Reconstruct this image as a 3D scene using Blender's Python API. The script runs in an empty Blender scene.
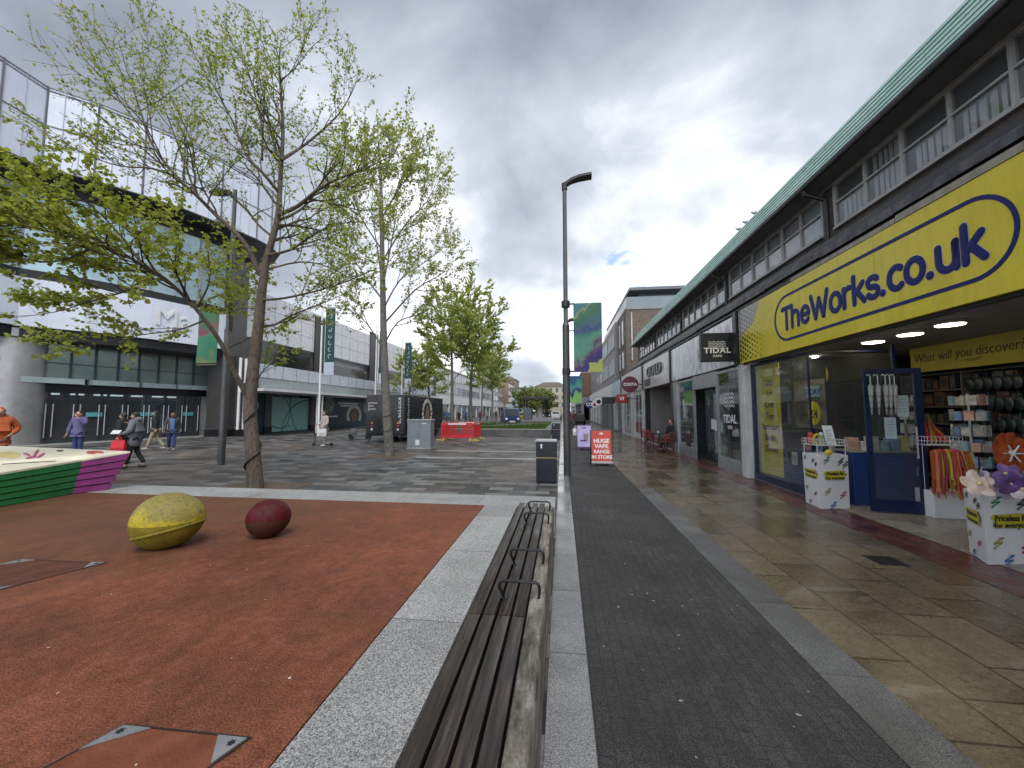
import bpy, bmesh, math, random
from mathutils import Vector, Matrix, Euler
random.seed(7)
PI = math.pi
scene = bpy.context.scene
COL = scene.collection
# ------------------------------------------------------------------ camera maths
FPX = 385.0; CAMH = 1.65
PITCH = math.atan(27 / FPX); YAW = math.atan(50 / FPX * math.cos(PITCH))
_F = Vector((-math.sin(YAW) * math.cos(PITCH), math.cos(YAW) * math.cos(PITCH), math.sin(PITCH)))
_R = Vector((math.cos(YAW), math.sin(YAW), 0)); _U = _R.cross(_F)
def _ray(x, y): return _F * FPX + _R * (x - 512) + _U * (384 - y)
def gp(x, y, z=0.0):
    d = _ray(x, y); t = (z - CAMH) / d.z; return Vector((d.x * t, d.y * t, z))
def onY(x, y, Y):
    d = _ray(x, y); t = Y / d.y; return Vector((d.x * t, Y, CAMH + d.z * t))
def onX(x, y, X):
    d = _ray(x, y); t = X / d.x; return Vector((X, d.y * t, CAMH + d.z * t))
cam = bpy.data.cameras.new('camera'); camo = bpy.data.objects.new('camera', cam); COL.objects.link(camo)
cam.sensor_fit = 'HORIZONTAL'; cam.sensor_width = 36; cam.lens = FPX / 1024 * 36
cam.clip_start = 0.05; cam.clip_end = 2000
camo.location = (0, 0, CAMH); camo.rotation_euler = (PI / 2 + PITCH, 0, YAW)
scene.camera = camo
# ------------------------------------------------------------------ materials
MATS = {}
class NT:
    def __init__(s, nt): s.nt = nt
    def n(s, t, **kw):
        nd = s.nt.nodes.new(t)
        for k, v in kw.items():
            if k in nd.inputs: nd.inputs[k].default_value = v
            else: setattr(nd, k, v)
        return nd
    def l(s, a, b): s.nt.links.new(a, b)
def newmat(name):
    m = bpy.data.materials.new(name); m.use_nodes = True
    nt = NT(m.node_tree); b = m.node_tree.nodes['Principled BSDF']
    return m, nt, b
def ramp(nt, src, stops, interp='LINEAR'):
    r = nt.n('ShaderNodeValToRGB'); cr = r.color_ramp; cr.interpolation = interp
    while len(cr.elements) > 1: cr.elements.remove(cr.elements[-1])
    for i, (p, c) in enumerate(stops):
        e = cr.elements[0] if i == 0 else cr.elements.new(p)
        e.position = p; e.color = (c, c, c, 1) if isinstance(c, (int, float)) else (*c[:3], 1)
    nt.l(src, r.inputs[0]); return r.outputs[0]
def mixc(nt, f, a, b, mode='MIX'):
    m = nt.n('ShaderNodeMix', data_type='RGBA', blend_type=mode)
    for idx, v in ((0, f), (6, a), (7, b)):
        if isinstance(v, (int, float)): m.inputs[idx].default_value = v
        elif isinstance(v, (tuple, list)): m.inputs[idx].default_value = (*v[:3], 1)
        else: nt.l(v, m.inputs[idx])
    return m.outputs[2]
def mth(nt, op, a, b=0.0, clamp=False):
    m = nt.n('ShaderNodeMath', operation=op, use_clamp=clamp)
    for i, v in enumerate((a, b)):
        if isinstance(v, (int, float)): m.inputs[i].default_value = v
        else: nt.l(v, m.inputs[i])
    return m.outputs[0]
def coords(nt, scale=(1, 1, 1), rot=(0, 0, 0), loc=(0, 0, 0), kind='Object'):
    t = nt.n('ShaderNodeTexCoord'); mp = nt.n('ShaderNodeMapping')
    mp.inputs['Scale'].default_value = scale; mp.inputs['Rotation'].default_value = rot; mp.inputs['Location'].default_value = loc
    nt.l(t.outputs[kind], mp.inputs[0]); return mp.outputs[0]
def noise(nt, co, scale, detail=4, rough=0.55, dist=0.0):
    n = nt.n('ShaderNodeTexNoise'); n.inputs['Scale'].default_value = scale; n.inputs['Detail'].default_value = detail
    n.inputs['Roughness'].default_value = rough; n.inputs['Distortion'].default_value = dist
    nt.l(co, n.inputs['Vector']); return n.outputs[0]
def bump(nt, b, h, strength=0.3, dist=0.01):
    n = nt.n('ShaderNodeBump'); n.inputs['Strength'].default_value = strength; n.inputs['Distance'].default_value = dist
    nt.l(h, n.inputs['Height']); nt.l(n.outputs[0], b.inputs['Normal'])
def M(name, col=None, rough=0.55, metal=0.0, var=0.16, vs=3.0, bmp=0.0, bs=40.0, spec=0.5, emit=None, dirt=0.0):
    """plain painted/metal/fabric surface with mottling, optional bump and dirt streaks"""
    if name in MATS: return MATS[name]
    m, nt, b = newmat(name)
    co = coords(nt)
    n1 = noise(nt, co, vs, 5, 0.6)
    f = ramp(nt, n1, [(0.3, 1 - var), (0.7, 1 + var * 0.6)])
    c = mixc(nt, 1.0, col, f, 'MULTIPLY')
    if dirt:
        co2 = coords(nt, (6, 6, 0.7)); d = noise(nt, co2, 1.3, 6, 0.7)
        c = mixc(nt, mth(nt, 'MULTIPLY', ramp(nt, d, [(0.45, 0.0), (0.75, 1.0)]), dirt), c, tuple(x * 0.35 for x in col))
    nt.l(c, b.inputs['Base Color'])
    b.inputs['Metallic'].default_value = metal; b.inputs['Specular IOR Level'].default_value = spec
    nt.l(ramp(nt, noise(nt, co, vs * 2.3, 3), [(0.3, max(0.03, rough - 0.1)), (0.7, min(1, rough + 0.1))]), b.inputs['Roughness'])
    if bmp: bump(nt, b, noise(nt, co, bs, 4), bmp, 0.01)
    if emit:
        b.inputs['Emission Color'].default_value = (*col, 1); b.inputs['Emission Strength'].default_value = emit
    MATS[name] = m; return m
def glass(name, tint=(0.6, 0.66, 0.66), alpha=0.35, rough=0.02, refl=0.06):
    """thin pane: part see-through, part fresnel mirror"""
    if name in MATS: return MATS[name]
    m, nt, b = newmat(name); out = m.node_tree.nodes['Material Output']
    tr = nt.n('ShaderNodeBsdfTransparent'); tr.inputs[0].default_value = (*tint, 1)
    df = nt.n('ShaderNodeBsdfDiffuse'); df.inputs[0].default_value = (*[c * 0.5 for c in tint], 1)
    gl = nt.n('ShaderNodeBsdfGlossy'); gl.inputs['Roughness'].default_value = rough
    fr = nt.n('ShaderNodeLayerWeight'); fr.inputs[0].default_value = 0.5
    bm_ = nt.n('ShaderNodeBump'); bm_.inputs['Strength'].default_value = 0.02
    nt.l(noise(nt, coords(nt), 1.4, 2), bm_.inputs['Height']); nt.l(bm_.outputs[0], gl.inputs['Normal'])
    s1 = nt.n('ShaderNodeMixShader'); s1.inputs[0].default_value = alpha; nt.l(tr.outputs[0], s1.inputs[1]); nt.l(df.outputs[0], s1.inputs[2])
    s2 = nt.n('ShaderNodeMixShader'); nt.l(mth(nt, 'ADD', mth(nt, 'MULTIPLY', mth(nt, 'POWER', fr.outputs['Facing'], 4.0), 0.85), refl, True), s2.inputs[0]); nt.l(s1.outputs[0], s2.inputs[1]); nt.l(gl.outputs[0], s2.inputs[2])
    nt.l(s2.outputs[0], out.inputs[0]); MATS[name] = m; return m
def paver(name, c1, c2, mortar, bw, bh, msize, spec=0.5, fsc=130, midc=0.27, rot=0.0, rough=(0.25, 0.6), tint=None, speck=0.25, bmps=0.4, wet_scale=0.6, offset=0.5, stain=None, loc=(0, 0, 0), c3=None):
    m, nt, b = newmat(name)
    co = coords(nt, rot=(0, 0, rot), loc=loc)
    wob = nt.n('ShaderNodeVectorMath', operation='ADD')
    br = nt.n('ShaderNodeTexBrick'); br.offset = offset
    nt.l(co, br.inputs['Vector'])
    for k, v in (('Color1', 0.0), ('Color2', 1.0), ('Mortar', 0.5)): br.inputs[k].default_value = (v, v, v, 1)
    br.inputs['Scale'].default_value = 1; br.inputs['Mortar Size'].default_value = msize; br.inputs['Mortar Smooth'].default_value = 0.1
    br.inputs['Brick Width'].default_value = bw; br.inputs['Row Height'].default_value = bh
    base = ramp(nt, br.outputs['Color'], [(0.0, c1), (0.5, c3 or tuple((a + b_) / 2 for a, b_ in zip(c1, c2))), (1.0, c2)])
    big = noise(nt, coords(nt), wet_scale, 5, 0.6)
    fine = noise(nt, coords(nt), fsc, 3, 0.65); b.inputs['Specular IOR Level'].default_value = spec
    base = mixc(nt, 1.0, base, ramp(nt, fine, [(0.38, 1 - speck), (0.62, 1 + speck)]), 'MULTIPLY')
    base = mixc(nt, 1.0, base, ramp(nt, big, [(0.3, 0.72), (0.7, 1.2)]), 'MULTIPLY')
    base = mixc(nt, 1.0, base, ramp(nt, noise(nt, coords(nt), 22, 6, 0.72), [(0.36, 1 - midc), (0.64, 1 + midc * .9)]), 'MULTIPLY')
    if tint: base = mixc(nt, ramp(nt, noise(nt, coords(nt, loc=(3, 7, 0)), 0.16, 3), [(0.46, 0), (0.62, 0.5)]), base, tint)
    if stain:
        s = noise(nt, coords(nt, (1.0, 2.2, 1), rot=(0, 0, 0.4)), 1.1, 7, 0.68, 0.6)
        base = mixc(nt, ramp(nt, s, [(0.56, 0.0), (0.72, 0.75)]), base, stain)
    base = mixc(nt, mth(nt, 'MULTIPLY', br.outputs['Fac'], 0.8), base, mortar)
    nt.l(base, b.inputs['Base Color'])
    w = noise(nt, coords(nt, loc=(11, 3, 0)), wet_scale * 1.7, 5, 0.6)
    w = mth(nt, 'ADD', mth(nt, 'MULTIPLY', w, 0.8), mth(nt, 'MULTIPLY', br.outputs['Color'], 0.2))
    mid = noise(nt, coords(nt), 14, 5, 0.7)
    w = mth(nt, 'ADD', w, mth(nt, 'MULTIPLY', mth(nt, 'SUBTRACT', mid, 0.5), 0.25))
    nt.l(ramp(nt, w, [(0.36, rough[0]), (0.62, rough[1])]), b.inputs['Roughness'])
    h = mth(nt, 'SUBTRACT', mth(nt, 'MULTIPLY', fine, 0.3), mth(nt, 'MULTIPLY', br.outputs['Fac'], 1.0))
    h = mth(nt, 'ADD', h, mth(nt, 'MULTIPLY', br.outputs['Color'], 0.25))
    bump(nt, b, h, bmps, 0.006)
    MATS[name] = m; return m
def granite(name, lo, hi, rough=(0.3, 0.6), joint=None, grime=0.5, axis=1, sc=150):
    m, nt, b = newmat(name)
    co = coords(nt)
    v = noise(nt, co, sc, 3, 0.75)
    c = ramp(nt, v, [(0.40, lo), (0.50, tuple((a + b_) / 2 for a, b_ in zip(lo, hi))), (0.60, hi)])
    g = noise(nt, co, 1.6, 7, 0.65)
    c = mixc(nt, 1.0, c, ramp(nt, g, [(0.3, 1 - grime), (0.62, 1.1)]), 'MULTIPLY')
    if joint:
        sp = nt.n('ShaderNodeSeparateXYZ'); nt.l(co, sp.inputs[0])
        fr = mth(nt, 'FRACT', mth(nt, 'DIVIDE', sp.outputs[axis], joint))
        j = mth(nt, 'LESS_THAN', fr, 0.009 / joint * 0.9)
        c = mixc(nt, mth(nt, 'MULTIPLY', j, 0.75), c, (0.02, 0.02, 0.02))
        tone = nt.n('ShaderNodeTexWhiteNoise', noise_dimensions='1D'); nt.l(mth(nt, 'FLOOR', mth(nt, 'DIVIDE', sp.outputs[axis], joint)), tone.inputs['W'])
        c = mixc(nt, 1.0, c, ramp(nt, tone.outputs[0], [(0, 0.82), (1, 1.12)]), 'MULTIPLY')
    nt.l(c, b.inputs['Base Color'])
    nt.l(ramp(nt, noise(nt, coords(nt, loc=(4, 2, 0)), 1.3, 5), [(0.38, rough[0]), (0.6, rough[1])]), b.inputs['Roughness'])
    bump(nt, b, v, 0.25, 0.003)
    MATS[name] = m; return m
# ------------------------------------------------------------------ mesh builder
def frame_from(d):
    d = Vector(d).normalized(); a = Vector((0, 0, 1)) if abs(d.z) < 0.95 else Vector((1, 0, 0))
    x = a.cross(d).normalized(); y = d.cross(x); return x, y
class MB:
    def __init__(s): s.v = []; s.f = []; s.m = []; s.mi = 0
    def add(s, vs, fs, mi=None):
        o = len(s.v); s.v += [tuple(v) for v in vs]; s.f += [tuple(i + o for i in f) for f in fs]
        s.m += [s.mi if mi is None else mi] * len(fs); return s
    def box(s, x0, x1, y0, y1, z0, z1, bev=0.0, mat=None, mi=None):
        if x0 > x1: x0, x1 = x1, x0
        if y0 > y1: y0, y1 = y1, y0
        if z0 > z1: z0, z1 = z1, z0
        if bev > 0:
            bm = bmesh.new(); bmesh.ops.create_cube(bm, size=1)
            for v in bm.verts: v.co = Vector(((x0 + x1) / 2 + v.co.x * (x1 - x0), (y0 + y1) / 2 + v.co.y * (y1 - y0), (z0 + z1) / 2 + v.co.z * (z1 - z0)))
            bmesh.ops.bevel(bm, geom=bm.edges[:], offset=min(bev, 0.45 * min(x1 - x0, y1 - y0, z1 - z0)), segments=2, affect='EDGES', profile=0.6)
            bm.verts.index_update(); vs = [v.co.copy() for v in bm.verts]; fs = [[v.index for v in f.verts] for f in bm.faces]; bm.free()
        else:
            vs = [Vector((x, y, z)) for z in (z0, z1) for y in (y0, y1) for x in (x0, x1)]
            fs = [(0, 2, 3, 1), (4, 5, 7, 6), (0, 1, 5, 4), (2, 6, 7, 3), (0, 4, 6, 2), (1, 3, 7, 5)]
        if mat is not None: vs = [mat @ Vector(v) for v in vs]
        return s.add(vs, fs, mi)
    def prism(s, poly, z0, z1, mat=None, mi=None, top=None):
        n = len(poly); tp = top or poly
        vs = [Vector((p[0], p[1], z0)) for p in poly] + [Vector((p[0], p[1], z1)) for p in tp]
        if mat is not None: vs = [mat @ v for v in vs]
        fs = [tuple(range(n))[::-1], tuple(range(n, 2 * n))] + [(i, (i + 1) % n, n + (i + 1) % n, n + i) for i in range(n)]
        return s.add(vs, fs, mi)
    def quad(s, a, b, c, d, mi=None): return s.add([a, b, c, d], [(0, 1, 2, 3)], mi)
    def tube(s, pts, rads, n=8, cap=True, mi=None, sq=None):
        pts = [Vector(p) for p in pts]
        if not isinstance(rads, (list, tuple)): rads = [rads] * len(pts)
        vs = []; px = None
        for i, p in enumerate(pts):
            d = (pts[min(i + 1, len(pts) - 1)] - pts[max(i - 1, 0)])
            if d.length < 1e-9: d = Vector((0, 0, 1))
            d.normalize()
            if px is None: px, _ = frame_from(d)
            px = (px - d * px.dot(d)); px = px.normalized() if px.length > 1e-6 else frame_from(d)[0]
            py = d.cross(px)
            for k in range(n):
                t = 2 * PI * k / n; vs.append(p + (px * math.cos(t) + py * math.sin(t)) * rads[i])
        fs = []
        for i in range(len(pts) - 1):
            for k in range(n):
                fs.append((i * n + k, i * n + (k + 1) % n, (i + 1) * n + (k + 1) % n, (i + 1) * n + k))
        if cap: fs += [tuple(range(n))[::-1], tuple(range((len(pts) - 1) * n, len(pts) * n))]
        return s.add(vs, fs, mi)
    def cyl(s, p0, p1, r0, r1=None, n=16, mi=None): return s.tube([p0, p1], [r0, r0 if r1 is None else r1], n, True, mi)
    def ell(s, c, r, n=12, m=8, mat=None, mi=None, fn=None):
        vs = []; c = Vector(c)
        for i in range(m + 1):
            a = PI * i / m
            for k in range(n):
                t = 2 * PI * k / n
                u = Vector((math.sin(a) * math.cos(t), math.sin(a) * math.sin(t), math.cos(a)))
                if fn: u = fn(u)
                q = Vector((u.x * r[0], u.y * r[1], u.z * r[2]))
                if mat is not None: q = mat @ q
                vs.append(c + q)
        fs = [(i * n + k, (i + 1) * n + k, (i + 1) * n + (k + 1) % n, i * n + (k + 1) % n) for i in range(m) for k in range(n)]
        return s.add(vs, fs, mi)
    def mesh(s, me, mat=None, mi=None):
        vs = [(mat @ v.co) if mat is not None else v.co.copy() for v in me.vertices]
        return s.add(vs, [tuple(p.vertices) for p in me.polygons], mi)
    def build(s, name, mats, parent=None, smooth=False, local=False, ang=40):
        me = bpy.data.meshes.new(name)
        vs = s.v
        if parent is not None and not local:
            iv = parent_matrix(parent).inverted(); vs = [iv @ Vector(v) for v in vs]
        me.from_pydata(vs, [], s.f)
        if not isinstance(mats, (list, tuple)): mats = [mats]
        for m in mats: me.materials.append(m)
        if len(mats) > 1: me.polygons.foreach_set('material_index', s.m)
        if smooth:
            me.polygons.foreach_set('use_smooth', [True] * len(me.polygons))
            try: me.set_sharp_from_angle(angle=math.radians(ang))
            except Exception: pass
        me.validate(); me.update()
        o = bpy.data.objects.new(name, me); COL.objects.link(o)
        if parent is not None: o.parent = parent
        return o
def parent_matrix(o):
    m = o.matrix_basis.copy()
    while o.parent is not None: o = o.parent; m = o.matrix_basis @ m
    return m
def tag(o, label=None, cat=None, group=None, kind=None):
    if label: o['label'] = label
    if cat: o['category'] = cat
    if group: o['group'] = group
    if kind: o['kind'] = kind
    return o
def thing(name, label, cat, loc=(0, 0, 0), rz=0.0, group=None):
    o = bpy.data.objects.new(name, None); COL.objects.link(o); o.empty_display_size = 0.2
    o.location = loc; o.rotation_euler = (0, 0, rz)
    return tag(o, label, cat, group)
KIDS = {}
def copy_tree(o, parent=None):
    c = o.copy(); COL.objects.link(c)
    if parent is not None: c.parent = parent
    for ch in [x for x in COL.objects if x.parent == o]: copy_tree(ch, c)
    return c
def struct(name, mb, mats): return tag(mb.build(name, mats), kind='structure')
def basis(o, ex, ey, ez):
    m = Matrix.Identity(4)
    for i, e in enumerate((ex, ey, ez)):
        for k in range(3): m[k][i] = e[k]
    m.translation = Vector(o); return m
# sign planes: text x, text y, outward normal
FACE_STREET_R = ((0, -1, 0), (0, 0, 1), (-1, 0, 0))    # right-hand shops, looks to -X
FACE_CAM = ((1, 0, 0), (0, 0, 1), (0, -1, 0))          # looks to -Y
FACE_STREET_L = ((0, 1, 0), (0, 0, 1), (1, 0, 0))      # left-hand shops, looks to +X
def text_mb(mb, s, o, face, size, bold=0.0, depth=0.004, align='CENTER', xs=1.0, mi=None, shear=0.0, track=1.0):
    cu = bpy.data.curves.new('txt', 'FONT'); cu.body = s; cu.size = size; cu.align_x = align; cu.align_y = 'CENTER'
    cu.offset = bold * size; cu.extrude = depth; cu.resolution_u = 3; cu.shear = shear; cu.space_character = track
    ob = bpy.data.objects.new('txt', cu); COL.objects.link(ob)
    dg = bpy.context.evaluated_depsgraph_get(); me = bpy.data.meshes.new_from_object(ob.evaluated_get(dg))
    m = basis(o, *face) @ Matrix.Diagonal((xs, 1, 1, 1))
    mb.mesh(me, m, mi)
    bpy.data.objects.remove(ob); bpy.data.curves.remove(cu); bpy.data.meshes.remove(me)
def strokes(mb, paths, w, o, face, scale=1.0, depth=0.25, n=12, mi=None):
    """round-ended brush lettering: each path is a polyline in sign space"""
    B = basis(o, *face)
    for q, p in enumerate(paths):
        pts = [Vector((a[0] * scale, a[1] * scale, 0)) for a in p]; runs = [[pts[0]]]
        for k in range(1, len(pts)):
            runs[-1].append(pts[k])
            if k < len(pts) - 1 and (pts[k] - pts[k - 1]).length > 1e-6 and (pts[k + 1] - pts[k]).length > 1e-6 and (pts[k] - pts[k - 1]).angle(pts[k + 1] - pts[k]) > 0.75: runs.append([pts[k]])
        for rn in runs:
            sub = MB(); sub.tube(rn, w, n)
            for e in (rn[0], rn[-1]): sub.ell(e, (w, w, w), n, 6)
            mb.add([B @ Vector((v[0], v[1], v[2] * depth)) for v in sub.v], sub.f, mi)
def arc(cx, cy, rx, ry, a0, a1, n=12):
    return [(cx + rx * math.cos(math.radians(a0 + (a1 - a0) * i / n)), cy + ry * math.sin(math.radians(a0 + (a1 - a0) * i / n))) for i in range(n + 1)]
# ------------------------------------------------------------------ world and sun
SUN_EL, SUN_AZ = math.radians(58), math.radians(155)   # azimuth from +Y towards +X
w = bpy.data.worlds.new('World'); scene.world = w; w.use_nodes = True
nt = NT(w.node_tree); bg = w.node_tree.nodes['Background']
sky = nt.n('ShaderNodeTexSky'); sky.sky_type = 'NISHITA'; sky.sun_disc = False; sky.sun_elevation = SUN_EL; sky.sun_rotation = SUN_AZ
tc = nt.n('ShaderNodeTexCoord'); sp = nt.n('ShaderNodeSeparateXYZ'); nt.l(tc.outputs['Generated'], sp.inputs[0])
zz = mth(nt, 'ADD', mth(nt, 'MAXIMUM', sp.outputs[2], 0.0), 0.42)
cx = mth(nt, 'DIVIDE', sp.outputs[0], zz); cy = mth(nt, 'DIVIDE', sp.outputs[1], zz)
cb = nt.n('ShaderNodeCombineXYZ'); nt.l(cx, cb.inputs[0]); nt.l(cy, cb.inputs[1]); cb.inputs[2].default_value = 3.7
n1 = noise(nt, cb.outputs[0], 1.1, 6, 0.46, 0.3)
n2 = noise(nt, cb.outputs[0], 2.4, 8, 0.54, 0.35)
nn = mth(nt, 'ADD', mth(nt, 'MULTIPLY', n1, 0.62), mth(nt, 'MULTIPLY', n2, 0.38))
# brightness rises toward the horizon and toward the sun's side behind the cloud
def dirdot(v):
    d = nt.n('ShaderNodeVectorMath', operation='DOT_PRODUCT'); nt.l(tc.outputs['Generated'], d.inputs[0]); d.inputs[1].default_value = Vector(v).normalized(); return d.outputs['Value']
glow = ramp(nt, dirdot((0.33, 0.9, 0.30)), [(0.80, 0.0), (0.90, 0.22), (0.99, 0.62)])
hor = ramp(nt, sp.outputs[2], [(0.0, 1.0), (0.10, 0.85), (0.26, 0.30), (0.5, 0.0)])
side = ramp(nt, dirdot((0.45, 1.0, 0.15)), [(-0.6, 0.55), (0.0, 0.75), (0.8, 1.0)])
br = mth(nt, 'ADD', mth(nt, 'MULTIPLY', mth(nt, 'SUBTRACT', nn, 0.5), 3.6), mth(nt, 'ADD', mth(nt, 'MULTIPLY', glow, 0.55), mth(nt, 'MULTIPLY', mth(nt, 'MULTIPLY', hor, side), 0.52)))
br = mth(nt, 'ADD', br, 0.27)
cloud = ramp(nt, br, [(0.0, (0.195, 0.222, 0.27)), (0.28, (0.305, 0.338, 0.395)), (0.55, (0.44, 0.485, 0.55)), (0.82, (0.76, 0.79, 0.83)), (1.0, (0.98, 0.99, 1.0))])
gap0 = ramp(nt, mth(nt, 'ADD', dirdot(_ray(632, 262)), mth(nt, 'MULTIPLY', mth(nt, 'SUBTRACT', n2, 0.5), 0.009)), [(0.9978, 0.0), (0.9992, 1.0)])
n3 = noise(nt, cb.outputs[0], 9.0, 6, 0.55, 0.5)
gap = mth(nt, 'MULTIPLY', gap0, ramp(nt, n3, [(0.53, 0.0), (0.63, 0.95)]))
skc = mixc(nt, 1.0, sky.outputs[0], (0.10, 0.10, 0.10), 'MULTIPLY')
skc = mixc(nt, 0.5, skc, (0.28, 0.52, 0.95))
SKYMIX = mixc(nt, gap, cloud, skc)
# unseen sky behind the viewer, multiplied up to add light to the scene
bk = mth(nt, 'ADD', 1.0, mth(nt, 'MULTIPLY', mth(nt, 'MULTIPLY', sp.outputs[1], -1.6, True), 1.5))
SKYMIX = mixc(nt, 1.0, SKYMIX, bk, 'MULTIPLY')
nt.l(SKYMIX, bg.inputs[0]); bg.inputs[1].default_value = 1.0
sl = bpy.data.lights.new('sun', 'SUN'); so = bpy.data.objects.new('sun', sl); COL.objects.link(so)
sl.energy = 1.5; sl.angle = math.radians(30); sl.color = (1, 0.96, 0.9)
so.rotation_euler = Vector((-math.sin(SUN_AZ) * math.cos(SUN_EL), -math.cos(SUN_AZ) * math.cos(SUN_EL), -math.sin(SUN_EL))).to_track_quat('-Z', 'Y').to_euler()
vs_ = scene.view_settings; vs_.view_transform = 'Standard'; vs_.look = 'None'; vs_.gamma = 1; vs_.exposure = 0.62; vs_.use_curve_mapping = False
scene.display_settings.display_device = 'sRGB'
scene.cycles.max_bounces = 8; scene.cycles.transparent_max_bounces = 16
# ================================================================== GROUND
PH = 0.40                                                          # playground and bench height above the street
m_pav = paver('square_paving', (0.014, 0.014, 0.016), (0.19, 0.188, 0.18), (0.02, 0.02, 0.02), 0.52, 0.30, 0.010, rough=(0.42, 0.75), spec=0.3, tint=(0.13, 0.095, 0.065), wet_scale=0.35, c3=(0.095, 0.093, 0.09))
m_path = paver('path_paving', (0.036, 0.035, 0.034), (0.048, 0.047, 0.046), (0.026, 0.026, 0.026), 0.16, 0.08, 0.0035, rot=PI / 2, rough=(0.55, 0.8), speck=0.85, bmps=0.7, spec=0.22, fsc=190, midc=0.14, wet_scale=0.9)
m_slab = paver('brown_slabs', (0.078, 0.060, 0.036), (0.130, 0.102, 0.064), (0.016, 0.013, 0.010), 0.66, 0.45, 0.009, rot=PI / 2, rough=(0.05, 0.38), spec=0.38, speck=0.4, wet_scale=0.9, stain=(0.19, 0.17, 0.14))
m_brick = paver('red_brick_paving', (0.095, 0.030, 0.024), (0.16, 0.055, 0.04), (0.03, 0.018, 0.016), 0.21, 0.105, 0.007, rot=PI / 2, rough=(0.12, 0.45), speck=0.3)
m_thres = paver('shop_floor_tiles', (0.26, 0.22, 0.16), (0.36, 0.31, 0.24), (0.15, 0.13, 0.1), 0.6, 0.6, 0.005, rough=(0.2, 0.45), speck=0.15)
m_gran = granite('granite_light', (0.07, 0.07, 0.068), (0.44, 0.44, 0.425), (0.35, 0.65), joint=1.15, grime=0.25)
m_granx = granite('granite_cross', (0.09, 0.09, 0.088), (0.50, 0.50, 0.485), (0.35, 0.65), joint=1.15, grime=0.25, axis=0)
m_strip = granite('granite_wet', (0.07, 0.07, 0.072), (0.30, 0.30, 0.305), (0.04, 0.30), joint=0.92, grime=0.35)
m_kerb = granite('granite_kerb', (0.025, 0.025, 0.025), (0.155, 0.155, 0.15), (0.3, 0.6), joint=0.92, grime=0.4)
def sheet(name, x0, x1, y0, y1, z, mat, cut=1):
    mb = MB(); mb.quad((x0, y0, z), (x1, y0, z), (x1, y1, z), (x0, y1, z)); return struct(name, mb, mat)
sheet('ground', -400, 400, -120, 700, 0.0, m_pav)
sheet('cycle_path', 0.15, 1.58, -4, 160, 0.004, m_path)
sheet('granite_channel', -0.10, 0.15, -4, 160, 0.008, m_strip)
sheet('granite_kerbstone', 1.58, 1.90, -4, 8.6, 0.008, m_kerb)
mb = MB(); z = 0.004
mb.quad((1.90, -4, z), (4.02, -4, z), (4.02, 8.6, z), (1.90, 8.6, z)); mb.quad((1.58, 8.6, z), (4.02, 8.6, z), (4.02, 160, z), (1.58, 160, z))
struct('slab_pavement', mb, m_slab)
sheet('brick_pavement', 4.02, 4.62, -4, 30, 0.008, m_brick)
sheet('shop_floor', 4.62, 12.5, -6, 10.3, 0.012, m_thres)
# cross bands of pale granite in the square
mb = MB()
for y in (13.2, 15.5): mb.quad((-5.2, y, .004), (-0.1, y, .004), (-0.1, y + .32, .004), (-5.2, y + .32, .004))
struct('granite_band_pavement', mb, m_granx)
# ------------------------------------------------------------------ raised playground
def red_mat():
    m, nt, b = newmat('red_rubber')
    co = coords(nt); n1 = noise(nt, co, 0.75, 7, 0.62, 0.4); n2 = noise(nt, coords(nt, (1.6, 1, 1)), 3.5, 6, 0.66); f = noise(nt, co, 120, 2, 0.6); n4 = noise(nt, co, 1.1, 3)
    c = ramp(nt, n1, [(0.30, (0.105, 0.043, 0.025)), (0.46, (0.152, 0.054, 0.030)), (0.58, (0.182, 0.062, 0.034)), (0.74, (0.215, 0.075, 0.041))])
    c = mixc(nt, 1.0, c, ramp(nt, n2, [(0.3, 0.72), (0.66, 1.15)]), 'MULTIPLY')
    c = mixc(nt, 1.0, c, ramp(nt, noise(nt, co, 18, 6, 0.75), [(0.34, 0.78), (0.64, 1.18)]), 'MULTIPLY')
    c = mixc(nt, 1.0, c, ramp(nt, f, [(0.38, 0.6), (0.62, 1.35)]), 'MULTIPLY')
    sc_ = noise(nt, coords(nt, (1, 2.5, 1), rot=(0, 0, .6)), 2.3, 8, .72, .8)
    c = mixc(nt, ramp(nt, sc_, [(0.60, 0.0), (0.70, 0.5)]), c, (0.30, 0.10, 0.055))
    c = mixc(nt, ramp(nt, noise(nt, co, 3.1, 8, .75, .5), [(0.60, 0.0), (0.74, 0.6)]), c, (0.085, 0.045, 0.03))
    # grimy grey-brown far corner by the boat, where feet and rain run off
    sp = nt.n('ShaderNodeSeparateXYZ'); nt.l(co, sp.inputs[0])
    d = mth(nt, 'ADD', mth(nt, 'MULTIPLY', sp.outputs[0], -0.14), mth(nt, 'MULTIPLY', sp.outputs[1], 0.10))
    d = mth(nt, 'ADD', d, mth(nt, 'MULTIPLY', n4, 0.9))
    c = mixc(nt, ramp(nt, d, [(1.15, 0.0), (1.55, 0.85)] if False else [(0.0, 0.0), (1.0, 0.0)]), c, (0.09, 0.07, 0.04))
    g = mth(nt, 'MULTIPLY', mth(nt, 'SUBTRACT', d, 1.12), 2.2, True)
    c = mixc(nt, mth(nt, 'MULTIPLY', g, 0.5), c, (0.085, 0.06, 0.034))
    nt.l(c, b.inputs['Base Color']); nt.l(ramp(nt, n2, [(0.3, 0.5), (0.7, 0.85)]), b.inputs['Roughness'])
    b.inputs['Specular IOR Level'].default_value = 0.15
    bump(nt, b, mth(nt, 'ADD', f, mth(nt, 'MULTIPLY', n2, 0.6)), 0.55, 0.006)
    return m
m_red = red_mat()
mb = MB(); mb.box(-15, -1.037, -5, 5.132, 0.0, PH); struct('playground_ground', mb, m_red)
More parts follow.
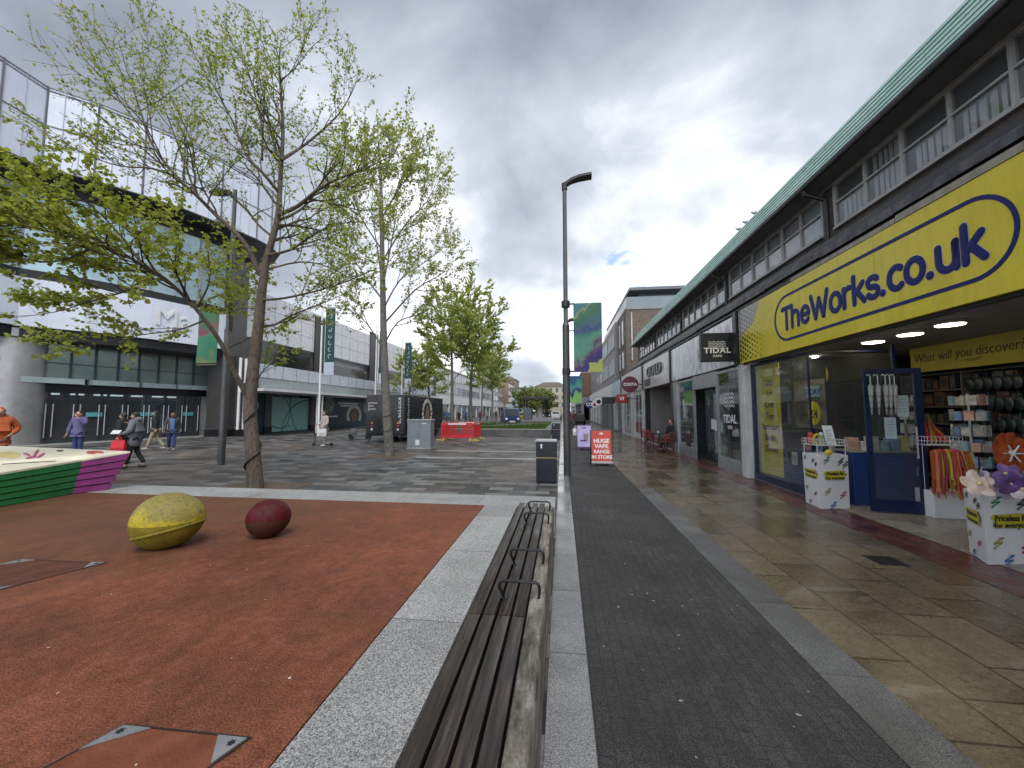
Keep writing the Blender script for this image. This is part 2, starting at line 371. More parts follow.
mb = MB(); mb.box(-1.025, -0.595, -5, 5.14, 0.0, PH + .004); struct('granite_border_pavement', mb, m_gran)
mb = MB(); mb.box(-15, -0.10, 5.145, 5.74, 0.0, PH + .004, bev=.01); struct('granite_edge_pavement', mb, m_granx)
# ------------------------------------------------------------------ timber bench in the retaining edge
def wood_mat():
    m, nt, b = newmat('wet_timber')
    co = coords(nt, (30, 1.3, 30)); g = noise(nt, co, 2.2, 6, 0.6, 0.4); n = noise(nt, coords(nt, (3, 0.8, 3)), 1.4, 5, 0.6)
    c = ramp(nt, g, [(0.36, (0.009, 0.0065, 0.005)), (0.52, (0.026, 0.018, 0.0135)), (0.66, (0.068, 0.049, 0.035))])
    sp = nt.n('ShaderNodeSeparateXYZ'); nt.l(coords(nt), sp.inputs[0])
    edge = mth(nt, 'LESS_THAN', sp.outputs[0], -0.50)
    c = mixc(nt, mth(nt, 'MULTIPLY', mth(nt, 'MULTIPLY', edge, 1.0), ramp(nt, n, [(0.36, 0.1), (0.6, 0.8)])), c, (0.12, 0.10, 0.075))
    c = mixc(nt, ramp(nt, n, [(0.5, 0.0), (0.75, 0.5)]), c, (0.035, 0.03, 0.025))
    b.inputs['Specular IOR Level'].default_value = 0.32; nt.l(c, b.inputs['Base Color']); nt.l(ramp(nt, n, [(0.35, 0.2), (0.65, 0.55)]), b.inputs['Roughness']); bump(nt, b, g, 0.3, 0.003)
    return m
m_wood = wood_mat()
def conc_mat():
    m, nt, b = newmat('stained_concrete')
    co = coords(nt); n = noise(nt, coords(nt, (6, 1.5, 6)), 1.6, 7, 0.7, 0.3); f = noise(nt, co, 70, 4, 0.7)
    c = ramp(nt, n, [(0.38, (0.045, 0.038, 0.030)), (0.5, (0.15, 0.132, 0.108)), (0.6, (0.29, 0.27, 0.24)), (0.72, (0.11, 0.095, 0.075))])
    c = mixc(nt, 1.0, c, ramp(nt, f, [(0.3, 0.65), (0.7, 1.2)]), 'MULTIPLY')
    nt.l(c, b.inputs['Base Color']); b.inputs['Roughness'].default_value = 0.6; bump(nt, b, f, 0.4, 0.004)
    return m
m_conc = conc_mat()
bench = thing('timber_bench', 'long wet dark timber bench set in the granite edge with black armrests', 'bench', (-0.38, 1.5, 0))
mb = MB()
for k in range(4):
    x0 = -0.582 + k * 0.0905
    y = -4.0
    for L in (6.42, 2.9):                                         # boards butt with a fine joint
        mb.box(x0, x0 + 0.0745, y, y + L - .006, PH - .035, PH + .006, bev=.006); y += L
mb.build('seat', m_wood, bench, True)
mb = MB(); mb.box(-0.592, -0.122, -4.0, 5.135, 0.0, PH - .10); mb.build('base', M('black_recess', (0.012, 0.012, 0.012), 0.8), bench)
mb = MB()
for y0, y1 in ((-4.0, 2.55), (2.556, 5.14)):
    prof = [(-0.222, PH - .10), (-0.222, PH + .012), (-0.215, PH + .018), (-0.142, PH + .018), (-0.128, PH + .010), (-0.122, PH - .004), (-0.118, 0.0), (-0.2, 0.0)]
    n = len(prof)
    vs = [(x, y0, z) for x, z in prof] + [(x, y1, z) for x, z in prof]
    mb.add(vs, [tuple(range(n)), tuple(range(n, 2 * n))[::-1]] + [(i, n + i, n + (i + 1) % n, (i + 1) % n) for i in range(n)])
mb.build('concrete_edge', m_conc, bench, True, ang=50)
m_arm = M('black_armrest_steel', (0.035, 0.035, 0.037), 0.32, 0.6, dirt=0.3)
for y, z in ((2.64, .14), (3.22, .14), (4.34, .14), (4.88, .14)):
    mb = MB(); h = PH + z
    pts = [(-0.395, y, PH + .004), (-0.42, y, h - .05), (-0.415, y, h - .012), (-0.39, y, h), (-0.185, y, h), (-0.16, y, h - .012), (-0.155, y, h - .05), (-0.165, y, PH + .004)]
    pts = [(p[0], y - (0.06 if i in (1, 2, 3, 4, 5, 6) else 0) * (1 if i in (2, 3, 4, 5) else .7), p[2]) for i, p in enumerate(pts)]
    sub = MB(); sub.tube(pts, 0.010, 8); mb.v, mb.f, mb.m = sub.v, sub.f, sub.m
    for x in (-0.395, -0.165): mb.box(x - .022, x + .022, y - .022, y + .022, PH + .004, PH + .012)
    mb.build('armrest', m_arm, bench, True)
# ------------------------------------------------------------------ egg and ball sculptures
def egg_mat(name, col, top, seamz, groove=False):
    m, nt, b = newmat(name); co = coords(nt)
    n = noise(nt, co, 4.5, 7, 0.68); f = noise(nt, co, 40, 4, 0.7)
    sp = nt.n('ShaderNodeSeparateXYZ'); nt.l(co, sp.inputs[0])
    c = mixc(nt, 1.0, col, ramp(nt, n, [(0.3, 0.65), (0.65, 1.15)]), 'MULTIPLY')
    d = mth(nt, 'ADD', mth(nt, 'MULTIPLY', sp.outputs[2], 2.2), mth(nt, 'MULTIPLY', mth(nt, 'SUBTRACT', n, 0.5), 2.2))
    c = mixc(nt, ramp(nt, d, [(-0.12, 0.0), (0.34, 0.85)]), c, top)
    if groove:
        at = nt.n('ShaderNodeMath', operation='ARCTAN2'); nt.l(sp.outputs[0], at.inputs[0]); nt.l(sp.outputs[1], at.inputs[1])
        s = mth(nt, 'ABSOLUTE', mth(nt, 'SINE', mth(nt, 'MULTIPLY', at.outputs[0], 10.0)))
        c = mixc(nt, mth(nt, 'MULTIPLY', ramp(nt, s, [(0.0, 0.5), (0.25, 0.0)]), 0.8), c, (0.03, 0.008, 0.01))
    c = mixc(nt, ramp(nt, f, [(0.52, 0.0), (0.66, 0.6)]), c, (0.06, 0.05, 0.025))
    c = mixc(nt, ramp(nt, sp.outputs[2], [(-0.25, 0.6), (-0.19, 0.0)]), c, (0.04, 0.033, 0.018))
    b.inputs['Specular IOR Level'].default_value = 0.2; nt.l(c, b.inputs['Base Color']); nt.l(ramp(nt, n, [(0.3, 0.4), (0.7, 0.7)]), b.inputs['Roughness']); bump(nt, b, f, 0.3, 0.004)
    return m
def egg(name, label, cat, c, r, rot, mat, taper, seam=False):
    t = thing(name, label, cat, c)
    R = Euler(rot).to_matrix().to_4x4()
    mb = MB()
    def fn(u):
        k = 1 + taper * u.x
        return Vector((u.x, u.y * k, u.z * k))
    mb.ell((0, 0, 0), r, 48, 32, R, fn=fn)
    body = mb.build('shell', mat, t, True, local=True)
    if seam:
        mb = MB(); pts = []
        for i in range(49):
            a = 2 * PI * i / 48; zz = -0.30; q = math.sqrt(1 - zz * zz); u = fn(Vector((math.cos(a) * q, math.sin(a) * q, zz)))
            pts.append(R @ Vector((u.x * (r[0] + .002), u.y * (r[1] + .002), u.z * r[2])))
        mb.tube(pts, 0.011, 8, False); mb.build('seam_ridge', mat, t, True, local=True)
    return t
p = gp(170, 549, PH)
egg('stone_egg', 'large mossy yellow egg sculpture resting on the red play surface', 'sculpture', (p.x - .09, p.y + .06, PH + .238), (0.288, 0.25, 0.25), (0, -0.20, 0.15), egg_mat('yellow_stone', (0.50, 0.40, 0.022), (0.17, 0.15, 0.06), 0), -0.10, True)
p = gp(270, 538, PH)
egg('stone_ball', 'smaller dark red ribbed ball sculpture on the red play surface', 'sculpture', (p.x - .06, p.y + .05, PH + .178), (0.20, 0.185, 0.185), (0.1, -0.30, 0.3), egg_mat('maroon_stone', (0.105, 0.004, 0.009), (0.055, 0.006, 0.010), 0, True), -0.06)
# shell colour darkens toward the bottom; no separate ring is drawn on the ground
# ------------------------------------------------------------------ inset access covers
m_plate = M('galvanised_plate', (0.40, 0.41, 0.42), 0.35, 0.7, dirt=0.4); m_gap = M('cover_gap', (0.012, 0.01, 0.009), 0.9)
def cover(label, a, b_, c, size):
    """a: corner, b_: next corner to the +x side, c: direction toward the camera"""
    t = thing('access_cover', label, 'manhole cover', (a.x, a.y, PH))
    ex = (b_ - a).normalized(); ey = c; L = (b_ - a).length
    P = lambda u, v, z: a + ex * u + ey * v + Vector((0, 0, z))
    mb = MB()
    def ln(u0, v0, u1, v1, wd):
        du, dv = (0, wd) if abs(u1 - u0) > abs(v1 - v0) else (wd, 0)
        mb.quad(P(u0, v0, .0045), P(u1, v1, .0045), P(u1 + du, v1 + dv, .0045), P(u0 + du, v0 + dv, .0045))
    ln(-.006, -.006, L + .006, -.006, .008); ln(-.006, size, L + .006, size, .008); ln(-.006, 0, -.006, size, .008); ln(L, 0, L, size, .008)
    mb.build('frame_gap', m_gap, t)
    mb = MB(); mb.quad(P(.003, .003, .0025), P(.003, size - .002, .0025), P(L - .002, size - .002, .0025), P(L - .002, .003, .0025)); mb.build('infill', M('cover_infill_%.1f' % size, (.10, .042, .027) if size > .5 else (.165, .055, .03), .8, var=.3, vs=6, spec=.15, bmp=.5, bs=90), t)
    for (u, v, su, sv) in ((0, 0, 1, 1), (L, 0, -1, 1), (0, size, 1, -1), (L, size, -1, -1)):
        k = 0.125; mb = MB()
        tri = [P(u + su * .004, v + sv * .004, .004), P(u + su * k, v + sv * .004, .004), P(u + su * .004, v + sv * k, .004)]
        if su * sv < 0: tri = [tri[0], tri[2], tri[1]]
        up = [q + Vector((0, 0, .004)) for q in tri]
        mb.add(tri + up, [(3, 4, 5), (0, 1, 4, 3), (1, 2, 5, 4), (2, 0, 3, 5)]); mb.mi = 1
        cc = P(u + su * .034, v + sv * .034, .0095)
        star = []
        for i in range(12):
            r = .017 if i % 2 == 0 else .010; star.append(cc + Vector((math.cos(i * PI / 6) * r, math.sin(i * PI / 6) * r, 0)))
        mb.add(star, [tuple(range(12))]); mb.build('corner_plate', [m_plate, m_gap], t)
a, b_ = gp(124, 726, PH), gp(249, 739, PH); cover('red filled access cover with grey corner plates, cut by the bottom edge', a, b_, Vector((-0.35, -1, 0)).normalized(), .46)
a, b_ = gp(22, 560, PH), gp(106, 563, PH); cover('red filled access cover with pale corner plates, in front of the yellow egg', a, b_, Vector((-.35, -1, 0)).normalized(), .6)
# flat square gully in the slabs
t = thing('drain_cover', 'small dark square drain cover in the brown slab pavement', 'drain', (3.52, 4.86, 0))
mb = MB(); mb.box(3.38, 3.66, 4.72, 5.0, .004, .009)
for i in range(6): mb.box(3.40 + i * .043, 3.418 + i * .043, 4.75, 4.97, .009, .013)
mb.build('grating', M('cast_iron', (0.02, 0.02, 0.021), 0.5, 0.5), t)
# fallen petals and gum spots: nobody could count them
def flecks(name, label, n, area, size, mats, z, kind='stuff'):
    mb = MB()
    for _ in range(n):
        x, y = area(); s = random.uniform(*size); a = random.random() * PI
        pts = [(x + math.cos(a + q) * s * k, y + math.sin(a + q) * s * k, z + random.uniform(0, .002)) for q, k in ((0, 1), (1.1, .6), (2.2, .7), (3.14, 1), (4.4, .55), (5.3, .65))]
        mb.add(pts, [tuple(range(6))], random.randrange(len(mats)))
    o = mb.build(name, mats); tag(o, label, 'litter', kind=kind); return o
flecks('flattened_gum', 'larger pale grey flattened gum patches on the dark cycle path', 26, lambda: (random.uniform(.25, 1.5), random.uniform(1.6, 7)), (.010, .019), [M('gum_grey', (0.22, 0.22, 0.21), .75)], .0065)
m_pet = [M('petal_cream', (0.6, 0.55, 0.36), 0.7), M('petal_yellow', (0.5, 0.42, 0.14), 0.7), M('petal_white', (0.65, 0.63, 0.56), 0.7), M('leaf_dry', (0.12, 0.07, 0.03), 0.8)]
flecks('fallen_petals', 'tiny cream petals and dry bits scattered over the red play surface', 120, lambda: (random.uniform(-6.5, -1.1), random.uniform(0.8, 5.1)), (.003, .008), m_pet, PH + .003)
flecks('gum_spots', 'pale flattened gum spots and crumbs scattered over dark cycle path', 45, lambda: (random.uniform(.2, 1.55), random.uniform(1.5, 11)), (.005, .012), [M('old_gum', (0.16, 0.16, 0.155), 0.7), M('gum_pale', (0.26, 0.26, 0.25), .7)], .007)
# ================================================================== RIGHT-HAND SHOP TERRACE
XF = 4.50
m_brickd = paver('dark_brick_wall', (0.045, 0.035, 0.03), (0.10, 0.078, 0.062), (0.05, 0.048, 0.045), 0.22, 0.075, 0.008, rough=(0.6, 0.9), speck=0.3)
def wallbrick(name, c1, c2, mo):
    m = paver(name, c1, c2, mo, 0.225, 0.075, 0.009, rough=(0.6, 0.9), speck=0.25, wet_scale=0.4)
    n = m.node_tree; br = [x for x in n.nodes if x.type == 'TEX_BRICK'][0]; nt = NT(n)
    sp = nt.n('ShaderNodeSeparateXYZ'); cb = nt.n('ShaderNodeCombineXYZ'); nt.l(coords(nt), sp.inputs[0])
    nt.l(mth(nt, 'ADD', sp.outputs[0], sp.outputs[1]), cb.inputs[0]); nt.l(sp.outputs[2], cb.inputs[1]); nt.l(cb.outputs[0], br.inputs['Vector'])
    return m
m_bk = wallbrick('pier_brick', (0.035, 0.028, 0.024), (0.09, 0.07, 0.058), (0.06, 0.055, 0.05))
m_bk2 = wallbrick('brown_brick', (0.085, 0.060, 0.042), (0.19, 0.135, 0.095), (0.15, 0.13, 0.11))
m_blackp = M('black_fascia_paint', (0.022, 0.022, 0.023), 0.4, dirt=0.3)
m_lead = M('weathered_lead', (0.10, 0.105, 0.115), 0.4, 0.3, var=0.8, vs=6, bmp=0.8, bs=8, dirt=0.6)
m_frame = M('old_white_window_paint', (0.36, 0.35, 0.33), 0.5, dirt=0.55)
m_soff = M('dark_soffit', (0.12, 0.12, 0.118), 0.7, dirt=0.3)
m_pane = glass('window_pane', (0.82, 0.84, 0.85), 0.10)
m_shopglass = glass('shop_glass', (0.86, 0.89, 0.89), 0.03)
m_alu = M('aluminium', (0.42, 0.43, 0.44), 0.35, 0.7, dirt=0.2)
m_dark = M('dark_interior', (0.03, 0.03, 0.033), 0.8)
def copper():
    m, nt, b = newmat('green_copper'); co = coords(nt); n = noise(nt, coords(nt, (3, .5, 3)), 1.6, 7, 0.68); n2 = noise(nt, co, 6, 5, 0.6)
    c = ramp(nt, n, [(0.28, (0.20, 0.34, 0.28)), (0.5, (0.31, 0.47, 0.405)), (0.7, (0.45, 0.59, 0.53))])
    c = mixc(nt, ramp(nt, n2, [(0.55, 0), (0.75, 0.55)]), c, (0.05, 0.085, 0.07))
    nt.l(c, b.inputs['Base Color']); b.inputs['Roughness'].default_value = 0.55; bump(nt, b, n2, 0.2, 0.01); return m
m_copper = copper()
Y0, Y1 = -6.0, 26.0
bld = thing('shop_terrace', 'long two storey shop terrace with green copper roof edge and grimy upper windows', 'building', (5.0, 10, 0))
mb = MB()
bays = [(-5.6, -1.6), (-1.05, 2.95), (3.3, 7.52), (7.86, 12.0), (12.35, 16.5), (16.85, 21.0), (21.35, 25.5)]
mb.box(5.0, 13, Y0, Y1, 4.12, 4.98)                              # band below sills
mb.box(5.0, 13, Y0, Y1, 5.815, 5.86)
e = [Y0] + [q for b_ in bays for q in b_] + [Y1]
for i in range(0, len(e), 2): mb.box(5.0, 5.4, e[i], e[i + 1], 4.98, 5.815)
mb.box(5.4, 13, Y1 - .3, Y1, 0, 5.86); mb.box(12.6, 13, Y0, Y1, 0, 5.86)
mb.build('wall', m_bk, bld)
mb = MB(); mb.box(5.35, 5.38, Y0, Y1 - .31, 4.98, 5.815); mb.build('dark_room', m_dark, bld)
# ledge, flashing
mb = MB(); mb.box(4.50, 5.0, Y0, Y1, 4.20, 4.34); mb.box(4.62, 4.998, Y0, Y1, 4.34, 4.62); mb.box(4.62, 4.998, Y0, Y1, 2.98, 4.20); mb.build('ledge', m_blackp, bld)
mb = MB(); y = Y0
while y < Y1:
    L = min(random.uniform(1.2, 2.0), Y1 - y)
    dz = random.uniform(-.022, .018)
    prof = [(4.44, 4.30 + dz), (4.43, 4.40 + dz), (4.455, 4.432 + dz), (4.61, 4.46), (4.61, 4.44), (4.47, 4.405 + dz), (4.455, 4.30 + dz)]
    n = len(prof); vs = [(x, y, z) for x, z in prof] + [(x, y + L - .008, z) for x, z in prof]
    mb.add(vs, [tuple(range(n)), tuple(range(n, 2 * n))[::-1]] + [(i, n + i, n + (i + 1) % n, (i + 1) % n) for i in range(n)])
    y += L
mb.build('flashing', m_lead, bld, True, ang=30)
mb = MB(); mb.box(4.442, 4.499, Y0, 5.6, 4.165, 4.255); mb.box(4.446, 4.499, 5.62, 8.0, 4.165, 4.235); mb.build('timber_batten', M('bare_timber', (0.30, 0.27, 0.22), 0.7, dirt=0.7), bld)
# soffit, gutter, roof
mb = MB(); mb.box(4.60, 5.0, Y0, Y1, 5.835, 5.86); mb.build('soffit', m_soff, bld)
mb = MB(); mb.box(4.965, 4.998, Y0, Y1, 5.81, 5.833); mb.build('window_head', m_frame, bld)
mb = MB()
sub = [(4.60, 5.90), (4.52, 5.90), (4.515, 5.845), (4.535, 5.81), (4.57, 5.80), (4.60, 5.82)]
n = len(sub); vs = [(x, Y0, z) for x, z in sub] + [(x, Y1, z) for x, z in sub]
mb.add(vs, [tuple(range(n)), tuple(range(n, 2 * n))[::-1]] + [(i, n + i, n + (i + 1) % n, (i + 1) % n) for i in range(n)])
mb.build('gutter', m_blackp, bld, True, ang=40)
prof = []
for i in range(6):
    t = i / 6; x, z = 4.545 + 0.42 * t, 5.905 + .80 * t - 0.05 * math.sin(t * PI) * 0
    prof += [(x, z), (x + 0.086, z + 0.134)]
prof += [(5.0, 6.70), (9.0, 6.95), (13.0, 6.70), (13.0, 5.87), (4.62, 5.87)]
n = len(prof); mb = MB()
ys = [Y0 + (Y1 - Y0) * i / 60 for i in range(61)]
off = [.008 * math.sin(k * .55) + .006 * math.sin(k * 1.3 + 1) for k, _ in enumerate(ys)]
vs = [(x + (off[k] if j < 12 else 0), yv, z + (off[k] * .8 if j < 12 else 0)) for k, yv in enumerate(ys) for j, (x, z) in enumerate(prof)]
fs = [(k * n + i, (k + 1) * n + i, (k + 1) * n + (i + 1) % n, k * n + (i + 1) % n) for k in range(60) for i in range(n)]
mb.add(vs, fs + [tuple(range(n)), tuple(range(60 * n, 61 * n))[::-1]])
mb.build('roof', m_copper, bld)
# downpipes at the piers
for y in (7.69, 12.17, 16.67, 21.17):
    mb = MB(); mb.tube([(4.57, y, 5.82), (4.60, y, 5.74), (4.93, y, 5.62), (4.955, y, 5.52), (4.955, y, 4.62)], 0.036, 8)
    mb.build('downpipe', m_blackp, bld, True)
# windows: frame, panes, curtains
m_curt = M('net_curtain', (0.75, 0.73, 0.68), 0.9, var=0.2, vs=2); m_panelw = M('white_window_panel', (0.68, 0.68, 0.66), 0.5, dirt=0.4)
for bi, (a, b_) in enumerate(bays):
    n = 6; st = (b_ - a) / n
    mb = MB()
    for z0, z1 in ((4.985, 5.035), (5.425, 5.455), (5.775, 5.808)): mb.box(4.985, 5.05, a, b_, z0, z1)
    for i in range(n + 1):
        y = a + i * st; mb.box(4.982 if i % 2 == 0 else 4.99, 5.053, y - .022, y + .022, 4.984, 5.809)
    mb.box(4.94, 5.04, a, b_, 4.95, 4.984)
    wnd = mb.build('window', m_frame, bld)
    mb = MB(); mb.box(5.018, 5.024, a + .02, b_ - .02, 5.03, 5.785); mb.build('pane', m_pane, wnd)
    mb = MB()
    if bi in (2, 4, 6):
        for i in range(n):                                        # folded curtains, some drawn higher
            ya, yb = a + i * st + .03, a + (i + 1) * st - .03; top = random.choice((5.42, 5.78, 5.78))
            k = 0; y = ya; pr_ = []
            while y < yb: pr_.append((5.08, y)); y += random.uniform(.05, .09) if k % 2 == 0 else random.uniform(.02, .04); k += 1
            for q_, ((xa, y_a), (xb, y_b)) in enumerate(zip(pr_, pr_[1:])):
                if q_ % 2: xa, xb = 5.13, 5.13
                mb.quad((xa, y_a, 5.03), (xa, y_a, top), (xb, y_b, top), (xb, y_b, 5.03))
        mb.build('curtain', m_curt, wnd)
    else:
        for i in range(n):
            ya, yb = a + i * st + .03, a + (i + 1) * st - .03
            mb.box(5.07, 5.08, ya, yb, 5.04, 5.42); mb.box(5.07, 5.08, ya, yb, 5.46, 5.78)
        mb.build('window_panel', m_panelw, wnd)
# ground floor structure: piers, ceilings, interiors
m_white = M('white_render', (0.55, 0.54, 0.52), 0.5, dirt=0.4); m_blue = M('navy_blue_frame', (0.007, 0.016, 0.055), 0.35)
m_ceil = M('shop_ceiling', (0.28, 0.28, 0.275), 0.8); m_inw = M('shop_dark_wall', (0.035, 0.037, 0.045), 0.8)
mb = MB(); mb.box(4.50, 4.98, 10.26, 10.50, 0, 2.86, bev=.012); mb.build('pier', m_white, bld)
mb = MB(); mb.box(4.55, 12.6, Y0, 10.25, 2.95, 2.975); mb.build('porch_ceiling', m_ceil, bld)
mb = MB(); mb.box(4.52, 4.60, Y0, 10.25, 2.80, 2.949); mb.build('sign_beam', m_blackp, bld)
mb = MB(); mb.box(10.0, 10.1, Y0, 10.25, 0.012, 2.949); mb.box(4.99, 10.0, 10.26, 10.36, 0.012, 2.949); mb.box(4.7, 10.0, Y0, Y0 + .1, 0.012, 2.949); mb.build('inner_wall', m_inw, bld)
# ---- fascia sign of the yellow shop
m_yel = M('sign_yellow', (0.66, 0.54, 0.035), 0.25, var=0.10, vs=0.8, dirt=0.28); m_navy = M('sign_navy', (0.014, 0.018, 0.115), 0.45, var=0.08, spec=.2)
m_dotd = M('dot_dark', (0.03, 0.035, 0.02), 0.4); m_dotg = M('dot_grey', (0.13, 0.12, 0.15), 0.4); m_halo = M('letter_halo', (0.62, 0.60, 0.42), 0.35)
sg = thing('fascia_sign', 'huge yellow fascia sign with navy lettering in a rounded outline', 'shop sign', (XF, 6.5, 2.84))
mb = MB()
for a, b_ in ((-1.4, 2.05), (2.056, 6.0), (6.006, 10.28)): mb.box(4.455, 4.515, a, b_, 2.84, 4.16)
mb.build('panel', m_yel, sg)
XS = 4.453
yl = onX(775, 319, XS).y; yr = onX(1017.5, 224, XS).y
zc, r = 3.505, 0.44
path = [(yr + r - r * math.sin(math.radians(t)) , zc + r * math.cos(math.radians(t))) for t in range(0, 181, 9)]
path = [(yr + r, zc + r)] + [(yr + r - r * math.sin(math.radians(t)), zc + r * math.cos(math.radians(t))) for t in range(9, 180, 9)] + [(yr + r, zc - r), (yl - r, zc - r)] + \
       [(yl - r + r * math.sin(math.radians(t)), zc - r * math.cos(math.radians(t))) for t in range(9, 180, 9)] + [(yl - r, zc + r)]
mb = MB(); hw = 0.024; n = len(path); inner = []; outer = []
for i in range(n):
    p0, p1 = Vector(path[i - 1]), Vector(path[(i + 1) % n]); d = (p1 - p0).normalized(); nn_ = Vector((-d.y, d.x)); c = Vector(path[i])
    inner.append(c + nn_ * hw); outer.append(c - nn_ * hw)
vs = [(XS - .004, q.x, q.y) for q in inner] + [(XS - .004, q.x, q.y) for q in outer] + [(XS + .002, q.x, q.y) for q in inner] + [(XS + .002, q.x, q.y) for q in outer]
fs = []
for i in range(n):
    j = (i + 1) % n; fs += [(i, j, n + j, n + i), (i, 2 * n + i, 2 * n + j, j), (n + i, n + j, 3 * n + j, 3 * n + i)]
mb.add(vs, fs); mb.build('outline', m_navy, sg)
# letters as round-ended strokes; each entry: strokes, advance
xh = 0.70
GL = {
 'T': ([[(0, 1), (.62, 1)], [(.31, 1), (.31, 0)]], .72),
 'h': ([[(0, 1), (0, 0)], [(0, .42)] + arc(.21, .46, .21, .24, 170, 0, 8) + [(.42, 0)]], .62),
 'e': ([[(.02, .36), (.47, .36)] + arc(.245, .35, .235, .35, 5, 320, 16)], .64),
 'W': ([[(0, 1), (.24, 0), (.46, .78), (.68, 0), (.92, 1)]], 1.08),
 'o': ([arc(.25, .35, .25, .35, 0, 360, 20)], .68),
 'r': ([[(0, .70), (0, 0)], [(0, .40)] + arc(.22, .42, .22, .27, 170, 75, 6)], .46),
 'k': ([[(0, 1), (0, 0)], [(.38, .68), (.05, .32)], [(.13, .42), (.42, 0)]], .58),
 's': ([arc(.2, .53, .19, .17, 30, 250, 10) + arc(.2, .18, .2, .18, 80, -160, 10)], .55),
 '.': ([[(0, .02), (0.004, .02)]], .26),
 'c': ([arc(.25, .35, .25, .35, 50, 310, 14)], .58),
 'u': ([[(0, .70)] + arc(.22, .26, .22, .26, 180, 360, 10) + [(.44, .70)], [(.44, .70), (.44, 0)]], .66)}
word = 'TheWorks.co.uk'; adv = sum(GL[c][1] for c in word) - .2
ya, yb = onX(782.5, 318, XS).y, onX(983, 250, XS).y
sc = 0.41; kx = (ya - yb) / adv
mb = MB(); hb = MB(); x = 0
for c in word:
    for p in GL[c][0]:
        P = [((x + q[0]) * kx, q[1] * sc) for q in p]
        strokes(mb, [P], 0.046 if c != '.' else .054, (XS - .006, ya, 3.285), FACE_STREET_R, 1, 0.1)
        strokes(hb, [P], 0.052 if c != '.' else .061, (XS - .001, ya, 3.285), FACE_STREET_R, 1, 0.02)
    x += GL[c][1]
mb.build('lettering', m_navy, sg, True, ang=80); hb.build('letter_edge', m_halo, sg, True, ang=80)
# grey corner and half-tone dots at the far end
mb = MB(); mb.add([(XS, 10.278, 3.50), (XS, 10.278, 4.155), (XS, 9.2, 4.155), (XS, 9.55, 3.7)], [(0, 3, 2, 1)]); mb.build('grey_corner', M('sign_grey', (0.36, 0.35, 0.32), 0.3), sg)
mb = MB()
for i in range(11):
    for j in range(11):
        y = 10.20 - i * .118; z = 2.92 + j * .118 + (.059 if i % 2 else 0)
        if z > 4.12: continue
        s = .052 * (1 - i / 11.5) * (1.0 if z < 3.5 else .72); 
        if s < .006: continue
        c = Vector((XS - .003, y, z)); mb.add([c + Vector((0, math.cos(q * PI / 4) * s, math.sin(q * PI / 4) * s)) for q in range(8)], [tuple(range(8))[::-1]], 0 if z < 3.5 else 1)
mb.build('dots', [m_dotd, m_dotg], sg)
# ---- lit discs under the porch
m_lamp = M('lit_diffuser', (1.0, 0.86, 0.62), 0.5, var=0.02, emit=9.0); m_rim = M('lamp_rim', (0.5, 0.5, 0.5), 0.4)
for i, (px_, py_, wd) in enumerate(((873, 341, 26), (910, 333, 30), (950, 323, 38))):
    p = gp(px_, py_, 2.93)
    t = thing('ceiling_lamp', ('smallest and dimmest round lit ceiling lamp under the yellow sign', 'middle one of three round lit ceiling lamps under the yellow sign', 'widest round lit ceiling lamp, next to the inner yellow banner')[i], 'ceiling lamp', p, 0, 'round lamps under the porch')
    mb = MB(); mb.cyl((p.x, p.y, 2.905), (p.x, p.y, 2.948), .17, .17, 24); mb.build('rim', m_rim, t, True)
    mb = MB(); mb.cyl((p.x, p.y, 2.895), (p.x, p.y, 2.904), .15, .155, 24); mb.build('diffuser', m_lamp, t, True)
for px_, py_ in ((768, 361), (776, 353), (802, 349), (815, 357)):
    p = gp(px_, py_, 2.93); p.x = max(p.x, 4.95)
    m_spot = M('lit_spot', (1.0, 0.88, 0.66), .5, var=.02, emit=45.0); t = thing('spot_lamp', 'tiny lit downlight deep behind the yellow shop window', 'ceiling lamp', p, 0, 'small downlights in the shop')
    mb = MB(); mb.cyl((p.x, p.y, 2.92), (p.x, p.y, 2.948), .06, .06, 14); mb.build('diffuser', m_spot, t, True)
# ---- inner yellow banner with handwriting
bn = thing('inner_banner', 'yellow banner with a handwritten question above the shop shelves', 'banner', (7.3, 7, 2.45))
mb = MB(); mb.box(7.3, 7.33, 3.2, 9.08, 2.44, 2.948); mb.build('panel', M('banner_yellow', (.42, .35, .03), .5), bn)
mb = MB(); o = onX(968, 349, 7.29); text_mb(mb, 'What will you discover?', (7.295, 8.02, 2.72), FACE_STREET_R, 0.25, -0.006, .002, 'CENTER', .80, shear=.12)
strokes(mb, [[(-.1, -.14), (.25, -.13)], [(-.02, -.165), (.2, -.155)]], .006, (7.293, 7.95, 2.72), FACE_STREET_R, 1, .3, 6)
mb.build('lettering', M('ink_brown', (0.05, 0.035, 0.01), 0.5), bn)
# ---- glazed window of the yellow shop
wn = thing('shop_window', 'blue framed shop window with yellow category poster', 'shop window', (4.72, 9, 0))
mb = MB()
mb.box(4.66, 4.76, 8.02, 10.25, 0.01, 0.17); mb.box(4.68, 4.75, 8.02, 10.25, 2.74, 2.80)
mb.box(4.67, 4.755, 10.17, 10.24, .17, 2.74); mb.box(4.69, 4.72, 8.03, 8.06, .17, 2.74)
mb.box(4.765, 6.2, 8.02, 8.09, 0.012, .14); mb.box(6.15, 6.2, 8.02, 8.07, .14, 2.9); mb.box(4.77, 6.12, 8.03, 8.08, 2.77, 2.80)
mb.build('frame', m_blue, wn)
mb = MB(); mb.box(4.708, 4.714, 8.09, 10.17, .17, 2.74); mb.build('pane', m_shopglass, wn)
mb = MB(); mb.box(4.77, 6.13, 8.05, 8.056, .14, 2.74); mb.build('pane', m_shopglass, wn)
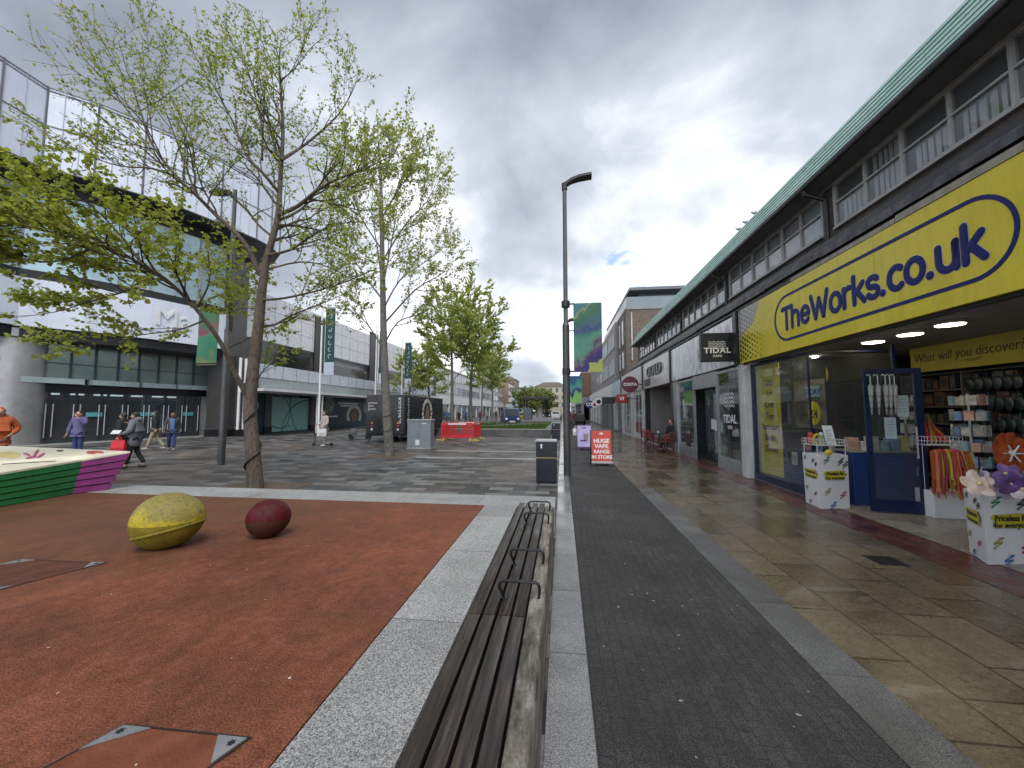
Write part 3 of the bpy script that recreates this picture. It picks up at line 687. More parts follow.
ps = thing('category_poster', 'tall yellow poster listing Gifts to Games inside the blue framed window', 'poster', (4.79, 9.6, .2))
mb = MB(); mb.box(4.79, 4.80, 9.22, 10.14, .19, 2.73); mb.build('sheet', M('poster_yellow', (0.78, 0.64, 0.05), 0.6), ps)
mb = MB()
for i, s in enumerate(('Gifts', 'Art', 'Craft', 'Toys', 'Stationery', 'Books', 'Games')): text_mb(mb, s, (4.786, 9.66, 2.30 - i * .255), FACE_STREET_R, .19, .012, .001)
mb.build('lettering', M('poster_ink', (0.02, 0.02, 0.02), 0.5), ps)
# ---- story poster, price tag
p = onX(806, 405, 5.3)
sp_ = thing('offer_poster', 'picture poster with a round yellow price tag inside the shop window', 'poster', (5.3, p.y, 1.2))
mb = MB(); mb.box(5.3, 5.32, p.y - .62, p.y + .42, 1.28, 2.32); mb.build('board', M('poster_photo', (0.20, 0.17, 0.14), 0.5, var=0.9, vs=4), sp_)
mb = MB(); mb.box(5.285, 5.299, p.y - .50, p.y - .02, 1.95, 2.18); mb.build('title_panel', M('pale_blue_card', (0.30, 0.40, 0.50), 0.5), sp_)
mb = MB(); text_mb(mb, 'STORY', (5.283, p.y - .26, 2.05), FACE_STREET_R, .17, .02, .001); mb.build('title_lettering', m_navy, sp_)
mb = MB(); mb.ell((5.29, p.y - .28, 1.60), (.006, .21, .25), 20, 12); mb.build('price_tag', m_yel, sp_, True)
mb = MB(); text_mb(mb, '£4', (5.28, p.y - .28, 1.58), FACE_STREET_R, .24, .02, .001); mb.build('price_lettering', M('poster_ink', None) if False else MATS['poster_ink'], sp_)
# round yellow hanging tag deeper in
p = onX(823, 375, 6.4); t = thing('hanging_price_tag', 'dim round yellow price sign hanging deep in the shop', 'sign', p)
mb = MB(); mb.ell(p, (.01, .2, .24), 20, 12); mb.build('disc', M('dim_yellow', (0.36, 0.30, 0.03), 0.5), t, True)
mb = MB(); text_mb(mb, '£2', (p.x - .013, p.y, p.z), FACE_STREET_R, .22, .02, .001); mb.build('lettering', MATS['poster_ink'], t)
# ---- display steps with cards
st = thing('display_step', 'blue stepped display plinth inside the shop window', 'display', (5.1, 8.8, 0))
mb = MB(); mb.box(4.80, 5.20, 8.18, 9.55, .013, .50, bev=.01); mb.box(5.21, 5.75, 8.18, 9.55, .013, .80, bev=.01); mb.build('plinth', M('blue_display', (0.022, 0.055, 0.19), 0.4), st)
cols = [(.45, .42, .38), (.5, .3, .22), (.55, .5, .2), (.25, .4, .45), (.6, .58, .55), (.5, .2, .25), (.2, .3, .5)]
for i in range(7):
    y = 8.28 + i * .19; lvl = i % 2
    c = cols[i]; mb = MB(); z0 = .502 if not lvl else .802; x0 = 4.92 if not lvl else 5.3
    mb.box(x0, x0 + .02, y - .09, y + .09, z0, z0 + .27, bev=.003); mb.box(x0 + .021, x0 + .06, y - .02, y + .02, z0, z0 + .1)
    mb.mi = 1; mb.box(x0 - .003, x0 - .001, y - .07, y + .07, z0 + .06, z0 + .21); 
    o = mb.build('boxed_gift', [M('card%d' % i, c, 0.5), M('cardart%d' % i, cols[(i + 3) % 7], 0.5, var=.6, vs=9)]); tag(o, 'small colourful boxed gift on the blue display plinth', 'gift box', 'boxed gifts in the window')
# blue counter with stock boxes
ct = thing('display_counter', 'blue draped counter piled with stock beside the shop entrance', 'counter', (5.5, 7.75, 0))
mb = MB(); mb.box(5.05, 6.05, 7.55, 7.95, .013, .92, bev=.012); mb.build('body', MATS['blue_display'], ct)
mb = MB(); mb.box(5.02, 6.08, 7.52, 7.98, .921, .95, bev=.006); mb.build('top', M('counter_top', (0.25, 0.25, 0.24), 0.4), ct)
for i in range(6):
    c = cols[(i * 3 + 1) % 7]; x = 5.1 + i * .16; h = random.uniform(.1, .26)
    mb = MB(); mb.box(x, x + .12, 7.62, 7.8, .951, .951 + h, bev=.006); o = mb.build('stock_box', M('stock%d' % i, c, .5, var=.5, vs=9)); tag(o, 'small bright stock box on the blue counter', 'box', 'stock on the counter')
# ---- white dump-bin boxes with brush marks
m_card = M('white_card', (0.66, 0.66, 0.65), 0.5, var=0.05, dirt=0.12)
mk = [M('mark_yellow', (0.50, 0.43, 0.03), .5), M('mark_black', (0.02, 0.02, 0.025), .5), M('mark_red', (0.42, 0.02, 0.06), .5), M('mark_blue', (0.05, 0.13, 0.35), .5), M('mark_green', (0.03, 0.18, 0.09), .5), M('mark_olive', (0.30, 0.27, 0.04), .5)]
def zig(x, y, s, a=0.3): return [[(x + s * .5 * (1 + math.sin(k * .85)) * (1 - .02 * k), y + s * .25 - s * .055 * k + s * .16 * math.sin(k * .85)) for k in range(15)]]
def promo_box(label, c, l, r_, h):
    """c = near bottom corner, l and r_ = bottom corners of the two visible faces"""
    back = l + (r_ - c)
    t = thing('promo_box', label, 'display box', ((c.x + back.x) / 2, (c.y + back.y) / 2, 0))
    mb = MB(); poly = [(c.x, c.y), (r_.x, r_.y), (back.x, back.y), (l.x, l.y)]
    cen = Vector((sum(q[0] for q in poly) / 4, sum(q[1] for q in poly) / 4))
    lean = [tuple(cen + (Vector(q) - cen) * 1.05) for q in poly]
    mb.prism(poly, 0.013, h, top=lean); mb.build('card_body', m_card, t)
    for (a, b_, big) in ((c, r_, True), (l, c, False)):
        ex = Vector((b_.x - a.x, b_.y - a.y, 0)); L = ex.length; ex.normalize(); nrm = Vector((ex.y, -ex.x, 0))
        up = (Vector((0, 0, 1)) + nrm * 0.012).normalized(); fc = (ex, up, nrm)
        o = Vector((a.x, a.y, 0)) + nrm * .012
        mbs = MB()
        cx = L / 2; yb = h * .62
        strokes(mbs, [[(cx - L * .36, yb + .05), (cx + L * .3, yb + .065), (cx - L * .3, yb + .02), (cx + L * .37, yb + .02), (cx - L * .33, yb - .03), (cx + L * .30, yb - .04)]], .028, o, fc, 1, .02, 8, 0)
        T = MB(); k = L / .62
        text_mb(T, 'Priceless fun', o + ex * cx + up * (yb + .04) + nrm * .006, fc, .09 * min(k, 1.1), .03, .0005, xs=min(1, k))
        text_mb(T, 'for everyone', o + ex * cx + up * (yb - .035) + nrm * .006, fc, .09 * min(k, 1.1), .02, .0005, xs=min(1, k))
        mbs.add(T.v, T.f, 1)
        for q, (u, v, ci) in enumerate(((.62, .9, 1), (.12, .93, 4), (.65, .28, 2), (.12, .35, 5), (.3, .1, 3), (.78, .84, 1))):
            strokes(mbs, zig(u * L, v * h, .12 * (1 if big else .6)), .0065, o + nrm * .001, fc, 1, .15, 6, ci)
        mbs.build('brush_marks', mk, t)
    return t
c, l, r_ = gp(822, 510), gp(806, 503), gp(850, 509)
promo_box('white card display box with brush marks, under a wire basket stand', c, l, r_, .90)
b1 = (c + r_ + l + (l + r_ - c)) / 4
m_wire = M('white_wire', (0.6, 0.6, 0.6), 0.35, 0.2)
def basket(t, cx, cy, z, w_, d_, h, name='basket'):
    mb = MB()
    for k in range(3):
        zz_ = z + h * k / 2; pts = [(cx - w_, cy - d_, zz_), (cx + w_, cy - d_, zz_), (cx + w_, cy + d_, zz_), (cx - w_, cy + d_, zz_), (cx - w_, cy - d_, zz_)]
        mb.tube(pts, .005, 5)
    for i in range(9):
        u = -1 + i / 4; mb.tube([(cx + u * w_, cy - d_, z + h), (cx + u * w_, cy - d_, z), (cx + u * w_, cy + d_, z), (cx + u * w_, cy + d_, z + h)], .0035, 4)
    for i in range(1, 6):
        v = -1 + i / 3; mb.tube([(cx - w_, cy + v * d_, z + h), (cx - w_, cy + v * d_, z), (cx + w_, cy + v * d_, z), (cx + w_, cy + v * d_, z + h)], .0035, 4)
    mb.build(name, m_wire, t)
wb = thing('wire_basket', 'white wire basket stand with toys on the white display box by the window', 'basket', (b1.x, b1.y, .9))
basket(wb, b1.x, b1.y, 1.06, .24, .2, .1)
mb = MB()
for sx in (-.22, .22):
    for sy in (-.18, .18): mb.tube([(b1.x + sx, b1.y + sy, .9), (b1.x + sx, b1.y + sy, 1.06)], .006, 6)
mb.build('stand', m_wire, wb)
def lbl(name, label, cat, mb, mats, group=None, smooth=False): return tag(mb.build(name, mats, None, smooth), label, cat, group)
mb = MB(); R = Matrix.Translation((b1.x + .05, b1.y - .12, 1.075)) @ Euler((-.25, 0, .15)).to_matrix().to_4x4()
mb.box(-.085, .085, -.005, .005, 0, .33, mat=R); mb.mi = 1
for k in range(7): mb.box(-.06, .06 - .03 * (k % 3), -.0068, -.0055, .06 + k * .03, .07 + k * .03, mat=R)
lbl('leaflet', 'white printed notice standing up in the wire basket', 'notice', mb, [M('paper', (0.68, 0.69, 0.68), .6), M('paper_print', (.25, .28, .3), .6)])
toyc = [(.5, .06, .05), (.45, .36, .05), (.5, .5, .52), (.1, .35, .45), (.55, .25, .1)]
for i in range(5):
    mb = MB(); x, y = b1.x - .2 + i * .085, b1.y + random.uniform(-.05, .08)
    pts = [(x + math.cos(a * .5) * .06, y, 1.15 + math.sin(a * .5) * .09) for a in range(14)]
    if i % 2: mb.tube(pts, .022, 8)
    else:
        mb.ell((x, y, 1.14), (.055, .05, .075), 12, 8); mb.ell((x, y - .01, 1.235), (.04, .04, .042), 10, 8)
    lbl('plush_toy', 'small bright toy heaped in the white wire basket', 'toy', mb, M('toy%d' % i, toyc[i], .8), 'toys in the basket', True)
mb = MB(); q = c + (r_ - c) * .35; mb.ell((q.x - .02, q.y - .03, .95), (.06, .03, .05), 10, 8); lbl('yellow_duck_toy', 'yellow toy tucked on the rim of the white display box', 'toy', mb, M('duck_yellow', (.5, .38, .02), .5), None, True)
# second box, nearer, with pinwheel flowers
c2, l2, r2 = gp(988, 566), gp(970, 553), gp(988, 566) + Vector((.58, .10, 0))
promo_box('white card display box filled with pinwheel flowers', c2, l2, r2, .74)
b2 = (c2 + r2 + l2 + (l2 + r2 - c2)) / 4
def flower(name, label, p, r, col, n=6, tilt=(0.9, 0, 0), ctr=(.6, .5, .2), group=None, thick=.12, spiky=False):
    t = thing(name, label, 'pinwheel', p, 0, group)
    R = Euler(tilt).to_matrix().to_4x4(); mb = MB()
    for k in range(n):
        a = 2 * PI * k / n; Rk = R @ Matrix.Rotation(a, 4, 'Z')
        def fn(u): return Vector((u.x, u.y, u.z + 3.5 * u.x * u.x - 1.2 * u.y * u.y))
        sub = MB(); sub.ell((0, 0, 0), (r * .52, r * .40, r * .05), 12, 8, None, None, fn)
        mb.add([Vector(p) + (Rk @ (Vector(v) + Vector((r * .52, 0, 0)))) for v in sub.v], sub.f)
    mb.build('petals', M('petal_%.2f_%.2f_%.2f' % col, col, .45, var=.25, vs=20), t, True)
    mb = MB(); mb.ell(Vector(p) + R @ Vector((0, 0, .03)), (r * .16,) * 3, 12, 8); mb.build('hub', M('hub_%.2f_%.2f' % ctr[:2], ctr, .5), t, True)
    mb = MB(); mb.tube([Vector(p), (b2.x + (p[0] - b2.x) * .3, b2.y + (p[1] - b2.y) * .3, .70)], .005, 6); mb.build('stick', m_wire, t)
    return t
fl = [((977, 484), (.60, .46, .36), .125, 'pale cream pinwheel flower drooping over the white box corner'), ((985, 480), (.50, .36, .44), .125, 'pink lilac pinwheel flower beside the cream one'),
      ((1000, 489), (.46, .42, .55), .115, 'white lilac pinwheel flower hanging over the box front'), ((1012, 484), (.10, .05, .17), .11, 'deep purple pinwheel flower above the white box'),
      ((1022, 478), (.06, .22, .42), .10, 'blue pinwheel flower cut by the frame edge'), ((1008, 474), (.16, .09, .25), .10, 'violet pinwheel flower below the orange one'), ((1021, 490), (.55, .45, .46), .10, 'pale pink pinwheel flower at the frame edge')]
for i, ((px_, py_), col, r, lab) in enumerate(fl):
    p = onY(px_, py_, 4.70 + .07 * (i % 3)); flower('pinwheel_flower', lab, p, r * 1.15, col, 5, (1.1 + .3 * (i % 2), .3 * ((i % 3) - 1), i), group='pinwheel flowers in the box')
p = onY(1008, 453, 5.15)
t = flower('windmill_flower', 'big orange felt flower with white star centre above the pinwheels', p, .235, (.40, .075, .02), 10, (1.45, 0, .2), (.6, .6, .58))
mb = MB()
for k in range(6):
    a = k * PI / 3; mb.tube([p + Vector((0, -.05, 0)), p + Vector((math.cos(a) * .105, -.065, math.sin(a) * .105))], .008, 6)
mb.build('white_star', m_wire, t)
# ---- open door leaf, umbrellas, notices
da, db = Vector((4.98, 7.10, 0)), Vector((5.72, 6.96, 0)); ex = (db - da).normalized(); nrm = Vector((ex.y, -ex.x, 0)); L = (db - da).length
D = basis(da, ex, -nrm, (0, 0, 1))
dr = thing('glass_door', 'open navy framed glass shop door hung with umbrellas', 'door', da)
mb = MB()
for u0, u1, z0, z1 in ((0, .07, .10, 2.26), (L - .10, L, .10, 2.26), (0, L, .03, .10), (0, L, 2.261, 2.34), (.07, L - .10, .10, .22)): mb.box(u0, u1, -.025, .025, z0, z1, mat=D)
mb.build('frame', m_blue, dr)
mb = MB(); mb.box(.07, L - .10, -.004, .004, .22, 2.26, mat=D); mb.build('pane', m_shopglass, dr)
mb = MB(); mb.tube([D @ Vector((L - .13, -.06, .9)), D @ Vector((L - .13, -.06, 1.4))], .014, 8); mb.build('handle', m_alu, dr)
for px_, py_, lab in ((901, 406, 'pale notice taped higher on the open blue door, beside the umbrellas'), (889, 428, 'pale notice taped lower on the open blue door')):
    p = onY(px_, py_, 7.0); mb = MB(); mb.box(-.075, .075, -.002, .002, -.17, .17, mat=Matrix.Translation(p + nrm * .04 ) @ Matrix.Rotation(math.atan2(ex.y, ex.x), 4, 'Z')); mb.mi = 1
    for k in range(5): mb.box(-.05, .05, -.0045, -.003, -.1 + k * .05, -.085 + k * .05, mat=Matrix.Translation(p + nrm * .04) @ Matrix.Rotation(math.atan2(ex.y, ex.x), 4, 'Z'))
    lbl('door_notice', lab, 'notice', mb, [M('paper_blue', (.34, .42, .44), .6), MATS['paper_print']])
m_umb = [M('umbrella_cloth', (.30, .31, .30), .6, var=.8, vs=14), M('umbrella_handle', (.42, .52, .52), .3)]
for i, px_ in enumerate((870, 877.5, 885, 889.5, 894)):
    top = onY(px_, 375, 6.93); bot = onY(px_ + 2, 415, 6.93)
    t = thing('folded_umbrella', ('folded patterned umbrella hooked on the open door, farthest from its hinge side', 'folded patterned umbrella hooked second along the open door', 'folded patterned umbrella hooked third along the open door', 'folded patterned umbrella hooked fourth along the open door', 'folded patterned umbrella hooked closest to the taped notice')[i], 'umbrella', bot, 0, 'umbrellas hung on the door')
    mb = MB(); d = top - bot
    mb.tube([bot, bot + d * .1, bot + d * .55, bot + d * .72, bot + d * .78], [.006, .012, .032, .036, .01], 10); mb.build('canopy', m_umb[0], t, True)
    mb = MB(); q = bot + d * .78; mb.tube([q, q + Vector((0, 0, .08)), q + Vector((0, 0, .12)), q + Vector((-.015, 0, .145)), q + Vector((-.04, 0, .15)), q + Vector((-.055, 0, .13))], .007, 8); mb.build('handle', m_umb[1], t, True)
# ---- bright streamers and baskets on a stand
sx, sy = 5.86, 6.95
t = thing('display_stand', 'white wire basket stand hung with neon streamers behind the open door', 'display stand', (sx, sy, 0))
mb = MB(); mb.box(sx - .22, sx + .25, sy - .16, sy + .16, .013, .42, bev=.008); mb.build('card_base', m_card, t)
mb = MB()
for q in (-.2, .2): mb.tube([(sx + q, sy, .42), (sx + q, sy, 1.2)], .007, 6)
mb.build('stand', m_wire, t); basket(t, sx, sy, 1.12, .24, .15, .13)
neon = [(.52, .05, .04), (.55, .22, .03), (.5, .05, .16), (.42, .40, .04), (.55, .12, .05)]
mb = MB()
for i in range(110):
    x = sx - .24 + .48 * random.random(); y = sy - .17 - random.random() * .09; zt = 1.03 + random.uniform(-.04, .03); zb_ = .36 + random.uniform(-.04, .30); fl_ = (x - sx) * .25; wdt = random.uniform(.006, .016); a = random.uniform(-.6, .6)
    pts = [(x, y, zt), (x + fl_ * .4 + random.uniform(-.015, .015), y - .03, zt * .6 + zb_ * .4), (x + fl_ + random.uniform(-.02, .02), y - .04 - random.random() * .03, zb_)]
    mb.mi = random.choice((0, 0, 1, 1, 1, 2, 3, 4, 4)); L_ = [Vector(p) + Vector((-wdt * math.cos(a), -wdt * math.sin(a), 0)) for p in pts]; R2 = [Vector(p) + Vector((wdt * math.cos(a), wdt * math.sin(a), 0)) for p in pts]
    mb.add(L_ + R2, [(0, 1, 4, 3), (1, 2, 5, 4)])
for i in range(3): mb.mi = i; mb.ell((sx - .1 + i * .1, sy - .16, 1.0), (.09, .06, .07), 10, 8)
lbl('neon_streamers', 'red, orange and yellow neon streamer skirts hanging from the basket stand', 'streamers', mb, [M('neon%d' % i, c_, .6) for i, c_ in enumerate(neon)])
mb = MB()
for i in range(14):
    a = random.uniform(-.2, .2); b_ = random.uniform(-.2, .2)
    mb.mi = i % 5; mb.add([(sx + a - .03, sy, 1.16), (sx + a + .05, sy + .02, 1.16), (sx + a * .3 - .06 + .02, sy + .05, 1.62 - abs(a)), (sx + a * .3 - .07, sy + .02, 1.6 - abs(a))], [(0, 1, 2, 3)])
lbl('folded_kites', 'pink and yellow folded kites standing up in the wire basket', 'kites', mb, [MATS['neon%d' % i] for i in range(5)])
# ---- back shelving
sh = thing('shelf_unit', 'dark wall shelving with hanging stock under the inner yellow banner', 'shelving', (7.9, 6, 0))
m_shelf = M('shelf_board', (.12, .11, .10), .5); m_shb = M('shelf_back', (.03, .027, .027), .7)
mb = MB()
for z in (.3, .72, 1.05, 1.38, 1.72, 2.05, 2.38): mb.box(7.52, 7.9, 3.0, 9.6, z, z + .025)
for y in (3.0, 4.4, 5.8, 7.2, 8.3, 9.6): mb.box(7.50, 7.9, y - .015, y + .015, .02, 2.42)
mb.build('boards', m_shelf, sh)
mb = MB(); mb.box(7.91, 7.94, 3.0, 9.6, .02, 2.42); mb.build('back', m_shb, sh)
bc = [M('book%d' % i, c_, .5, var=.5, vs=6) for i, c_ in enumerate([(.06, .035, .03), (.11, .09, .07), (.03, .035, .06), (.07, .02, .025), (.13, .115, .10), (.025, .05, .045), (.12, .075, .04)])]
proto = [];
for i in range(7):
    mb = MB(); mb.box(-.11, .11, -.5, .5, 0, 1); me = mb
for z in (.745, 1.075, 1.405, 1.745, 2.075):
    y = 5.0
    while y < 9.5:
        wd_ = random.uniform(.10, .2); h = random.uniform(.17, .29)
        if abs(y - 5.8) > .1 and abs(y - 7.2) > .12 and abs(y - 8.3) > .12:
            mb = MB(); mb.box(7.54, 7.8, y, y + wd_ - .012, z, z + h, bev=.004); mb.mi = 1; mb.box(7.537, 7.5395, y + .02, y + wd_ - .03, z + h * .2, z + h * .8)
            i = random.randrange(7); o = mb.build('shelf_book', [bc[i], bc[(i + 3) % 7]]); tag(o, 'dim boxed book on the dark wall shelves', 'book', 'books on the wall shelves')
        y += wd_ + random.uniform(.0, .03)
m_bag = [M('bag_green', (.010, .03, .025), .35, var=.5, vs=8), M('bag_grey', (.03, .04, .04), .3, var=.5, vs=8)]
for j, z in enumerate((1.42, 1.78, 2.14)):
    for i in range(15):
        y = 6.0 + i * .15; mb = MB(); mb.ell((7.45, y, z), (.03, .075, .13), 8, 6); mb.tube([(7.45, y, z + .12), (7.45, y, z + .2), (7.55, y, z + .22)], .004, 4)
        lbl('hanging_bag', 'dark glossy bag hanging in rows on the shop wall', 'bag', mb, m_bag[(i + j) % 2], 'bags hung on the shop wall', True)
mb = MB(); mb.box(6.6, 7.2, 5.3, 6.3, .013, .95, bev=.01); lbl('blue_crate', 'plain blue stock crate on the floor below the shelves', 'crate', mb, MATS['blue_display'])
# gulls on the roof edge
for px_, py_, Yg, lab in ((748, 222, 11.3, 'lowest of three gulls on the green roof edge'), (754, 216, 10.9, 'middle gull of three on the green roof edge'), (761, 210, 10.4, 'topmost of three gulls on the green roof edge')):
    g = onY(px_, py_, Yg); g = Vector((5.0, Yg, 6.72))
    t = thing('gull', lab, 'bird', g, .6, 'gulls on the roof'); mb = MB()
    t.scale = (.6, .6, .6); mb.ell((0, 0, .10), (.10, .045, .05), 12, 8, fn=lambda u: Vector((u.x, u.y * (1 - .3 * u.x), u.z * (1 - .25 * u.x)))); mb.ell((.13, 0, .19), (.045, .038, .04), 10, 8); mb.tube([(.10, 0, .13), (.13, 0, .19)], [.05, .035], 8); mb.tube([(-.1, 0, .1), (-.24, 0, .08)], [.045, .012], 6)
    mb.tube([(.17, 0, .185), (.22, 0, .175)], [.012, .003], 6); mb.tube([(0.02, .02, .06), (.02, .02, 0)], .006, 5); mb.tube([(0.02, -.02, .06), (.02, -.02, 0)], .006, 5)
    mb.build('body', M('gull_grey', (.30, .31, .33), .6, var=.4, vs=9), t, True, local=True)

# spinner racks of small packets just inside the entrance
for rx, ry, lab in ((6.55, 8.35, 'tall wire rack of small bright packets behind the blue counter'), (6.9, 7.55, 'tall wire rack of small bright packets deeper in, beside the open door')):
    t = thing('packet_rack', lab, 'display rack', (rx, ry, .013)); mb = MB(); mb.cyl((rx, ry, .013), (rx, ry, .05), .26, .24, 18); mb.tube([(rx, ry, .05), (rx, ry, 1.95)], .018, 8); mb.build('stand', m_wire, t, True)
    for lv in range(6):
        z = .45 + lv * .26; mb = MB()
        for k in range(10):
            a = 2 * PI * k / 10 + lv * .2; R = Matrix.Translation((rx + math.cos(a) * .21, ry + math.sin(a) * .21, z)) @ Matrix.Rotation(a, 4, 'Z'); mb.mi = random.randrange(5); mb.box(-.012, .012, -.055, .055, 0, random.uniform(.14, .2), mat=R)
        mb.build('packet_row', [MATS['stock%d' % i] for i in range(5)], t)
# ================================================================== NEXT SHOPS ALONG THE TERRACE
def marble():
    m, nt, b = newmat('reflective_marble_panel'); co = coords(nt, (1, .9, .45)); n = noise(nt, co, 1.5, 6, .55, 2.2)
    c = ramp(nt, n, [(.34, (.30, .31, .33)), (.44, (.60, .61, .63)), (.52, (.78, .78, .79)), (.6, (.50, .51, .53)), (.7, (.80, .80, .80))])
    nt.l(c, b.inputs['Base Color']); b.inputs['Roughness'].default_value = .18; return m
m_marb = marble()
m_silver = M('brushed_silver', (.60, .58, .57), .3, .25, var=.12, vs=1.2); m_black = M('sign_black', (.012, .012, .013), .35); m_ivory = M('sign_ivory', (.72, .68, .55), .4)
m_wht = M('sign_white', (.74, .74, .73), .4)
def fascia(label, y0, y1, z0, z1, mat, cat='shop sign'):
    t = thing('fascia_sign', label, cat, (XF, (y0 + y1) / 2, z0)); mb = MB(); mb.box(4.46, 4.615, y0, y1, z0, z1); mb.build('panel', mat, t); return t
f1 = fascia('glossy grey-white veined fascia panel over the vape shop', 10.55, 16.40, 2.86, 4.12, m_marb)
f2 = fascia('pale silver fascia panel with raised letters over the open cafe', 16.62, 22.0, 2.84, 4.17, m_silver)
mb = MB(); text_mb(mb, 'GOLD', (4.43, 19.4, 3.62), FACE_STREET_R, .72, .02, .03, xs=1.5); mb.build('lettering', M('letter_grey', (.10, .09, .09), .35, .4), f2)
mb = MB(); mb.box(4.40, 4.459, 20.3, 21.4, 3.0, 3.32, bev=.02); mb.build('badge', MATS['letter_grey'], f2)
f3 = fascia('pinkish white fascia beside the round maroon sign', 22.15, 29.8, 2.85, 4.2, M('pink_white_panel', (.62, .56, .55), .35))
# dark divider fins between fascias
for y in (10.42, 16.51, 22.07, 29.9):
    mb = MB(); mb.box(4.40, 4.61, y - .075 if y != 10.42 else y - .10, y + .075 if y != 10.42 else y + .1, 2.84, 4.19); mb.build('fascia_divider', m_black, bld)
# projecting black sign
o = Vector((3.66, 10.72, 0)); c = Vector((4.06, 10.72, 3.33))
ts = thing('projecting_sign', 'square black projecting sign lettered TIDAL with wave lines', 'shop sign', c)
mb = MB(); mb.box(3.66, 4.47, 10.66, 10.80, 2.95, 3.71, bev=.012); mb.build('panel', m_black, ts)
mb = MB(); text_mb(mb, 'TIDAL', (4.065, 10.655, 3.235), FACE_CAM, .20, .03, .002, xs=1.08, track=1.15); text_mb(mb, 'VAPE', (4.065, 10.655, 3.09), FACE_CAM, .085, .03, .002, xs=1.1, track=1.1)
for k in range(5):
    pts = [(-.21 + .42 * i / 24, .48 - k * .043 + .013 * math.sin(i * 1.05)) for i in range(25)]
    strokes(mb, [pts], .0065, (4.065, 10.657, 2.99 + .0), FACE_CAM, 1, .2, 6)
mb.build('lettering', m_ivory, ts)
mb = MB(); mb.box(4.47, 4.52, 10.70, 10.76, 3.1, 3.5); mb.build('bracket', m_blackp, ts)
# vape shop front
vf = thing('vape_shopfront', 'aluminium framed shopfront with recessed door and white wave transfer', 'shopfront', (4.5, 13.2, 0))
mb = MB(); A = lambda y0, y1, z0, z1, x0=4.53, x1=4.60: mb.box(x0, x1, y0, y1, z0, z1)
for y in (10.52, 12.02, 14.05, 15.85): A(y, y + .09, .01, 2.84)
A(10.61, 12.02, .01, .35); A(10.61, 12.02, 2.72, 2.80); A(14.14, 15.85, .01, .35); A(14.14, 15.85, 2.72, 2.80); A(12.11, 14.05, 2.38, 2.84); A(15.94, 16.42, .01, 2.84, 4.5, 4.95)
mb.build('frame', m_alu, vf)
mb = MB(); mb.box(4.562, 4.568, 10.61, 12.02, .35, 2.72); mb.box(4.562, 4.568, 14.14, 15.85, .35, 2.72); mb.build('pane', m_shopglass, vf)
mb = MB(); mb.box(4.90, 4.94, 12.12, 14.04, .02, 2.37); d_ = mb.build('door', M('dark_door', (.04, .042, .045), .3), vf)
mb = MB(); mb.box(4.885, 4.897, 12.35, 13.8, .3, 2.2); mb.build('pane', m_pane, d_)
mb = MB(); mb.tube([(4.86, 12.5, .9), (4.86, 12.5, 1.5)], .015, 6); mb.build('handle', m_alu, d_)
mb = MB(); mb.box(4.878, 4.884, 12.6, 13.5, 1.02, 1.35, mat=Matrix.Translation((0, 13.05, 1.18)) @ Matrix.Rotation(.12, 4, 'X') @ Matrix.Translation((0, -13.05, -1.18))); mb.build('paper_notice', MATS['paper'], d_)
mb = MB(); text_mb(mb, 'TIDAL', (4.558, 11.28, 1.42), FACE_STREET_R, .32, .02, .001, xs=.95); text_mb(mb, 'VAPE', (4.558, 11.28, 1.2), FACE_STREET_R, .13, .02, .001)
for k in range(4):
    pts = [(-.32 + .64 * i / 24, .40 - k * .11 + .034 * math.sin(i * 1.05)) for i in range(25)]; strokes(mb, [pts], .014, (4.558, 11.28, 1.72), FACE_STREET_R, 1, .1, 6)
mb.build('window_lettering', m_wht, vf)
mb = MB(); mb.box(5.0, 5.03, 10.9, 11.8, .3, 1.05); mb.mi = 1; mb.box(4.995, 4.999, 11.05, 11.65, .42, .95); lbl('framed_picture', 'framed grey picture leaning inside the vape shop window', 'picture', mb, [m_black, M('picture_grey', (.25, .25, .26), .5, var=.6, vs=6)])
mb = MB(); mb.box(4.96, 12.5, 10.56, 10.6, .01, 2.95); mb.box(4.96, 12.5, 16.45, 16.5, .01, 2.95); mb.box(7.9, 7.95, 10.6, 16.45, .01, 2.95); mb.box(4.62, 12.5, 10.6, 16.45, 2.85, 2.88); mb.build('inner_wall', M('vape_inner', (.07, .075, .08), .7), vf)
mb = MB()
for z in (.4, .8, 1.2, 1.6, 2.0): mb.box(7.5, 7.89, 10.8, 16.2, z, z + .03)
mb.build('inner_shelf', m_shelf, vf)
# open cafe front
cf = thing('open_cafe', 'open cafe front with dark recess and grey inner wall', 'shopfront', (4.6, 19.3, 0))
mb = MB(); mb.box(4.52, 4.75, 16.52, 16.80, .01, 2.83); mb.box(4.52, 4.75, 21.75, 21.95, .01, 2.83); mb.build('frame', m_blackp, cf)
mb = MB(); mb.box(4.76, 12, 21.7, 21.75, .01, 2.9); mb.box(7.6, 7.65, 16.8, 21.69, .01, 2.9); mb.box(4.62, 12, 16.6, 21.69, 2.86, 2.9); mb.build('inner_wall', M('cafe_wall', (.22, .20, .185), .7), cf)
mb = MB(); mb.box(4.56, 4.68, 16.81, 21.74, .005, .03); mb.build('threshold', M('pale_threshold', (.5, .5, .48), .4), cf)
mb = MB(); mb.box(5.5, 6.6, 21.66, 21.695, 1.3, 2.0); mb.build('wall_picture', M('cafe_picture', (.26, .25, .24), .5), cf)
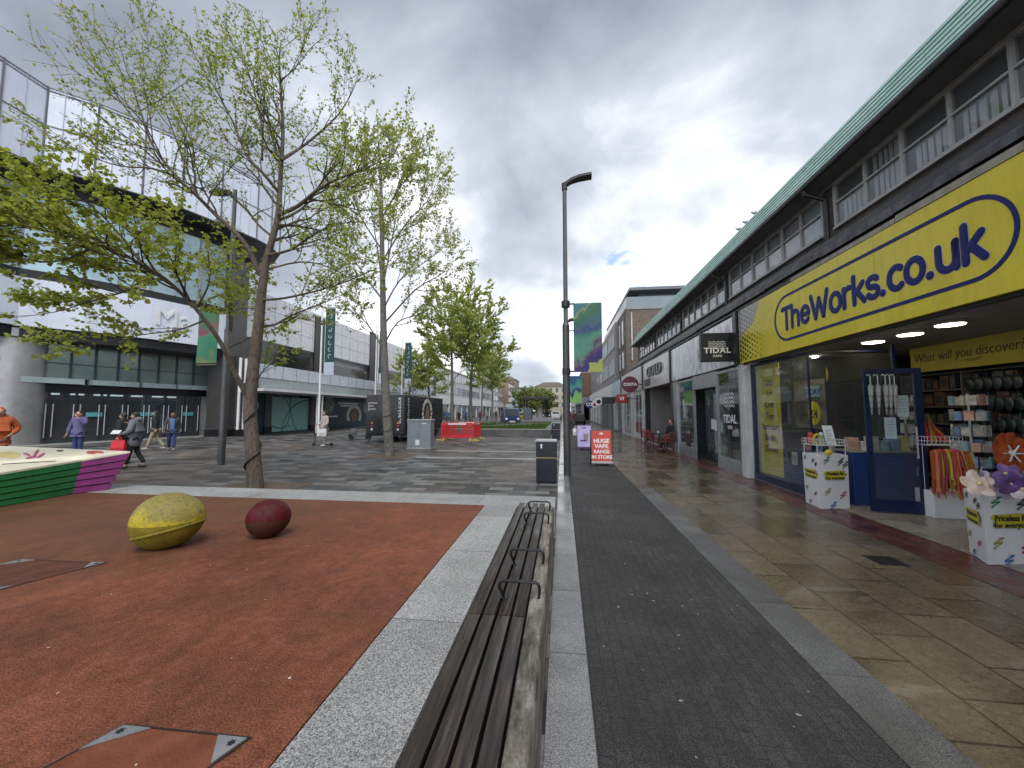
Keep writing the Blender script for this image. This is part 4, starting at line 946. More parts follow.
# coffee shop front
kf = thing('coffee_shopfront', 'white pilastered coffee shopfront with red lower window panel', 'shopfront', (4.5, 26, 0))
mb = MB()
for y0, y1 in ((22.0, 22.6), (25.0, 26.2), (29.4, 29.98)): mb.box(4.47, 4.9, y0, y1, .01, 2.84)
mb.box(4.55, 4.6, 22.6, 25.0, .01, .35); mb.box(4.55, 4.6, 26.2, 29.4, .01, .12); mb.box(4.55, 4.6, 22.6, 29.4, 2.62, 2.84)
for y in (22.62, 23.78, 24.9, 27.2, 28.3): mb.box(4.551, 4.601, y, y + .09, .351, 2.62)
mb.build('frame', m_white, kf)
mb = MB(); mb.box(4.572, 4.578, 22.71, 24.9, .36, 2.62); mb.box(4.572, 4.578, 26.21, 29.39, .12, 2.62); mb.build('pane', m_shopglass, kf)
mb = MB(); mb.box(4.562, 4.57, 22.72, 24.89, .36, 1.0); mb.build('red_panel', M('red_vinyl', (.22, .015, .02), .35), kf)
mb = MB(); mb.box(6.5, 6.55, 22, 30, .01, 2.84); mb.box(4.62, 6.5, 22, 30, 2.85, 2.87); mb.build('inner_wall', M('coffee_wall', (.13, .13, .125), .7), kf)
rs = thing('round_sign', 'round maroon hanging sign with white lettering on the coffee shop', 'shop sign', (3.85, 22.4, 3.1))
c = onY(630, 384.5, 22.4); mb = MB(); mb.cyl((c.x, 22.36, c.z), (c.x, 22.46, c.z), .46, .46, 28); mb.build('disc', M('maroon_sign', (.10, .015, .03), .35), rs, True)
mb = MB(); text_mb(mb, 'COSTA', (c.x, 22.35, c.z), FACE_CAM, .225, .03, .002); mb.build('lettering', m_wht, rs)
mb = MB(); mb.box(c.x + .5, 4.47, 22.39, 22.43, c.z - .03, c.z + .03); mb.build('bracket', m_blackp, rs)
def boxsign(label, px0, py0, px1, py1, Y, mat, txt=None, tm=None, ts_=.2, name='projecting_sign'):
    a, b_ = onY(px0, py0, Y), onY(px1, py1, Y); t = thing(name, label, 'shop sign', ((a.x + b_.x) / 2, Y, b_.z))
    mb = MB(); mb.box(a.x, b_.x, Y, Y + .1, b_.z, a.z, bev=.01); mb.build('panel', mat, t)
    if txt: mb = MB(); text_mb(mb, txt, ((a.x + b_.x) / 2, Y - .005, (a.z + b_.z) / 2), FACE_CAM, ts_, .02, .002); mb.build('lettering', tm or m_wht, t)
    mb = MB(); mb.box(b_.x, max(4.5, b_.x + .3), Y + .03, Y + .07, (a.z + b_.z) / 2 - .02, (a.z + b_.z) / 2 + .02); mb.build('bracket', m_blackp, t)
    return t
boxsign('small red projecting sign below the round maroon one', 616.5, 394.5, 627, 403, 23.5, M('red_sign', (.30, .02, .03), .4), 'Vf', m_wht, .3)
boxsign('wide dark projecting box sign beyond the small red sign', 602, 397, 615, 403.5, 30.5, m_black, None)
for px_, py_, r, Y, mat, txt, lab in ((589.3, 404.5, .47, 46, M('deep_blue', (.012, .015, .09), .35), 'O2', 'round dark blue sign reading O2 far along the shops'), (594.8, 404.6, .36, 44, m_wht, None, 'round white sign with a red centre beyond the blue one'), (598.6, 401.6, .40, 40, m_wht, None, 'round white sign with dark centre on the far shops')):
    c = onY(px_, py_, Y); t = thing('round_sign', lab, 'shop sign', c); mb = MB(); mb.cyl((c.x, Y, c.z), (c.x, Y + .12, c.z), r * (1 if txt else 1.0), r, 24); mb.build('disc', mat, t, True)
    mb = MB()
    if txt: text_mb(mb, txt, (c.x, Y - .01, c.z), FACE_CAM, .55, .03, .002); mb.build('lettering', m_wht, t)
    else: mb.ell((c.x, Y - .01, c.z), (r * .55, .03, r * .55), 16, 8); mb.build('emblem', MATS['red_sign'] if 'red' in lab else m_black, t)
    mb = MB(); mb.box(c.x + r * .9, 4.7, Y + .04, Y + .08, c.z - .03, c.z + .03); mb.build('bracket', m_blackp, t)
# ---- brown brick building with glazed penthouse
bb = thing('brick_building', 'brown brick block with grey framed windows and flat-roofed glass penthouse', 'building', (9, 38, 0))
mb = MB(); mb.box(4.95, 22, 30.1, 46.4, 4.15, 9.45); mb.box(5.4, 22, 30.2, 46.3, 0, 4.14); mb.build('wall', m_bk2, bb)
m_grend = M('grey_render', (.26, .25, .24), .6, dirt=.35); m_gfr = M('grey_frame', (.36, .35, .33), .5, dirt=.3)
mb = MB(); mb.box(4.72, 4.949, 34.4, 46.4, 4.3, 9.47); mb.box(4.93, 22.1, 30.05, 46.45, 9.451, 9.60); mb.build('rendered_frame', m_grend, bb)
for z0, z1 in ((5.0, 6.5), (7.4, 8.9)):
    for y0, y1 in ((35.2, 39.6), (40.4, 45.4)):
        mb = MB(); mb.box(4.66, 4.719, y0, y1, z0 - .1, z0); mb.box(4.66, 4.719, y0, y1, z1, z1 + .1)
        n = 5
        for i in range(n + 1): y = y0 + (y1 - y0) * i / n; mb.box(4.665, 4.718, y - .05, y + .05, z0, z1)
        wv = mb.build('window', m_gfr, bb); mb = MB(); mb.box(4.70, 4.717, y0 + .05, y1 - .05, z0, z1); mb.build('pane', M('sky_glass', (.30, .33, .36), .08, .6), wv)
for y0, y1, z0, z1 in ((31.2, 31.9, 5.0, 6.4), (31.2, 31.9, 6.9, 8.9), (32.9, 33.6, 5.0, 6.4), (32.9, 33.6, 6.9, 8.9)):
    mb = MB(); mb.box(4.90, 4.949, y0, y1, z0, z1); wv = mb.build('window', m_gfr, bb); mb = MB(); mb.box(4.885, 4.899, y0 + .08, y1 - .08, z0 + .08, z1 - .08); mb.build('pane', MATS['sky_glass'], wv)
mb = MB(); mb.box(6.2, 20, 31.6, 45, 9.6, 11.05); mb.build('penthouse_wall', M('penthouse_grey', (.12, .135, .16), .35), bb)
mb = MB(); mb.box(5.3, 21, 30.4, 46, 11.051, 11.28); mb.build('roof', M('roof_slate', (.15, .155, .17), .5), bb)
mb = MB(); mb.box(6.15, 6.199, 33, 44, 9.7, 10.95); mb.box(8.0, 12, 31.54, 31.599, 9.7, 10.95); mb.build('penthouse_window', MATS['sky_glass'], bb)
mb = MB(); mb.box(5.02, 5.04, 30.2, 46.3, 9.61, 10.45); mb.box(5.04, 21.9, 30.16, 30.18, 9.61, 10.45); mb.build('glass_balustrade', glass('balustrade_glass', (.62, .70, .74), .55), bb)
mb = MB(); mb.tube([(5.35, 30.05, 5.5), (5.35, 30.05, 9.2)], .06, 8); mb.build('downpipe', m_white, bb, True)
# shops below and beyond: pale fascias with dark fronts, one building each
def row_building(label, y0, y1, top, wallm, fasm, x=4.9, floors=2, name='shop_building', shopz=2.9, wide=16, side=1, rnd=None, winm=None):
    t = thing(name, label, 'building', (side * (x + 4), (y0 + y1) / 2, 0)); S = lambda v: side * v
    def bx(mb, xa, xb, *r): mb.box(S(xa), S(xb), *r)
    mb = MB(); bx(mb, x, x + wide, y0, y1, 4.2 if shopz < 3.5 else shopz, top); bx(mb, x + 1.2, x + wide, y0 + .02, y1 - .02, 0, 4.19 if shopz < 3.5 else shopz - .01); mb.build('wall', wallm, t)
    mb = MB(); bx(mb, x - .35, x + 1.19, y0 + .05, y1 - .05, shopz, 4.19); mb.build('shop_fascia', fasm, t)
    n = max(2, int((y1 - y0) / 4.5)); st = (y1 - y0) / n
    for i in range(n + 1):
        y = min(max(y0 + i * st, y0 + .3), y1 - .3); mb = MB(); bx(mb, x - .2, x + .3, y - .2, y + .2, 0, shopz - .01); mb.build('pilaster', fasm, t)
    for i in range(n):
        mb = MB(); bx(mb, x - .02, x + .03, y0 + i * st + .25, y0 + (i + 1) * st - .25, .02, shopz - .03); mb.build('shop_window', random.choice((m_dkglass, m_dkglass, m_dkglass2)), t)
    fh = (top - 4.4) / floors
    for f_ in range(floors):
        for i in range(n):
            z0 = 4.5 + f_ * fh + fh * .2; z1 = z0 + fh * .55
            a, b_ = y0 + i * st + .4, y0 + (i + 1) * st - .4
            mb = MB(); bx(mb, x - .05, x - .001, a, b_, z0 - .06, z0); bx(mb, x - .05, x - .001, a, b_, z1, z1 + .06)
            for k in range(4): y = a + (b_ - a) * k / 3; bx(mb, x - .05, x - .002, y - .05, y + .05, z0, z1)
            wv = mb.build('window', m_gfr, t); mb = MB(); bx(mb, x - .02, x - .003, a + .05, b_ - .05, z0 + .001, z1 - .001); mb.build('pane', winm or MATS['sky_glass'], wv)
    mb = MB(); bx(mb, x - .12, x + wide, y0, y1, top + .001, top + .22); mb.build('parapet', m_grend, t)
    return t
m_dkglass = M('dark_shop_glass', (.02, .024, .028), .08, 0, var=.5, vs=1.5); m_dkglass2 = M('lit_shop_glass', (.10, .10, .10), .1, 0, var=.9, vs=1.2)
m_bluef = M('pale_blue_fascia', (.42, .58, .66), .35)
mb = MB(); bf = thing('corner_shop', 'pale blue fascia shopfront under the brick building', 'shop', (4.5, 34, 0)); mb.box(4.46, 5.39, 30.1, 35.5, 2.85, 4.1); mb.build('fascia', m_bluef, bf)
for y in (30.1, 35.1): mb = MB(); mb.box(4.6, 4.95, y, y + .4, 0, 2.849); mb.build('pilaster', m_white, bf)
mb = MB(); mb.box(4.9, 5.0, 30.5, 35.1, 0, 2.849); mb.build('shop_window', m_dkglass, bf)
mb = MB(); bf = thing('corner_shop', 'white fascia shopfront between the pale blue one and the round signs', 'shop', (4.5, 41, 0)); mb.box(4.46, 5.39, 35.6, 46.4, 2.85, 4.1); mb.build('fascia', m_wht, bf)
for y in (35.8, 39.3, 42.8, 46.1): mb = MB(); mb.box(4.6, 4.95, y - .2, y + .2, 0, 2.849); mb.build('pilaster', m_grend, bf)
mb = MB(); mb.box(4.9, 5.0, 35.61, 46.39, 0, 2.849); mb.build('shop_window', m_dkglass, bf)
row_building('grey rendered shop block past the brown brick building', 46.6, 66, 9.4, m_grend, m_wht, 4.95)
row_building('tall plain brown block at the far end of the shop terrace', 70, 96, 8.5, M('brown_block', (.12, .075, .05), .7), M('brown_fascia', (.2, .2, .22), .5), 3.6)
row_building('pale far shop block at the very end of the terrace side', 98, 150, 9.0, m_grend, m_wht, 3.6)
# cafe chairs, table and seated customer positions
m_redch = M('red_plastic', (.20, .028, .03), .4)
def chair(label, loc, rz):
    t = thing('cafe_chair', label, 'chair', loc, rz, 'red cafe chairs')
    mb = MB(); mb.box(-.22, .22, -.21, .21, .43, .46, bev=.012); mb.build('seat', m_redch, t, local=True)
    mb = MB()
    for i in range(9):
        a = math.radians(200 + i * 17.5); 
    pts = [(-.22, .05, .62), (-.225, .18, .68), (-.15, .25, .76), (0, .27, .79), (.15, .25, .76), (.225, .18, .68), (.22, .05, .62)]
    for k in range(4):
        mb.tube([(p[0], p[1], p[2] - k * .08 if 1 < i < 5 else p[2] - k * .045) for i, p in enumerate(pts)], .018, 6)
    for i in (0, 1, 2, 4, 5, 6): mb.tube([pts[i], (pts[i][0] * .95, pts[i][1] * .8, .45)], .016, 6)
    mb.build('backrest', m_redch, t, True, local=True)
    for x in (-.19, .19):
        for y in (-.18, .18): mb = MB(); mb.tube([(x, y, .43), (x * 1.12, y * 1.12, 0)], [.02, .015], 8); mb.build('leg', m_redch, t, True, local=True)
    return t
p = gp(652, 449); chair('red plastic chair outside the cafe, next to the coffee shop window', (p.x, p.y, .006), 1.9)
p = gp(667, 453); chair('red plastic chair outside the cafe, under the seated customer', (p.x, p.y, .006), -1.2)
p = gp(645, 446); chair('red plastic chair half hidden at the back of the cafe group', (p.x + .1, p.y, .006), 2.6)
CHAIR2 = gp(667, 453)
p = gp(660, 451); t = thing('cafe_table', 'small dark round cafe table between the red chairs', 'table', (p.x, p.y, .006))
mb = MB(); mb.cyl((0, 0, .70), (0, 0, .73), .34, .34, 24); mb.build('tabletop', m_blackp, t, True, local=True); mb = MB(); mb.cyl((0, 0, .03), (0, 0, .70), .03, .03, 10); mb.build('pedestal', m_blackp, t, True, local=True); mb = MB(); mb.cyl((0, 0, 0), (0, 0, .03), .22, .2, 20); mb.build('base', m_blackp, t, True, local=True)
p2 = p + Vector((-.05, .05, .736)); mb = MB(); mb.cyl(p2, p2 + Vector((0, 0, .09)), .03, .042, 14); mb.tube([p2 + Vector((.04, 0, .07)), p2 + Vector((.065, 0, .055)), p2 + Vector((.04, 0, .03))], .006, 6); lbl('coffee_cup', 'white cup on the small cafe table', 'cup', mb, m_wht, None, True)
# ================================================================== LEFT: SHOPPING CENTRE
def strip(mb, pts, z0, z1, th=.12, zf=None):
    """upright wall following a plan polyline, pts run in +Y, thickness goes away from the street"""
    for (x0, y0), (x1, y1) in zip(pts, pts[1:]):
        d = Vector((x1 - x0, y1 - y0)).normalized(); n = Vector((-d.y, d.x)) * th
        mb.prism([(x0, y0), (x1, y1), (x1 + n.x, y1 + n.y), (x0 + n.x, y0 + n.y)], z0, z1)
def resample(pts, step):
    out = [Vector(pts[0])]
    for a, b_ in zip(pts, pts[1:]):
        a, b_ = Vector(a), Vector(b_); n = max(1, round((b_ - a).length / step))
        for i in range(1, n + 1): out.append(a.lerp(b_, i / n))
    return out
m_drum = M('white_cladding', (.70, .74, .83), .35, var=.10, vs=.6, dirt=.10); m_seam = M('cladding_seam', (.16, .16, .18), .5)
m_glz = M('blue_glazing', (.42, .56, .60), .10, .25, var=.35, vs=.5); m_grn = M('green_glazing', (.22, .28, .255), .12, .2, var=.25, vs=.7)
m_steel = M('brushed_steel_column', (.42, .41, .40), .44, .7, var=.12, vs=1.5); m_drk = M('black_soffit', (.018, .017, .017), .6)
mall = thing('shopping_centre', 'large shopping centre with curved white upper drum over dark glass entrance', 'building', (-26, 18, 0))
D = [(-23.9, 4), (-24.03, 12.8), (-24.1, 14.3), (-22.85, 15.45), (-21.9, 16.9), (-21.1, 18.3), (-20.5, 20.2), (-20.0, 22.4), (-19.95, 23.6), (-20.4, 25.0), (-22.0, 26.4), (-25, 27.5)]
mb = MB(); strip(mb, D, 13.05, 17.0, .3); mb.build('drum_panel', m_drum, mall)
mb = MB(); P_ = D
for (x, y) in D[1:-1]: mb.box(x - .0, x + .05, y - .035, y + .035, 13.0, 17.05)
for (a, b_) in zip(D, D[1:]):
    d = Vector((b_[0] - a[0], b_[1] - a[1])).normalized(); n = Vector((d.y, -d.x)) * .03
    for z in (13.0, 15.1, 16.98): mb.prism([(a[0], a[1]), (a[0] + n.x, a[1] + n.y), (b_[0] + n.x, b_[1] + n.y), (b_[0], b_[1])], z, z + .05)
mb.build('drum_seam', m_seam, mall)
mb = MB()
for q in resample(D[:-1], .62): mb.box(q.x - .0, q.x + .035, q.y - .008, q.y + .008, 13.06, 16.95)
mb.build('drum_rib', M('cladding_rib', (.50, .53, .60), .4), mall)
mb = MB(); poly = D + [(-40, 27.5), (-40, 4)]; mb.prism(poly, 12.98, 13.03); mb.prism(poly, 16.8, 16.9); mb.build('roof_soffit', m_drk, mall)
UP = [(-25.3, 4), (-25.4, 14.6), (-24.1, 16.2), (-22.9, 18.4), (-22.2, 20.6), (-21.95, 22.2)]
mb = MB(); strip(mb, UP, 8.4, 12.35, .1); mb.build('upper_glazing', m_glz, mall)
mb = MB(); strip(mb, [(x + .05, y) for x, y in UP], 12.35, 12.97, .2); strip(mb, [(x + .02, y) for x, y in UP], 7.95, 8.40, .3); strip(mb, UP, 5.15, 5.65, .4); mb.build('dark_band', m_drk, mall)
mb = MB()
for q in resample(UP, 1.5): mb.box(q.x + .0, q.x + .09, q.y - .03, q.y + .03, 8.4, 12.35)
mb.build('mullion', m_alu, mall)
BD = [(x + .25, y) for x, y in UP]
mb = MB(); strip(mb, BD, 5.65, 7.95, .3); mb.build('white_band', m_drum, mall)
mb = MB(); bA, bB = Vector((-22.65, 18.4, 0)), Vector((-21.95, 20.6, 0)); bd = (bB - bA).normalized(); bn_ = Vector((bd.y, -bd.x, 0))
text_mb(mb, 'Ma', bA + bd * 1.0 + bn_ * .05 + Vector((0, 0, 6.95)), (bd, Vector((0, 0, 1)), bn_), 1.5, .0, .04); mb.build('lettering', m_wht, mall)
mb = MB(); mb.prism([(-25.2, 4), (-25.3, 14.5), (-23.6, 17), (-22.5, 20), (-21.9, 22.2), (-27, 22.2), (-27, 4)], 5.10, 5.14); mb.build('entrance_soffit', m_drk, mall)
# green glass screen and door line
DL = lambda y: -25.3 + (y - 15.8) * .2286
mb = MB(); GS = [(DL(y), y) for y in (13.0, 15.2, 17.4, 19.6, 21.4, 23.0)]; strip(mb, GS, 3.30, 5.09, .06); mb.build('green_screen', m_grn, mall)
mb = MB()
for q in resample([(DL(13), 13), (DL(23), 23)], .95): mb.box(q.x - .02, q.x + .10, q.y - .025, q.y + .025, 3.30, 5.09)
strip(mb, [(x + .05, y) for x, y in GS], 4.05, 4.08, .04); mb.build('screen_mullion', M('mullion_green', (.07, .10, .095), .4, .5), mall)
for a, b_ in ((14.9, 17.0), (17.3, 19.2), (19.4, 21.0), (21.1, 22.8)):
    mb = MB(); strip(mb, [(DL(a) + .35, a), (DL(b_) + .35, b_)], 3.02, 3.29, .6); mb.build('door_canopy', M('pale_glass_canopy', (.38, .47, .45), .25), mall)
mb = MB(); strip(mb, [(DL(13), 13), (DL(23), 23)], 2.60, 3.02, .06); mb.build('door_header', m_black, mall)
mb = MB(); strip(mb, [(DL(13) - 5, 13), (DL(23) - 5, 23)], .0, 5.1, .1); mb.prism([(DL(13) - 5, 13), (DL(13) - .1, 13), (DL(23) - .1, 23), (DL(23) - 5, 23)], 3.05, 3.1); mb.build('inner_wall', M('mall_inner', (.03, .034, .038), .7, var=.6, vs=.8), mall)
m_mglass = glass('mall_door_glass', (.30, .34, .35), .25)
ys = [15.2, 16.0, 16.95, 17.9, 18.85, 19.8, 20.75, 21.7, 22.6]
for a, b_ in zip(ys, ys[1:]):
    mb = MB(); strip(mb, [(DL(a + .04), a + .04), (DL(b_ - .04), b_ - .04)], .03, 2.6, .03); dd = mb.build('door', m_mglass, mall)
    mb = MB(); 
    for y in (a + .12, b_ - .12): mb.tube([(DL(y) + .09, y, .35), (DL(y) + .09, y, 2.0)], .028, 6)
    mb.build('handle', m_alu, dd)
mb = MB()
for y in ys: mb.box(DL(y) - .04, DL(y) + .05, y - .035, y + .035, .02, 2.6)
mb.build('door_frame', M('dark_alu', (.06, .065, .07), .35, .5), mall)
m_teal = M('teal_sticker', (.10, .38, .38), .4)
for y in (15.1, 17.3, 19.5, 21.6): mb = MB(); strip(mb, [(DL(y) + .07, y), (DL(y + .62) + .07, y + .62)], 1.35, 1.58, .015); mb.build('door_sign', m_teal, mall)
m_strip = M('strip_lamp', (.9, .92, .9), .5, var=.02, emit=6)
for i, y in enumerate((15.4, 16.5, 17.4, 18.3, 19.0, 19.9, 20.9, 21.6)): mb = MB(); mb.box(DL(y) - 1.2, DL(y) - .9, y, y + .42, 2.50, 2.58); mb.build('lit_sign', m_strip, mall)
# inside shapes behind the glass: pale poster emblems, stall fronts
m_grey2 = M('inner_grey', (.16, .17, .17), .6, var=.7, vs=2)
for y, z, s in ((17.2, 1.9, .75), (18.6, 1.7, .6), (21.4, 1.75, .7)): mb = MB(); mb.ell((DL(y) - .9, y, z), (.05, s, s * .55), 14, 8); mb.build('window_emblem', m_grey2, mall, True)
mb = MB(); mb.box(-28.6, -27.0, 15.0, 15.25, 0, 1.1); mb.box(-27.3, -27.0, 16.2, 16.8, 0, 2.2); mb.box(-27, -26.4, 20.2, 21.5, 0, 1.0); mb.build('inner_counter', m_grey2, mall)
mb = MB(); strip(mb, [(DL(14.6) + .9, 14.6), (DL(23) + .9, 23)], 0, .03, 1.6); mb.build('entrance_step', M('pale_step', (.4, .4, .38), .4), mall)
# round steel column at the corner
c = Vector((-26.25, 15.3, 0))
mb = MB(); mb.cyl((c.x, c.y, 0), (c.x, c.y, 2.55), 1.12, 1.12, 40); mb.cyl((c.x, c.y, 2.553), (c.x, c.y, 5.55), 1.12, 1.12, 40); mb.build('steel_column', m_steel, mall, True)
mb = MB(); mb.box(-34, -28.2, 14.6, 15.0, 0, 5.6); mb.build('side_wall', m_grend, mall)
# dark pier at the right of the entrance
m_pier = M('dark_pier_cladding', (.085, .08, .078), .35, .3, var=.2, vs=1)
mb = MB(); mb.box(-22.9, -21.45, 22.3, 23.6, .45, 12.4); mb.box(-21.44, -20.7, 22.9, 24.0, .45, 5.3); mb.build('pier', m_pier, mall)
mb = MB(); mb.box(-22.95, -21.40, 22.25, 23.65, 0, .45); mb.box(-21.39, -20.65, 22.85, 24.05, 0, .45); mb.build('pier_base', m_black, mall)
for px_ in (237, 242.5): c = onX(px_, 437, -20.65); mb = MB(); mb.cyl((c.x, c.y, .46), (c.x, c.y, 5.1), .085, .085, 10); mb.build('white_tube', m_wht, mall, True)
# ---- long lower wing with canopy
wing = thing('arcade_wing', 'long white shopping arcade wing with canopy and teal shutters', 'building', (-23, 34, 0))
m_pfas = M('pale_fascia_panel', (.50, .54, .60), .35, dirt=.15); m_gfas = M('grey_green_fascia', (.30, .345, .34), .4)
m_arcw = M('arcade_white', (.74, .74, .75), .5, dirt=.15)
mb = MB(); mb.box(-30, -22.4, 24.1, 58, 7.0, 10.6); mb.box(-30, -23.2, 24.1, 58, 0, 7.0); mb.build('wall', m_arcw, wing)
mb = MB()
for i in range(22):
    y = 24.2 + i * 1.55; mb.box(-22.398, -22.385, y, y + .03, 7.0, 10.58)
for z in (8.2, 9.4): mb.box(-22.398, -22.388, 24.2, 58, z, z + .03)
mb.build('wall_joint', M('wall_joint', (.38, .38, .39), .6), wing)
mb = MB(); mb.box(-22.6, -20.9, 24.2, 60, 4.02, 4.98); mb.build('upper_fascia', m_pfas, wing)
mb = MB()
for i in range(24): mb.box(-20.898, -20.89, 25 + i * 1.5, 25.04 + i * 1.5, 4.03, 4.97)
mb.build('fascia_joint', m_seam, wing)
mb = MB(); mb.box(-22.6, -20.95, 24.2, 60, 3.0, 4.0); mb.build('lower_fascia', m_gfas, wing)
mb = MB(); mb.box(-22.55, -22.45, 24.3, 31.9, 5.2, 7.0); mb.box(-22.55, -22.45, 34, 42.1, 5.2, 6.2); mb.box(-22.55, -22.45, 44.4, 57.5, 5.2, 8.8); mb.build('dark_window', m_dkglass, wing)
for q in ((32.2, 33.6, 10.4), (42.4, 44.2, 11)): mb = MB(); mb.box(-22.45, -22.3, q[0], q[1], 4.99, q[2]); mb.build('dark_pilaster', m_blackp, wing)
for q in ((33.62, 33.95, 10.5), (44.22, 44.5, 11)): mb = MB(); mb.box(-22.45, -22.3, q[0], q[1], 4.99, q[2]); mb.build('pale_pilaster', m_wht, wing)
mb = MB(); mb.prism([(-20.95, 22.6), (-18.1, 21.4), (-18.0, 36), (-20.95, 36.5)], 2.90, 3.06); mb.build('canopy', m_wht, wing)
for px_ in (316, 321):
    c = gp(px_, 437.5); mb = MB(); mb.cyl((-18.4, c.y / c.x * -18.4, 0), (-18.4, c.y / c.x * -18.4, 2.9), .07, .07, 10); mb.build('canopy_post', m_wht, wing, True)
m_tealh = M('dark_teal_hoarding', (.012, .055, .085), .35); m_shut = M('mint_shutter', (.42, .74, .69), .4, var=.06)
mb = MB(); mb.box(-23.2, -22.05, 24.2, 26.2, .05, 2.98); mb.build('hoarding', m_tealh, wing); mb = MB(); mb.box(-23.2, -22.1, 33.6, 45.5, .05, 2.98); mb.build('hoarding', m_tealh, wing)
for bx_ in ((-23.2, -22.0, 26.22, 26.9, .45, 2.98), (-23.2, -21.9, 31.5, 33.5, .45, 2.98)): mb = MB(); mb.box(*bx_); mb.build('stone_pier', M('grey_stone_pier', (.12, .115, .11), .5), wing)
mb = MB(); mb.box(-23.2, -21.95, 26.2, 26.92, 0, .45); mb.box(-23.2, -21.85, 31.45, 33.55, 0, .45); mb.build('pier_base', m_black, wing)
mb = MB(); mb.box(-22.3, -22.2, 26.92, 31.45, 0.03, 2.75)
for k in range(20): mb.box(-22.2, -22.185, 26.92, 31.45, .06 + k * .135, .15 + k * .135)
mb.build('roller_shutter', m_shut, wing)
mb = MB(); B_ = ((0, 1, 0), (0, 0, 1), (1, 0, 0)); o = (-22.17, 27, 0)
strokes(mb, [arc(1.2, 2.9, 2.6, 2.6, 180, 290, 14), arc(4.5, .0, 3.2, 2.6, 180, 90, 12), arc(3.3, 3.0, 1.2, 3.0, 180, 300, 12)[:12], arc(.2, 1.5, 1.9, 1.6, -60, 60, 12)], .045, o, B_, 1, .15, 6); mb.build('shutter_lines', M('shutter_line', (.06, .25, .25), .5), wing)
mb = MB()
for k, (a, b_) in enumerate(((35.8, 39.6), (36.2, 39.2))): mb.box(-22.095, -22.085, a, b_, 2.35 - k * .25, 2.5 - k * .25)
mb.box(-22.095, -22.085, 34.0, 35.8, 1.05, 1.2); mb.box(-22.095, -22.085, 43, 45, 1.05, 1.3); mb.build('hoarding_text_bars', m_wht, wing)
mb = MB(); wc = Vector((-22.09, 38.9, 1.15))
for i in range(14):
    a = PI * i / 13 * 1.25 - .4; mb.ell(wc + Vector((0, math.cos(a) * 1.25, math.sin(a) * 1.0)), (.02, .28, .2), 8, 6)
mb.build('flower_arch', M('flower_white', (.55, .55, .48), .6, var=.5, vs=3), wing)
mb = MB(); mb.ell(wc + Vector((0, 0, .05)), (.02, .55, .75), 12, 8); mb.build('figure_print', M('print_brown', (.22, .13, .08), .6, var=.6, vs=3), wing)
for y in (34.4, 41.5): mb = MB(); mb.ell((-22.09, y, 2.3), (.02, .8, 1.0), 10, 8); mb.build('leaf_print', M('print_leaf', (.30, .36, .33), .6, var=.8, vs=3), wing)
mb = MB(); mb.box(-23.2, -22.1, 45.6, 58, 0.0, 2.98); mb.build('shop_window', m_dkglass, wing)
# banner masts
def mast(label, px_, X=-16.0, h=9.2):
    c = onX(px_, 425, X); y = c.y
    t = thing('banner_mast', label, 'flagpole', (X, y, 0)); mb = MB(); mb.tube([(X, y, 0), (X, y, h)], [.075, .05], 10); mb.build('pole', m_wht, t, True)
    mb = MB()
    for z in (4.0, 8.6): mb.tube([(X, y, z), (X + 1.0, y, z)], .025, 6)
    mb.build('arm', m_alu, t, True)
    b_ = thing('street_banner', label.replace('white pole carrying', 'hung on its white pole,').replace('tall ', '', 1) if False else 'dark green banner with pale foot, on the ' + label.split('|')[0].split(' ', 1)[1] if False else BANLAB.pop(0), 'banner', (X + .5, y, 4))
    mb = MB(); mb.box(X + .28, X + .95, y - .012, y + .012, 4.9, 8.55); mb.build('upper_cloth', M('banner_green', (.012, .06, .06), .6, var=.3, vs=1), b_)
    mb = MB(); mb.box(X + .28, X + .95, y - .012, y + .012, 4.02, 4.899); mb.build('lower_cloth', M('banner_pale', (.45, .50, .58), .6), b_)
    mb = MB()
    for k in range(7): strokes(mb, [arc(.0, 0, .10, .13, 30 + k * 40, 250 + k * 40, 6)], .03, (X + .62, y - .015, 5.3 + k * .45), FACE_CAM, 1, .2, 6)
    mb.build('pale_marks', M('banner_mark', (.35, .42, .42), .6), b_)
BANLAB = ['dark green banner with pale foot above the teal shutter', 'dark green banner with pale foot behind the second tree trunk', 'dark green banner with pale foot above the black trailer end']
mast('tall white banner pole before the teal shutter', 318.5); mast('tall white banner pole just behind the second tree trunk', 374.5); mast('tall white banner pole over the far end of the black trailer', 401.0)
